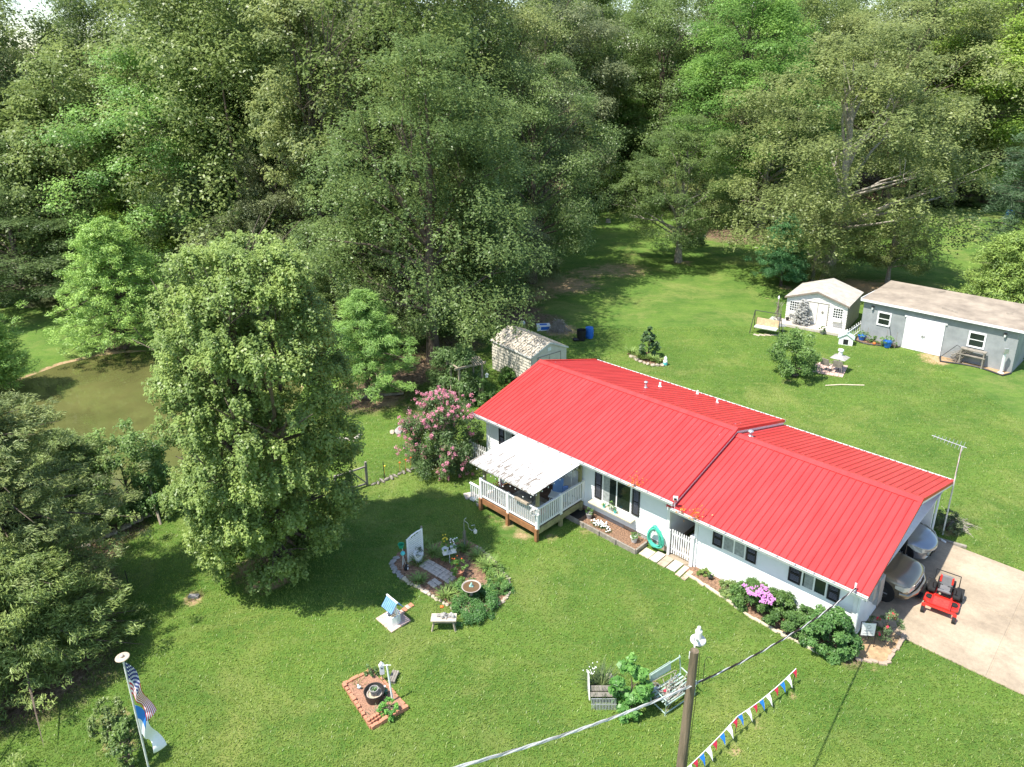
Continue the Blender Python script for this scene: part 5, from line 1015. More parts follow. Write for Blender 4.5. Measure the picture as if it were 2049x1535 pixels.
for i, (x, y) in enumerate(((810, 1221), (816, 1216), (823, 1212), (804, 1226))): paver(0, 0, .2, .12, hd - HA, 'pinkpaver' if i % 2 else 'terra', ['second brick from the wishing well in the short row', 'third brick from the wishing well in the short row', 'brick farthest from the wishing well in the short row', 'brick nearest the wishing well in the short row'][i], 'bricks beside the wishing well', P=at(x, y), name='brick')
# bench with driftwood
P = at(889, 1257); hd = yaw((866, 1258), (912, 1258)); t = thing('garden_bench', 'small weathered plank bench on the lawn below the island bed', 'bench', P, hd)
bw = MB(); [bw.box((0, -.12 + i * .12, .42), (.82, .115, .04)) for i in range(3)]; bw.build('seat', mat('bleached_wood', (.55, .47, .38), .85, .2, 6), t, bevel=.005); MB().box((0, 0, .25), (.6, .04, .07)).build('stretcher', M['wood'], t)
for s in (-1, 1):
    for k in (-1, 1): MB().beam((s * .38, k * .15, 0), (s * .3, k * .1, .4), .06, .04).build('leg', M['wood'], t)
t2 = thing('driftwood', 'grey driftwood and stone pile lying on the weathered bench', 'driftwood', P + Vector((0.0, 0, .44)), hd); dw = MB(); [dw.tube([(g.gauss(0, .1), g.gauss(0, .05), .02), (g.gauss(0, .12), g.gauss(0, .05), .1 * g.random() + .05), (g.gauss(.02, .15), g.gauss(0, .06), .03)], .022, 6) for _ in range(10)]; dw.rock((.0, 0, .07), (.12, .09, .09), g).rock((.24, .02, .06), (.09, .08, .09), g).rock((.3, -.02, .05), (.07, .06, .09), g); dw.build('wood', M['greystone'], t2)
t2 = thing('orange_feeder', 'orange pumpkin-like ornament on a wire frame behind the driftwood', 'ornament', P + Vector((-.02, .05, .44)), hd); MB().ell((-.04, .1, .28), (.07, .05, .05), 10, 6).build('body', M['orange'], t2, smooth=True); MB().tube([(-.22, .12, 0), (-.22, .12, .36), (.22, .12, .36), (.22, .12, 0)], .006, 4).build('wire', M['black'], t2)
# square bed with fountain tub
edging([(688, 1372), (744, 1459)], 12, 'scalloped block, left side of the square bed', 'scalloped blocks, left side', 'terra', (.13, .1, .12), rnd=False, jit=0, frm='the top')
edging([(744, 1459), (815, 1418)], 12, 'scalloped block, lower side of the square bed', 'scalloped blocks, lower side', 'terra', (.13, .1, .12), rnd=False, jit=0, frm='the left')
edging([(762, 1356), (815, 1418)], 9, 'brick edging the right side of the square bed', 'bricks, right side of the square bed', 'terra', (.15, .07, .05), rnd=False, jit=0, frm='the top')
edging([(688, 1372), (744, 1344)], 8, 'scalloped block, top side of the square bed', 'scalloped blocks, top side', 'terra', (.13, .1, .1), rnd=False, jit=0)
t = thing('tile_stack', 'stack of wavy terracotta blocks inside the corner of the square bed', 'block stack', at(752, 1442, .05), yaw((744, 1459), (815, 1418)) + .1)
for i in range(5): MB().lathe([(.06, 0), (.06, .1)], (-.2 + i * .1, 0, 0), 8).lathe([(.05, .1), (.05, .17)], (-.2 + i * .1, .04, 0), 8).build('block', M['terra'], t)
t = thing('fountain_tub', 'round dark tub with an inner planter ring and pebbles in the square bed', 'fountain', at(750, 1398, .05)); MB().lathe([(.24, 0), (.29, .28), (.3, .3), (.28, .3), (.26, .2), (.22, .16)], n=28).build('tub', M['darkmetal'], t, smooth=True)
MB().lathe([(.26, .17), (.001, .175)], n=24).build('gravel', mat('pebbles', (.5, .42, .3), .9, .4, 45, .8, 60), t); MB().lathe([(.1, .17), (.12, .36), (.13, .37), (.11, .37), (.1, .3)], n=20).build('inner_ring', M['greystone'], t, smooth=True)
f = MB(); f.tuft((0, 0, .3), 26, .14, .02, .05, .9, g); f.build('plant', leafplain((.08, .2, .04)), t); pb = MB(); [pb.rock((math.cos(a) * .2, math.sin(a) * .2, .19), (.025, .02, .02), g) for a in [k * .21 for k in range(30)]]; pb.build('pebbles', M['whitestone'], t)
shrub(778, 1428, 1385, 40, 900, .07, (.09, .24, .05), 'bright green bushy plant in the right corner of the square bed', 'plant', 'low_plant', seed=74, nc=16, hh=.42, z=.05)
shrub(742, 1350, 1330, 30, 400, .05, (.08, .15, .05), 'small dark green plant at the top corner of the square bed', 'plant', 'low_plant', seed=75, nc=10, hh=.35)
ylily(752, 1428, 20, .3, 'thin spiky plant below the fountain tub', (.2, .24, .14), w=.012); ylily(716, 1370, 16, .22, 'low yellowish sprig at the left of the square bed', (.2, .22, .06), w=.02)
t = thing('glass_jug', 'dark green glass jug beside the fountain tub', 'jug', at(771, 1389, .05)); MB().lathe([(.06, 0), (.085, .06), (.085, .16), (.03, .22), (.025, .27)], n=16).build('body', mat('green_glass', (.01, .09, .06), .1, .1, 4, spec=.7), t, smooth=True); MB().lathe([(.03, .27), (.03, .3)], n=10).build('cap', M['white'], t)
t = thing('ceramic_figure', 'small pale blue figure left of the fountain tub', 'figure', at(719, 1378, .05)); MB().ell((0, 0, .05), (.06, .04, .04), 8, 6).ell((.04, -.03, .1), (.03, .03, .03), 8, 6).ell((-.04, .05, .08), (.035, .03, .03), 8, 6).build('body', mat('pale_blue', (.5, .62, .66), .5), t, smooth=True)
t = thing('white_birdhouse', 'white birdhouse-like box at the top of the square bed', 'birdhouse', at(766, 1362), .3); MB().box((0, 0, .42), (.13, .1, .3)).extr([(-.08, -.06, .57), (.08, -.06, .57), (0, -.06, .67)], (0, .12, 0)).build('box', M['white'], t); MB().tube([(0, -.053, .5), (0, -.049, .5)], .025, 12).build('hole', M['black'], t); MB().tube([(0, 0, 0), (0, 0, .3)], .015, 6).build('stake', M['greywood'], t)
B = at(786, 1405); t = thing('white_pole', 'slim white pole with a small crossbar standing in the square bed', 'pole', B); tp = at(774, 1331, 1.3) - B; MB().tube([(0, 0, 0), tp], .028, 10).build('pole', M['white'], t, smooth=True); MB().tube([tp + Vector((-.12, 0, 0)), tp + Vector((.12, 0, 0))], .008, 6).build('crossbar', M['white'], t)
t = thing('plank_box', 'weathered wooden plank box leaning behind the slim white pole', 'box', at(788, 1358), yaw((783, 1366), (793, 1342))); pb = MB(); [pb.box((0, -.07 + .07 * i, .1), (.42, .06, .03)) for i in range(3)]; pb.box((-.18, 0, .05), (.03, .22, .1)).box((.18, 0, .05), (.03, .22, .1)).build('planks', M['greywood'], t)
# trough planter, fig, bench frame
P = at(1207, 1408); hd = yaw((1182, 1408), (1240, 1408)); t = thing('slatted_trough', 'weathered wooden trough planter with a slatted rack in front', 'planter', P, hd)
tr = MB(); tr.box((0, .14, .42), (.74, .03, .14), Matrix.Rotation(-.5, 3, 'X')).box((0, .0, .34), (.74, .03, .12), Matrix.Rotation(-.5, 3, 'X')).build('boards', M['greywood'], t)
tr = MB(); tr.extr([(-.42, -.12, .25), (-.42, .45, .1), (-.42, .45, .75), (-.42, .2, .7)], (.03, 0, 0)); tr.build('end_board', M['dirtywhite'], t)
rk = MB(); [rk.beam((-.34 + i * .042, -.1, .28), (-.34 + i * .042, -.22, 0), .014, .014) for i in range(17)]; rk.beam((-.36, -.1, .28), (.36, -.1, .28), .02).beam((-.36, -.16, .14), (.36, -.16, .14), .02); rk.build('rack', M['metal'], t)
tt = thing('grass_plant', 'dark grassy plant growing behind the slatted trough', 'plant', P + Vector((.0, .5, 0)), hd); MB().tuft((0, 0, 0), 260, .8, .016, .28, .9, g).build('leaves', leafplain((.035, .07, .02)), tt); MB().tuft((0, 0, .1), 90, .85, .012, .25, 1.0, g).build('blades', leafplain((.15, .2, .07)), tt)
t = thing('white_rose_sprig', 'thin stems with tiny white flowers left of the slatted trough', 'plant', at(1188, 1378)); MB().tuft((0, 0, 0), 14, .75, .008, .1, .7, g).build('stems', leafplain((.14, .2, .08)), t); f = MB(); [f.ell((g.gauss(-.1, .12), g.gauss(.05, .08), g.uniform(.5, .8)), (.018, .018, .015), 6, 4) for _ in range(20)]; f.build('flowers', M['whitepetal'], t)
tag(MB().rock((0, 0, .1), (.13, .1, .12), g).build('boulder', M['whitestone'], loc=at(1219, 1360)), 'pale boulder behind the grassy plant at the trough', 'boulder')
P = at(1338, 1412); hd = yaw((1312, 1418), (1378, 1374)); t = thing('glider_bench', 'sage green metal glider bench frame cluttered with branches and pots', 'bench', at(1345, 1398), hd)
for s, nm in ((-1, ''), (1, '')):
    e = MB(); x = s * .6; e.tube([(x, -.3, 0), (x, -.3, .55), (x, .25, .58)], .02, 7); e.tube([(x, .25, 0), (x, .3, .6), (x, .36, .95)], .02, 7); e.tube([(x, -.3, .08), (x, .25, .08)], .018, 6); e.build('side_frame', M['sage'], t)
sb = MB(); sb.tube([(-.6, .33, .92), (.6, .33, .92)], .02, 7); sb.build('top_rail', M['sage'], t); MB().box((-.15, .36, .78), (.8, .02, .28), Matrix.Rotation(-.15, 3, 'X')).build('back_panel', M['sage'], t); ss = MB(); [ss.box((0, -.25 + i * .1, .36), (1.18, .05, .015)) for i in range(6)]; ss.tube([(-.6, -.3, .36), (.6, -.3, .36)], .018, 6); ss.tube([(-.6, .28, .36), (.6, .28, .36)], .018, 6); ss.tube([(-.6, -.3, .08), (.6, -.3, .08)], .018, 6); ss.build('seat', M['sage'], t)
br = MB(); [br.tube([(g.uniform(-.6, .6), g.uniform(-.3, .3), g.uniform(.1, .6)), (g.uniform(-.6, .6), g.uniform(-.3, .3), g.uniform(.3, .8)), (g.uniform(-.6, .6), g.uniform(-.3, .3), g.uniform(.1, .7))], .011, 5) for _ in range(20)]; tag(br.build('branch_tangle', M['deadwood'], loc=at(1345, 1398), rot=hd), 'tangle of bare pale branches lying across the glider bench', 'branches')
pot('flower_pot', 'pale pot with dry flowers at the left end of the glider bench', 'flower pot', at(1306, 1385), .13, .24, 'dirtywhite', 'leaf', seed=19, ph=.22, pn=120, color=(.2, .2, .08))
t = thing('red_ornament', 'small red ornament on the glider bench seat', 'ornament', at(1331, 1385, .4)); MB().ell((0, 0, .04), (.05, .04, .06), 8, 6).build('body', M['redpetal'], t, smooth=True)
pot('galvanised_pail', 'grey pail standing at the left end of the glider bench', 'pail', at(1311, 1395, .0), .11, .42, 'metal')
t = thing('shepherd_hook', 'thin dark shepherd hook beside the wooden utility pole', 'garden hook', at(1406, 1370)); MB().tube([(0, 0, 0), (0, 0, .9), (.06, 0, 1.02), (.16, 0, 1.0), (.18, 0, .92)], .01, 6).build('hook', M['black'], t)

# ---------------------------------------------------------------- utility pole, lamp, cables
def raypt(px, py, y): r = ray(px, py); return Vector((0, 0, CAM_H)) + r * (y / r.y)
PY_ = 10.5; top = raypt(1390, 1302, PY_); base = Vector((top.x - .15, PY_, 0))
t = thing('utility_pole', 'weathered wooden utility pole with a white yard lamp near its top', 'utility pole', base)
tv = top - base; MB().tube([(0, 0, 0), tv * .5, tv], [.12, .1, .078], 18).build('pole', M['polewood'], t, smooth=True)
arm = MB(); a0_ = tv + Vector((.02, .06, -.35)); a1_ = raypt(1396, 1293, PY_ + .55) - base + Vector((0, 0, .12)); arm.tube([a0_, a0_ + Vector((.02, .12, .45)), a1_], .026, 10); arm.build('lamp_arm', M['white'], t, smooth=True)
lp = MB(); lp.lathe([(.0, .0), (.13, .02), (.15, .05), (.145, .08), (.07, .12), (.065, .28), (.035, .3), (.035, .36), (.03, .37), (.001, .37)], tuple(a1_ + Vector((.02, .07, -.1))), 24); lo = lp.build('lamp_head', M['dirtywhite'], t, smooth=True)
MB().tube([a1_ + Vector((.02, .07, -.09)), a1_ + Vector((.02, .07, -.13))], .1, 18).build('lens', M['glass'], lo)
bx_ = raypt(1383, 1312, PY_ + .3) - base; MB().box(tuple(bx_), (.075, .05, .16)).build('control_box', M['white'], t, bevel=.008)
MB().tube([tv + Vector((.1, .0, -.1)), tv + Vector((.11, .0, -.9)), Vector((.12, 0, 2))], .006, 5).build('ground_wire', M['darkmetal'], t)
MB().lathe([(.02, 0), (.035, .05), (.02, .1)], tuple(tv * .1 + Vector((0, 0, 5.4))), 10).build('insulator', M['black'], t)
def cable(name, a, b, sag, r, m, label, tw=0, n=40):
    a, b = Vector(a), Vector(b); c = MB(); pts = [a.lerp(b, i / n) - Vector((0, 0, sag * 4 * (i / n) * (1 - i / n))) for i in range(n + 1)]
    if tw:
        up = Vector((0, 0, 1)); sd_ = (b - a).cross(up).normalized()
        for k in range(3):
            c.m(k % 2); N_ = n * 6; pp = []
            for i in range(N_ + 1): f_ = i / N_; p = a.lerp(b, f_) - Vector((0, 0, sag * 4 * f_ * (1 - f_))); an = f_ * (b - a).length * tw + k * 2.09; pp.append(p + (sd_ * math.cos(an) + up * math.sin(an)) * r)
            c.tube(pp, r * .85, 5, False)
    else: c.tube(pts, r, 6)
    return tag(c.build(name, m if isinstance(m, list) else M[m], loc=(0, 0, 0)), label, 'cable')
att = raypt(1396, 1366, PY_ + .1); hc = hw(L2 - .35, -.05, ZE2 + .12)
cable('service_cable', att, hc, .25, .013, [M['black'], M['dirtywhite']], 'twisted service cable running from the pole to the right corner of the house roof', 5)
far = raypt(880, 1545, 6.5)
cable('service_cable', far, att, .12, .013, [M['dirtywhite'], M['metal']], 'twisted cable running from the lower edge of the photo up to the pole', 5)
MB_ = MB().tube([(0, 0, 0), (0, 0, .25)], .03, 8); tag(MB_.build('wire_clamp', M['white'], loc=hc + Vector((0, .02, -.1))), 'white clamp where the service cable meets the roof corner', 'clamp')
# ---------------------------------------------------------------- pennants
PK = [(1340, 1600, .6), (1470.7, 1467, .6), (1587, 1368, .56)]
tops_ = []
for i, (x, y, h) in enumerate(PK):
    b = at(x, y); tp = Vector((b.x + (.02 if i else 0), b.y, h)); tops_.append(tp)
    tag(MB().tube([(0, 0, 0), tuple(tp - b)], .01, 7).build('stake', M['darkmetal'], loc=b), ['thin stake holding the pennant string just below the photo edge', 'thin black stake holding the middle of the pennant string', 'thin black stake at the upper right end of the pennant string'][i], 'stake')
t = thing('pennant_string', 'white cord with red, white and blue triangular pennants strung between stakes', 'pennants', tops_[0])
cd_ = MB(); cp = []
for s in range(2):
    a, b = tops_[s], tops_[s + 1]
    for i in range(21): f_ = i / 20; cp.append(a.lerp(b, f_) - Vector((0, 0, (.12 if s else .1) * 4 * f_ * (1 - f_))) - tops_[0])
cd_.tube(cp, .011, 6).build('cord', M['white'], t)
cols = {'r': M['redpetal'], 'w': M['white'], 'b': mat('pennant_blue', (.02, .2, .72), .5, .05, 3)}
def along(s, f_): a, b = tops_[s], tops_[s + 1]; return a.lerp(b, f_) - Vector((0, 0, (.12 if s else .1) * 4 * f_ * (1 - f_))) - tops_[0]
sd_ = Vector((.6, -.75, 0))
seq = [(1, .97, 'r'), (1, .85, 'w'), (1, .745, 'b'), (1, .64, 'r'), (1, .5, 'w'), (1, .385, 'b'), (1, .28, 'r'), (1, .16, 'w'), (1, .03, 'b'), (0, .95, 'r'), (0, .85, 'w'), (0, .74, 'b'), (0, .63, 'r'), (0, .53, 'w'), (0, .43, 'b'), (0, .34, 'r'), (0, .25, 'w')]
for k, (s, f_, c) in enumerate(seq):
    p = along(s, f_ - .035); q_ = along(s, f_ + .035); mid = (p + q_) / 2; fl_ = {'r': .7, 'w': 1.45, 'b': 1.15}[c]; o_ = .05 + .06 * g.random()
    tip = mid + Vector((.08 * fl_, -.1 * fl_, -.25 + .06 * (1 - fl_))); m1 = mid.lerp(tip, .5) + Vector((.03, .02, .015))
    pn = MB(); pn.add([p, q_, p.lerp(tip, .5) + Vector((.02, .01, .01)), q_.lerp(tip, .5) + Vector((.02, .01, .01)), tip], [(0, 1, 3, 2), (2, 3, 4)])
    po = pn.build('pennant', cols[c], t); po['label'] = {'r': 'red', 'w': 'white', 'b': 'blue'}[c] + ' triangular pennant'; sm = po.modifiers.new('thick', 'SOLIDIFY'); sm.thickness = .003
# ---------------------------------------------------------------- flagpole
base = at(322, 1640); FY = base.y; tp = raypt(245, 1316, FY); tv = tp - base
t = thing('flagpole', 'thin flagpole with a round disc at the top and two flags hanging from it', 'flagpole', base); MB().tube([(0, 0, 0), tv], .022, 10).build('pole', M['dirtywhite'], t, smooth=True)
ds = MB(); ds.lathe([(.14, 0), (.15, .01), (.14, .025), (.09, .03), (.085, .022), (.001, .02)], tuple(tv), 24); dso = ds.build('top_disc', mat('tan_disc', (.5, .4, .3), .7, .2, 8), t, smooth=True); MB().ell(tuple(tv + Vector((-.01, 0, .05))), (.045, .045, .035), 10, 7).build('finial', M['whitestone'], dso, smooth=True)
us = bpy.data.materials.new('stars_and_stripes'); us.use_nodes = True; N = us.node_tree.nodes; L = us.node_tree.links; p_ = N['Principled BSDF']; at_ = N.new('ShaderNodeAttribute'); at_.attribute_name = 'fc'; L.new(at_.outputs['Color'], p_.inputs['Base Color']); p_.inputs['Roughness'].default_value = .8
def drape(name, hoist, z_top, colf, parent, nu, nv, fall=(1.6, .85), lat=(.36, .17), fold=.07, k=9, seed=0):
    """limp flag: u runs down the hoist, v along the fly, which falls and gathers beside the pole"""
    vs = []; ux = Vector((.8, .6, 0)); dz_ = Vector((-.6, .8, 0)); ax_ = tv.normalized()
    for j in range(nv + 1):
        for i in range(nu + 1):
            u, v = i / nu, j / nv; w_ = min(1, v * 4)
            la = v ** .65 * (lat[0] + (lat[1] - lat[0]) * u) + .05 * math.sin(v * 7 + u * 3 + seed) * w_ * (1 - .4 * u)
            dn = v * (fall[0] + (fall[1] - fall[0]) * u)
            vs.append(ax_ * (tv.length - z_top - hoist * u) + Vector((0, 0, -dn)) + ux * (la + .02) + dz_ * (fold * math.sin(v * k + u * 2.5 + seed) * w_ - .03))
    fs = []; fc = []
    for j in range(nv):
        for i in range(nu): fs.append((j * (nu + 1) + i, j * (nu + 1) + i + 1, (j + 1) * (nu + 1) + i + 1, (j + 1) * (nu + 1) + i)); fc.append(colf((i + .5) / nu, (j + .5) / nv))
    m_ = MB().add(vs, fs); o = m_.build(name, us, parent); a = o.data.attributes.new('fc', 'FLOAT_COLOR', 'FACE'); a.data.foreach_set('color', np.array([(*c, 1) for c in fc], np.float32).reshape(-1)); o.data.polygons.foreach_set('use_smooth', [True] * len(fs))
    s_ = o.modifiers.new('thick', 'SOLIDIFY'); s_.thickness = .003; return o
RD, WH, BL = (.5, .02, .035), (.8, .8, .8), (.03, .04, .16)
def usf(u, v):
    if u < 7 / 13 and v < .4:
        U, V = u / (7 / 13) * 9, v / .4 * 11; iu, iv = int(U), int(V)
        return WH if (iu + iv) % 2 == 0 and (U - iu - .5) ** 2 + (V - iv - .5) ** 2 < .14 else BL
    return RD if int(u * 13) % 2 == 0 else WH
fo = thing('national_flag', 'limp red, white and blue striped flag with white stars hanging from the flagpole', 'flag', base); drape('cloth', .9, .12, usf, fo, 117, 160, seed=.4)
fo = thing('white_flag', 'plain white flag with a blue corner hanging below the striped flag', 'flag', base); drape('cloth', .85, 1.35, lambda u, v: (.03, .2, .6) if u < .45 and v < .3 else (.8, .8, .79), fo, 40, 60, fall=(1.45, .7), lat=(.4, .18), seed=1.2, fold=.05)
t = thing('garden_stake', 'thin black stake rising among the roses left of the flags', 'stake', at(272, 1560)); MB().tube([(0, 0, 0), tuple(at(256, 1462, .75) - at(272, 1560))], .01, 6).build('rod', M['black'], t); 
t = thing('wire_basket', 'small dark wire basket hanging beside the flagpole', 'basket', at(270, 1500, .4)); b_ = MB(); [b_.tube([(math.cos(a) * r, math.sin(a) * r, z) for a in [k * .524 for k in range(13)]], .005, 4) for r, z in ((.11, .1), (.1, .05), (.07, 0))]; [b_.tube([(math.cos(a) * .07, math.sin(a) * .07, 0), (math.cos(a) * .11, math.sin(a) * .11, .1), (0, 0, .26)], .004, 4) for a in [k * .785 for k in range(8)]]; b_.build('wires', M['darkmetal'], t)

# ---------------------------------------------------------------- left lawn: lamp post, fence, gate, rocks
B = at(322, 1050); t = thing('lamp_post', 'leaning wooden post with a black cap lantern near the pond', 'lamp post', B); tp = at(299, 975, 1.35) - B; MB().tube([(0, 0, 0), tp], .05, 10).build('post', M['wood'], t, smooth=True); MB().lathe([(.05, 0), (.1, .04), (.1, .1), (.14, .12), (.07, .18), (.02, .22), (.02, .26)], tuple(tp), 16).build('lantern', M['darkmetal'], t, smooth=True)
def wirefence(pxs, label, hh=1.0):
    t = thing('wire_fence', label, 'fence', at(*pxs[0])); O_ = at(*pxs[0]); P_ = [at(*p) - O_ for p in pxs]
    for p in P_: MB().tube([p, p + Vector((-.03, 0, hh))], .018, 6).build('post', M['darkmetal'], t)
    w_ = MB()
    for i in range(len(P_) - 1):
        for z in (.1, .3, .5, .7, .9): w_.tube([P_[i] + Vector((0, 0, z * hh)), P_[i + 1] + Vector((0, 0, z * hh))], .003, 4)
        n = int((P_[i + 1] - P_[i]).length / .3)
        for k in range(n): q_ = P_[i].lerp(P_[i + 1], k / n); w_.tube([q_ + Vector((0, 0, .1)), q_ + Vector((0, 0, .9 * hh))], .002, 4)
    w_.build('wire', M['darkmetal'], t); return t
wirefence([(262, 1190), (416, 1113), (520, 1060), (668, 990)], 'low wire fence on thin dark posts crossing the shaded lawn under the maple')
wirefence([(737, 972), (770, 958), (840, 932), (900, 905)], 'low wire fence on thin dark posts between the timber gate and the crape myrtle', .85)
G0, G1 = at(674, 993), at(735, 972); t = thing('timber_gate', 'open weathered timber gate with crossed braces right of the maple', 'gate', G0, math.atan2((G1 - G0).y, (G1 - G0).x)); Lg = (G1 - G0).length
gg = MB(); gg.beam((0, 0, .95), (Lg, 0, .95), .07, .06); gg.beam((0, 0, .12), (Lg, 0, .12), .07, .06); gg.build('rails', M['greywood'], t); gg = MB(); gg.beam((.02, 0, .15), (Lg * .5, 0, .92), .05, .05); gg.beam((Lg * .98, 0, .15), (Lg * .52, 0, .92), .05, .05); gg.build('brace', M['greywood'], t)
for x, h in ((0, 1.0), (Lg * .5, 1.0), (Lg, 1.18)): MB().box((x, 0, h / 2), (.09, .09, h)).build('post', M['greywood'], t)
g = random.Random(31)
edging([(742, 972), (770, 962), (800, 950), (830, 938), (858, 926), (880, 920)], 16, 'dark edging log along the flower strip', 'dark logs edging the strip', 'greywood', (.34, .12, .1), 'edging_log', frm='the timber gate')
edging([(120, 1112), (160, 1098), (200, 1080), (240, 1062), (280, 1040), (320, 1022), (352, 1008)], 26, 'tan stone of the curved edging', 'tan stones of the curved edging', 'stone', (.34, .16, .1), 'edging_stone', frm='the cedar')
for i, (x, y, s, m_, lab) in enumerate(((715, 876, .22, 'whitestone', 'pale flat rock, rightmost by the maple'), (703, 882, .16, 'stone', 'tan rock left of the pale flat rock'), (692, 880, .2, 'whitestone', 'whitish rock in the middle of the small rock row'), (680, 884, .26, 'greystone', 'grey rock beside the maple foliage'), (800, 862, .3, 'greystone', 'flat grey rock set in the sunny grass left of the crape myrtle'), (785, 866, .16, 'stone', 'small tan rock left of the flat grey rock'), (668, 888, .24, 'greystone', 'dark rock at the left end of the small rock row'))):
    tag(MB().rock((0, 0, .05), (s * 1.5, s * .8, s * .45), g).build('rock', M[m_], loc=at(x, y)), lab, 'rock')
tag(MB().tube([(-1.2, -.2, .08), (0, .05, .1), (1.3, .25, .09)], [.1, .09, .06], 8).build('fallen_log', M['deadwood'], loc=at(760, 795)), 'grey fallen log lying on the litter under the young pine', 'log')
tag(MB().box((0, 0, .04), (.35, .16, .08)).build('dark_brick', M['greystone'], loc=at(388, 1195)), 'dark block half sunk in the shaded grass', 'block')
for i, (x, y, c) in enumerate(((770, 955, 'yellow'), (822, 938, 'orange'), (812, 942, 'orange'), (800, 948, 'orange'))):
    t = thing('daylily', ['yellow-flowered stem at the left of the flower strip', 'orange daylily at the right of the flower strip', 'orange daylily second from the right of the flower strip', 'small orange lily in the middle of the flower strip'][i], 'flower', at(x, y)); MB().tuft((0, 0, 0), 12, .4, .02, .08, .9, g).build('leaves', leafplain((.12, .2, .05)), t); MB().tube([(0, 0, 0), (.03, 0, .55)], .006, 4).ell((.03, 0, .57), (.05, .05, .03), 7, 5).build('bloom', M[c], t)
# picket fence left of the house
def picket(px0, px1, n, hh, label, m='dirtywhite', brace=True):
    A_, B_ = at(*px0), at(*px1); t = thing('picket_fence', label, 'fence', A_, math.atan2((B_ - A_).y, (B_ - A_).x)); Lf = (B_ - A_).length; p = MB()
    for i in range(n): x = Lf * i / (n - 1); p.box((x, 0, hh / 2), (.05, .02, hh)); p.lathe([(.03, hh), (.001, hh + .05)], (x, 0, 0), 4)
    for z in (hh * .25, hh * .8): p.box((Lf / 2, .02, z), (Lf, .03, .06))
    if brace: p.beam((0, .03, hh * .8), (Lf, .03, hh * .25), .05, .02)
    p.build('pickets', M[m], t); MB().box((0, .03, hh / 2), (.1, .08, hh * 1.1)).build('post', M[m], t); return t
picket((940, 925), (972, 940), 9, 1.1, 'greyish picket fence panel behind the left end of the deck')
# arbor
B0_, B1_ = at(921, 812), at(966, 800); t = thing('garden_arbor', 'weathered wooden arbor with a slatted top left of the house', 'arbor', B0_, math.atan2((B1_ - B0_).y, (B1_ - B0_).x)); Lb = (B1_ - B0_).length; hh = 2.15
for x in (0, Lb):
    for y in (0, 1.0): MB().box((x, y, hh / 2), (.09, .09, hh)).build('post', M['wood'], t)
b_ = MB(); [b_.box((Lb / 2, y, hh + .03), (Lb + .5, .05, .12)) for y in (0, 1.0)]; b_.build('beam', M['wood'], t); b_ = MB(); [b_.beam((Lb - .55 + i * .12, -.25, hh + .06), (Lb - .55 + i * .12, .5, hh + .25), .05, .03) for i in range(6)]; b_.beam((-.1, -.1, hh + .1), (-.1, 1.3, hh + .1), .06, .06); b_.build('slats', M['wood'], t)
t = thing('hanging_birdhouse', 'tiny white birdhouse hanging at the right of the arbor', 'birdhouse', at(974, 755, 1.4)); MB().box((0, 0, .08), (.14, .12, .14)).extr([(-.1, -.08, .15), (.1, -.08, .15), (0, -.08, .25)], (0, .16, 0)).build('box', M['white'], t); MB().tube([(0, 0, .24), (0, 0, .7)], .004, 4).build('cord', M['black'], t)

# ---------------------------------------------------------------- beige metal shed behind the house
S0, S1 = at(986, 737), at(1063, 714, 1.9); S1.z = 0; hd = math.atan2((S1 - S0).y, (S1 - S0).x); Ls = (S1 - S0).length; Wsd = 2.65
t = thing('metal_shed', 'beige metal garden shed with a dirty ribbed roof behind the house', 'shed', S0, hd)
be = mat('beige_metal', (.6, .56, .47), .5, .08, 3); w_ = MB(); w_.bx(0, Ls, 0, Wsd, 0, 1.85); w_.extr([(Ls, 0, 1.85), (Ls, Wsd / 2, 2.4), (Ls, Wsd, 1.85)], (-Ls, 0, 0)); lap(w_, (0, 0), (Ls, 0), .02, 1.86, (0, -1), .19, .04); lap(w_, (Ls, 0), (Ls, Wsd), .02, 2.4, (1, 0), .17, .02, gap=lambda z: (0, 1) if z < 1.85 else (.5 * (z - 1.85) / .55, 1 - .5 * (z - 1.85) / .55)); w_.build('wall', be, t)
rm_ = mat('dirty_shed_roof', (.5, .45, .37), .7, .35, 1.6, .1, 20, col2=(.3, .25, .19), stretch=(2.5, .6, 1)); r_ = MB()
for s in (0, 1):
    y0 = -.08 if s == 0 else Wsd + .08; q = [(-.08, y0, 1.85), (Ls + .08, y0, 1.85), (Ls + .08, Wsd / 2, 2.45), (-.08, Wsd / 2, 2.45)]
    r_.extr(q if s == 0 else q[::-1], (0, 0, .03))
    for i in range(18): x = -.05 + (Ls + .1) * i / 17; r_.beam((x, y0, 1.9), (x, Wsd / 2, 2.5), .03, .02)
r_.build('roof', rm_, t); fr = MB(); fr.extr([(Ls + .085, -.08, 1.89), (Ls + .085, Wsd / 2, 2.49), (Ls + .085, Wsd + .08, 1.89), (Ls + .085, Wsd + .08, 1.8), (Ls + .085, Wsd / 2, 2.4), (Ls + .085, -.08, 1.8)], (.02, 0, 0)); fr.bx(-.1, Ls + .1, -.1, -.07, 1.8, 1.88); fr.build('trim', M['dirtywhite'], t)
d_ = MB(); [d_.bx(Ls + .024, Ls + .04, a, b, .05, 1.7) for a, b in ((.5, 1.3), (1.34, 2.15))]; do = d_.build('door', be, t); d_ = MB(); d_.bx(Ls + .024, Ls + .045, .46, .5, .05, 1.74); d_.bx(Ls + .024, Ls + .045, 2.15, 2.19, .05, 1.74); d_.bx(Ls + .024, Ls + .045, .5, 2.15, 1.7, 1.74); d_.build('door_frame', M['greywood'], t); MB().bx(Ls + .024, Ls + .036, 1.2, 1.45, 1.95, 2.15).build('vent', M['white'], t)
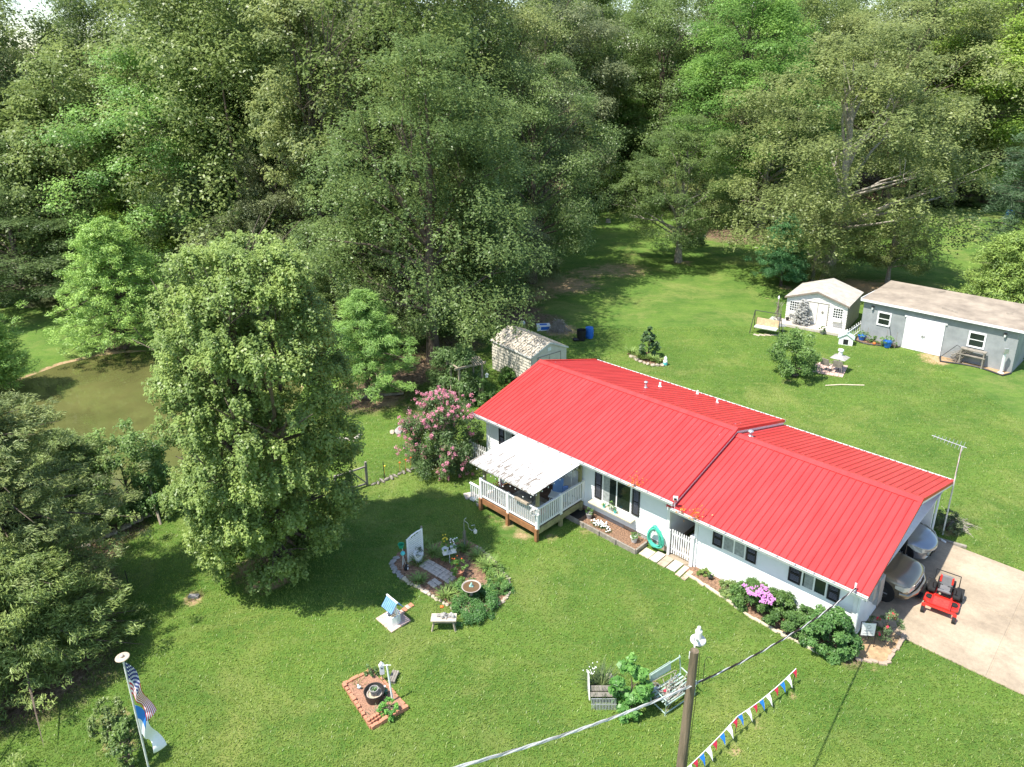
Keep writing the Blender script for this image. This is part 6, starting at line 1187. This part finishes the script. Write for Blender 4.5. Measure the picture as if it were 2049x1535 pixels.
t = thing('globe_ornament', 'round striped globe showing above the shed ridge', 'ornament', at(1046, 690)); MB().ell((0, 0, 1.5), (.2, .2, .2), 14, 10).build('globe', M['metal'], t, smooth=True); MB().tube([(0, 0, 0), (0, 0, 1.35)], .04, 8).build('post', M['greywood'], t)
t = thing('storage_box', 'white box with blue panels lying in the shade behind the shed', 'box', at(1087, 660), .1); MB().box((0, 0, .2), (.95, .55, .4)).build('body', M['white'], t, bevel=.02); MB().box((.1, -.278, .2), (.6, .01, .22)).box((0, 0, .403), (.5, .3, .01)).build('panel', M['blue'], t)
br = MB(); g = random.Random(40)
for i in range(130): a = g.random() * 6.28; r = g.random() * 1.0; br.tube([(math.cos(a) * r, math.sin(a) * r * .7, 0), (math.cos(a) * r * .5 + g.gauss(0, .1), math.sin(a) * r * .4, g.uniform(.2, .7)), (math.cos(a + 2.6) * r * .5, math.sin(a + 2.6) * r * .4, g.uniform(.3, .95))], .014, 4)
tag(br.build('brush_pile', M['deadwood'], loc=at(1118, 664)), 'heap of dry branches in the shade behind the shed', 'brush pile')
t = thing('black_bin', 'black plastic bin beside the blue barrel', 'bin', at(1163, 681)); MB().lathe([(.26, 0), (.32, .75), (.3, .75), (.25, .1), (.001, .1)], n=20).build('body', M['black'], t, smooth=True)
t = thing('blue_barrel', 'bright blue plastic barrel beside the black bin', 'barrel', at(1179, 676)); MB().lathe([(.25, 0), (.29, .2), (.29, .55), (.26, .75), (.001, .75)], n=20).build('body', M['blue'], t, smooth=True); MB().lathe([(.3, .2), (.3, .23)], n=20).lathe([(.3, .5), (.3, .53)], n=20).build('hoop', M['blue'], t)
tag(MB().box((0, 0, .1), (.4, .35, .2)).build('dark_sack', M['black'], loc=at(1152, 682), bevel=.08), 'dark sack slumped against the black bin', 'sack')
t = thing('blue_drum', 'small blue container far off at the right lawn edge', 'barrel', at(2019, 438)); MB().lathe([(.4, 0), (.45, .3), (.45, .8), (.38, 1.0), (.001, 1.0)], n=16).build('body', M['blue'], t, smooth=True); MB().lathe([(.46, .3), (.46, .35)], n=16).lathe([(.46, .72), (.46, .77)], n=16).build('hoop', M['turq'], t)
tag(MB().lathe([(.35, 0), (.28, .1), (.26, .4), (.001, .42)], n=12).build('tree_stump', M['deadwood'], loc=at(1217, 445)), 'tree stump on the sunny far end of the back lawn', 'stump')
# small island bed behind the house
BB = P2([(1255, 708), (1275, 702), (1300, 706), (1325, 718), (1338, 728), (1325, 734), (1298, 730), (1272, 722)]); bedobj('mulch_bed', BB, -.05, .03, M['mulch'])
edging([(1262, 714), (1285, 727), (1310, 733), (1330, 732)], 9, 'tan stone edging the small bed behind the house', 'stones of the back bed', 'stone', (.3, .2, .14), 'edging_stone')
for a in ((1265, 708, 60, .6, 'yellow-green lily clump at the left of the small back bed'), (1283, 718, 80, .7, 'dark strappy clump under the magnolia sapling'), (1305, 722, 80, .6, 'strappy clump right of the magnolia sapling'), (1320, 726, 50, .5, 'strappy clump next to the white watering can')): ylily(*a, sp=.25, w=.05)
t = thing('watering_can', 'white and pale blue lantern-shaped can at the right of the small back bed', 'garden ornament', at(1331, 731)); MB().lathe([(.12, 0), (.13, .3), (.1, .32), (.1, .5), (.02, .6)], n=12).build('body', M['white'], t, smooth=True); MB().lathe([(.135, .05), (.137, .2)], n=12).build('band', M['turq'], t)
t = thing('garden_figure', 'small white figure among the leaves of the back bed', 'figure', at(1282, 712)); MB().ell((0, 0, .45), (.12, .08, .1), 8, 6).ell((.1, 0, .56), (.06, .05, .05), 8, 6).tube([(0, 0, 0), (0, 0, .4)], .02, 6).build('body', M['white'], t)

# ---------------------------------------------------------------- white garden shed
F0, F1 = at(1570, 643), at(1690, 665); hd = math.atan2((F1 - F0).y, (F1 - F0).x); Lw = (F1 - F0).length; Dp = 3.9
t = thing('garden_shed', 'white garden shed with a gable roof and double door behind the house', 'shed', F0, hd); wm = mat('cream_siding', (.76, .74, .68), .6, .05, 2); we = 1.88; wr_ = 2.55
w_ = MB(); w_.bx(0, Lw, .02, Dp, 0, we); w_.extr([(0, .02, we), (Lw / 2, .02, wr_), (Lw, .02, we)], (0, Dp - .02, 0)); lap(w_, (0, .02), (Lw, .02), .1, wr_, (0, -1), .19, .035, gap=lambda z: (0, 1) if z < we else (.5 * (z - we) / (wr_ - we), 1 - .5 * (z - we) / (wr_ - we))); w_.build('wall', wm, t)
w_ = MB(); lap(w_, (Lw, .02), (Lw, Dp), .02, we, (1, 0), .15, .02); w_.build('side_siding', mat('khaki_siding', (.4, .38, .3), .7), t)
r_ = MB()
for s in (-1, 1): x0 = -.12 if s < 0 else Lw + .12; q = [(x0, -.15, we - .02), (x0, Dp + .1, we - .02), (Lw / 2, Dp + .1, wr_ + .03), (Lw / 2, -.15, wr_ + .03)]; r_.extr(q[::-1] if s < 0 else q, (0, 0, .04))
r_.build('roof', mat('pale_roof', (.5, .47, .42), .6, .08, 2, col2=(.34, .31, .27)), t); f_ = MB()  # darker blotches in the roof colour stand in for dappled tree shade
for s in (-1, 1): x0 = -.14 if s < 0 else Lw + .14; f_.extr([(x0, -.18, we - .0), (Lw / 2, -.18, wr_ + .05), (Lw / 2, -.18, wr_ - .06), (x0, -.18, we - .1)], (0, .03, 0))
f_.build('fascia', mat('brown_trim', (.25, .2, .16), .7), t)
dd = MB(); dd.bx(Lw * .36, Lw * .52, -.03, -.002, .12, 1.72); dd.bx(Lw * .53, Lw * .69, -.03, -.002, .12, 1.72); dd.build('door', wm, t); dd = MB(); [dd.bx(x - .02, x + .02, -.035, -.004, .1, 1.78) for x in (Lw * .35, Lw * .525, Lw * .7)]; dd.bx(Lw * .35, Lw * .7, -.035, -.004, 1.74, 1.78); dd.build('door_frame', M['greywood'], t); MB().ell((Lw * .61, -.05, 1.15), (.08, .03, .1), 8, 6).build('wreath', M['greywood'], t)
for x in (.06, .78):
    wf = MB(); x0, x1 = Lw * x, Lw * (x + .15); [wf.bx(a - .015, a + .015, -.04, -.01, .9, 1.6) for a in (x0, (x0 + x1) / 2, x1, x0 + (x1 - x0) * .25, x0 + (x1 - x0) * .75)]; [wf.bx(x0, x1, -.041, -.009, z - .015, z + .015) for z in (.9, 1.08, 1.25, 1.42, 1.6)]; wo_ = wf.build('window', M['white'], t); MB().bx(x0, x1, -.02, -.008, .9, 1.6).build('pane', M['glass'], wo_)
    MB().bx(x0, x1, -.22, -.04, .68, .84).build('window_box', M['dirtywhite'], t); f = MB(); [f.ell((g.uniform(x0, x1), -.13, .87 + g.random() * .06), (.04, .04, .03), 6, 4) for _ in range(14)]; f.build('flowers', M['whitepetal'], t)
pl = MB(); [pl.bx(-.9 + i * .0, Lw + .25, -1.15 + i * .14, -1.02 + i * .14, .16, .2) for i in range(8)]; pl.bx(-.9, Lw + .25, -1.16, -1.13, .02, .18); pl.bx(-.92, -.88, -1.15, 0, .02, .18); pl.build('porch_platform', mat('bleached_boards', (.52, .47, .4), .85, .15, 5), t)
S = lambda x, y, z=0: F0 + Vector((math.cos(hd) * x - math.sin(hd) * y, math.sin(hd) * x + math.cos(hd) * y, z))
mb, *arr = conifer(81, 1.75, .62, 60, 26, .1, .03, base=.06, up=.35, droop=.5, tuftsz=.1, along=7, spread=.4, power=.9)
make_tree('flocked_tree', 'grey frosted artificial tree on the white shed platform', 'artificial tree', S(1.3, -.5, .2), mb, arr, M['needle'], (.33, .33, .31))
t = thing('lantern_post', 'short post with a white lantern at the left end of the white shed', 'lamp post', S(-.55, -.1)); MB().tube([(0, 0, 0), (0, 0, 1.6)], .04, 8).build('post', M['wood'], t); MB().lathe([(.06, 0), (.08, .1), (.04, .2), (.01, .26)], (0, 0, 1.6), 10).build('lantern', M['white'], t, smooth=True)
tw = MB(); [tw.tube([(g.gauss(0, .1), g.gauss(0, .1), 0), (g.gauss(0, .15), g.gauss(0, .1), .6), (g.gauss(0, .15), g.gauss(0, .1), 1.4)], .012, 4) for _ in range(16)]; tag(tw.build('dry_vine', M['greywood'], loc=S(-.5, -.2)), 'dry vine wrapped around the lantern post beside the white shed', 'vine')
for i, (x, y, m_, lab) in enumerate(((-.6, -.8, 'white', 'small white pot at the left end of the shed platform'), (-.25, -.7, 'greystone', 'grey pot beside the small white pot on the shed platform'), (.25, -.3, 'black', 'black pot in front of the left shed window'))): pot('porch_pot', lab, 'flower pot', S(x, y, .2), .12, .22, m_, 'leaf', seed=20 + i, ph=.2, pn=60, color=(.12, .14, .08))
pot('stone_pot', 'small potted bush in front of the shed platform near the dog house', 'flower pot', S(2.9, -1.3), .14, .2, 'greystone', 'leaf', seed=25, ph=.6, pn=500, color=(.1, .16, .07), leaf=.07)
t = thing('dog_house', 'small white dog house with a pale green roof in front of the picket fence', 'dog house', at(1692, 688), hd + .15); dh = MB(); dh.prism([(-.42, -.3), (.42, -.3), (.42, .3), (-.42, .3)], 0, .45); dh.extr([(-.42, -.3, .45), (0, -.3, .72), (.42, -.3, .45)], (0, .6, 0)); dh.build('body', M['white'], t); dr = MB(); dr.extr([(-.5, -.36, .43), (0, -.36, .76), (0, -.36, .8), (-.5, -.36, .47)], (0, .72, 0)); dr.extr([(.5, -.36, .43), (.5, -.36, .47), (0, -.36, .8), (0, -.36, .76)], (0, .72, 0)); dr.build('roof', mat('pale_green', (.5, .62, .55), .6), t); MB().prism([(-.15, -.306), (.15, -.306), (.15, -.302), (-.15, -.302)], .05, .4).build('doorway', M['black'], t)
picket((1692, 690), (1722, 668), 8, 1.0, 'short white picket fence panel between the two sheds', 'white', False)
# swing
t = thing('garden_swing', 'metal framed garden swing with tan cushions left of the white shed', 'swing', at(1532, 668), hd + .05)
sw = MB()
for s in (-1, 1): sw.tube([(s * .95, -.5, 0), (s * .85, 0, 1.55), (s * .95, .6, 0)], .025, 7)
sw.tube([(-.85, 0, 1.55), (.85, 0, 1.55)], .025, 7); sw.build('frame', M['darkmetal'], t); MB().box((0, -.05, .45), (1.5, .5, .12)).build('seat', M['dirtywhite'], t, bevel=.03); MB().box((0, .22, .75), (1.5, .1, .5), Matrix.Rotation(-.2, 3, 'X')).build('backrest', mat('tan_fabric', (.55, .38, .22), .8, .2, 6), t, bevel=.03)
t = thing('side_table', 'small round pale table beside the garden swing', 'table', at(1563, 664)); MB().lathe([(.3, .45), (.3, .48)], n=20).build('top', M['metal'], t); s_ = MB(); [s_.tube([(math.cos(a) * .2, math.sin(a) * .2, 0), (math.cos(a + .6) * .12, math.sin(a + .6) * .12, .45)], .012, 5) for a in (0, 1.57, 3.14, 4.71)]; s_.build('leg', M['metal'], t)
for i in range(4): paver(0, 0, .45, .22, .2 * i, 'stone', 'flat stone under the garden swing, ' + nth(i) + ' from the left', 'stones under the swing', P=at(1514 + i * 11, 671), name='flat_stone')
# pink patio
PP = P2([(1628, 725), (1697, 733), (1686, 756), (1622, 745)]); cxp = at(1658, 740); A_, B_, C_, D_ = [Vector((*p, 0)) for p in PP]
for i in range(7):
    for j in range(4):
        q = [A_.lerp(B_, x / 7).lerp(D_.lerp(C_, x / 7), y / 4) for x, y in ((i + .03, j + .04), (i + .97, j + .04), (i + .97, j + .96), (i + .03, j + .96))]; c_ = sum(q, Vector()) / 4
        tag(MB().prism(ccw([tuple((p - c_)[:2]) for p in q]), 0, .045).build('patio_slab', M['pinkpaver'], loc=c_), 'pink slab of the back patio, ' + nth(j) + ' row, ' + nth(i) + ' from the left', 'paving stone', 'pink slabs of the back patio')
def chair(P, rot, label):
    t = thing('patio_chair', label, 'chair', P, rot, 'metal patio chairs'); dm = M['greywood']; s_ = MB(); [s_.tube([(x, -.22, 0), (x, -.2, .62), (x, .2, .6), (x, .26, 0)], .014, 6) for x in (-.25, .25)]; s_.build('frame', dm, t); MB().box((0, 0, .4), (.48, .44, .04)).build('seat', dm, t); b_ = MB(); b_.box((0, .24, .62), (.5, .03, .4), Matrix.Rotation(-.15, 3, 'X')); b_.build('backrest', dm, t)
    return t
chair(at(1652, 741, .045), hd + 2.9, 'left one of two metal chairs on the pink patio'); chair(at(1675, 745, .045), hd + 3.2, 'right one of two metal chairs on the pink patio')
t = thing('feeder_table', 'low dark pagoda-shaped feeder on a stand behind the patio chairs', 'bird feeder', at(1677, 741, .045)); MB().tube([(0, 0, 0), (0, 0, .9)], .03, 8).build('stand', M['darkmetal'], t); MB().lathe([(.62, .82), (.3, .95), (.1, 1.0)], n=4).build('tray', M['greystone'], t); MB().lathe([(.12, 1.0), (.12, 1.25), (.17, 1.26), (.15, 1.34)], n=10).build('cylinder', M['white'], t)
t = thing('round_planter', 'low dark pot under the small bushy tree by the patio', 'planter', at(1588, 755)); MB().lathe([(.18, 0), (.26, .2), (.22, .2)], n=14).build('pot', M['black'], t); f = MB(); f.tuft((0, 0, .1), 20, .2, .03, .1); f.build('plant', leafplain((.1, .16, .08)), t)
tag(MB().tube([(-1.1, 0, .03), (-.2, .05, .05), (1.1, -.02, .03)], .035, 6).build('fallen_stick', M['tanpaint'], loc=at(1690, 772)), 'pale stick lying on the lawn below the pink patio', 'stick')

# ---------------------------------------------------------------- grey workshop
W0, W1 = at(1718.7, 675), at(2022.8, 747); hd = math.atan2((W1 - W0).y, (W1 - W0).x); Lw = (W1 - W0).length; Dp = 4.7; hz = 2.72
t = thing('grey_workshop', 'long grey block workshop with white double doors and a flat tan roof', 'workshop', W0, hd); gm2 = mat('grey_wall', (.3, .315, .315), .85, .14, 1.2, .2, 14, col2=(.22, .235, .24))
MB().bx(0, Lw, 0, Dp, -.05, hz - .12).build('wall', gm2, t)
r_ = MB(); r_.extr([(-.12, -.22, hz - .05), (Lw + .25, -.22, hz - .05), (Lw + .25, Dp + .1, hz + .2), (-.12, Dp + .1, hz + .2)], (0, 0, .06)); ro = r_.build('roof', mat('tan_roll_roofing', (.33, .275, .215), .95, .14, .9, .3, 25, col2=(.2, .165, .13)), t)
f_ = MB(); f_.bx(-.13, Lw + .26, -.26, -.222, hz - .12, hz + .02); f_.bx(-.16, -.125, -.26, Dp, hz - .1, hz + .1); f_.build('fascia', M['white'], ro); st = MB(); [st.tube([(x, y, hz + .1 + y * .05), (x + a, y + b, hz + .12 + y * .05)], .02, 5) for x, y, a, b in ((5.3, .6, -1.0, .35), (7.5, 2.2, .3, .2), (3.2, 3.9, .3, .4))]; st.build('stick', M['greywood'], ro)
def gwin(x0, x1, z0, z1):
    f = MB(); w2 = .09; f.bx(x0 - w2, x1 + w2, -.05, -.004, z0 - w2, z0); f.bx(x0 - w2, x1 + w2, -.05, -.004, z1, z1 + w2); f.bx(x0 - w2, x0, -.05, -.004, z0, z1); f.bx(x1, x1 + w2, -.05, -.004, z0, z1); f.bx(x0, x1, -.045, -.01, (z0 + z1) / 2 - .02, (z0 + z1) / 2 + .02); o = f.build('window', M['white'], t); MB().bx(x0, x1, -.02, -.006, z0, z1).build('pane', M['glass'], o)
gwin(1.05, 1.72, 1.25, 2.0); gwin(6.35, 7.1, 1.15, 1.95)
for x0, x1 in ((2.7, 3.82), (3.84, 4.95)):
    d_ = MB(); d_.bx(x0, x1, -.06, -.004, .03, 2.08); [d_.bx(x0 + .04, x1 - .04, -.075, -.06, z, z + .05) for z in (.6, 1.25, 1.9)]; do = d_.build('door', M['white'], t); MB().box((3.78 if x0 < 3 else 3.9, -.09, 1.05), (.04, .04, .12)).build('handle', M['black'], do)
MB().bx(2.6, 5.05, -.07, -.004, 2.09, 2.18).build('door_lintel', M['white'], t)
for x in (.6, 8.1): lt = MB().box((x, -.08, 2.3), (.14, .14, .1)).build('wall_light', M['darkmetal'], t); MB().lathe([(.05, 0), (.07, .14)], (x, -.1, 2.12), 8).build('shade', M['white'], lt)
S = lambda x, y, z=0: W0 + Vector((math.cos(hd) * x - math.sin(hd) * y, math.sin(hd) * x + math.cos(hd) * y, z))
t = thing('meter_post', 'white post with a grey meter box at the right end of the workshop', 'meter', S(8.35, -.45)); MB().box((0, 0, .7), (.1, .1, 1.4)).build('post', M['white'], t); MB().box((0, -.04, 1.45), (.26, .16, .3)).build('box', M['metal'], t, bevel=.02); MB().lathe([(.16, 0), (.16, .06)], n=14).build('foot', M['dirtywhite'], t)
for i, (x0, x1, lab) in enumerate(((-.1, 2.6, 'curved edged bed along the left part of the workshop wall'), (5.0, 8.8, 'curved edged bed along the right part of the workshop wall'))):
    t = thing('edged_bed', lab, 'flower bed', (0, 0, 0)); n = 14; out = [S(x0 + (x1 - x0) * k / n, -.75 - .3 * math.sin(k / n * 5 + i * 2) * 1 if 0 < k < n else -.1) for k in range(n + 1)]; MB().prism(ccw([tuple(p[:2]) for p in out] + [tuple(S(x1, .05)[:2]), tuple(S(x0, .05)[:2])]), 0, .04).build('mulch', M['mulch'] if i == 0 else M['soil'], t); MB().tube([p + Vector((0, 0, .05)) for p in out], .05, 6).build('edging', M['darkmetal'], t)
for i, (x, y, m_, r, h, lab) in enumerate(((.35, -.5, 'blue', .24, .34, 'blue pot at the left end of the workshop bed'), (2.05, -.7, 'blue', .26, .42, 'taller blue pot with white rim left of the white double doors'))): pot('blue_pot', lab, 'flower pot', S(x, y, .04), r, h, m_, 'leaf', seed=30 + i, ph=.35, pn=260, color=(.1, .2, .06), leaf=.08)
for i, (x, y, n_) in enumerate(((.75, -.55, 200), (1.15, -.5, 260), (1.65, -.55, 300), (2.3, -.5, 80))): shrub(0, 0, 0, 0, n_, .09, (.09, .17, .05), ['low green plant right of the left blue pot', 'greyish low plant in the middle of the workshop bed', 'dark green plant left of the taller blue pot', 'small plant beside the white double doors'][i], 'plant', 'low_plant', seed=85 + i, nc=10, P=S(x, y, .04), hh=.45, rad=.28, tr=.01)
t = thing('orange_ball', 'small orange ball lying in the left workshop bed', 'ball', S(1.3, -.85, .04)); MB().ell((0, 0, .09), (.1, .1, .09), 12, 8).build('ball', M['orange'], t, smooth=True)
for i, (x, h) in enumerate(((.65, 1.0), (1.85, 1.1), (2.45, 1.1))): tag(MB().tube([(0, 0, 0), (.02, 0, h)], .015, 6).build('plant_stake', M['greywood'], loc=S(x, -.5)), ['thin stake behind the left blue pot', 'thin stake left of the taller blue pot', 'thin stake right of the taller blue pot'][i], 'stake', 'plant stakes in the workshop bed')
t = thing('wooden_rack', 'grey wooden rack with dry vines under the right workshop window', 'rack', S(6.75, -.35), hd); s_ = MB(); [s_.box((x, y, .5), (.07, .07, 1.0)) for x in (-.6, .6) for y in (-.15, .15)]; s_.build('legs', M['greywood'], t); s_ = MB(); [s_.box((0, 0, z), (1.35, .4, .05)) for z in (.65, 1.0)]; s_.build('shelf', M['greywood'], t)
tw = MB(); [tw.tube([(g.gauss(0, .25), g.gauss(0, .1), 0), (g.gauss(0, .3), g.gauss(0, .1), .4), (g.gauss(.4, .2), g.gauss(0, .1), 1.0)], .012, 4) for _ in range(40)]; tag(tw.build('dry_vine', M['greywood'], loc=S(6.0, -.4), rot=hd), 'leaning bundle of dry vines left of the wooden rack', 'vine')
tag(MB().tube([(-.5, 0, 0), (.35, 0, 1.1), (.95, 0, .75)], .02, 6).build('bent_pole', M['darkmetal'], loc=S(5.5, -.35), rot=hd), 'thin bent pole leaning on the workshop wall by the rack', 'pole')
tag(MB().tube([(.1, 0, 1.25), (.3, -.1, .7), (.4, -.15, 0)], .02, 6).build('black_hose', M['black'], loc=S(1.7, -.1), rot=hd), 'black hose running down the workshop wall below the left window', 'hose')
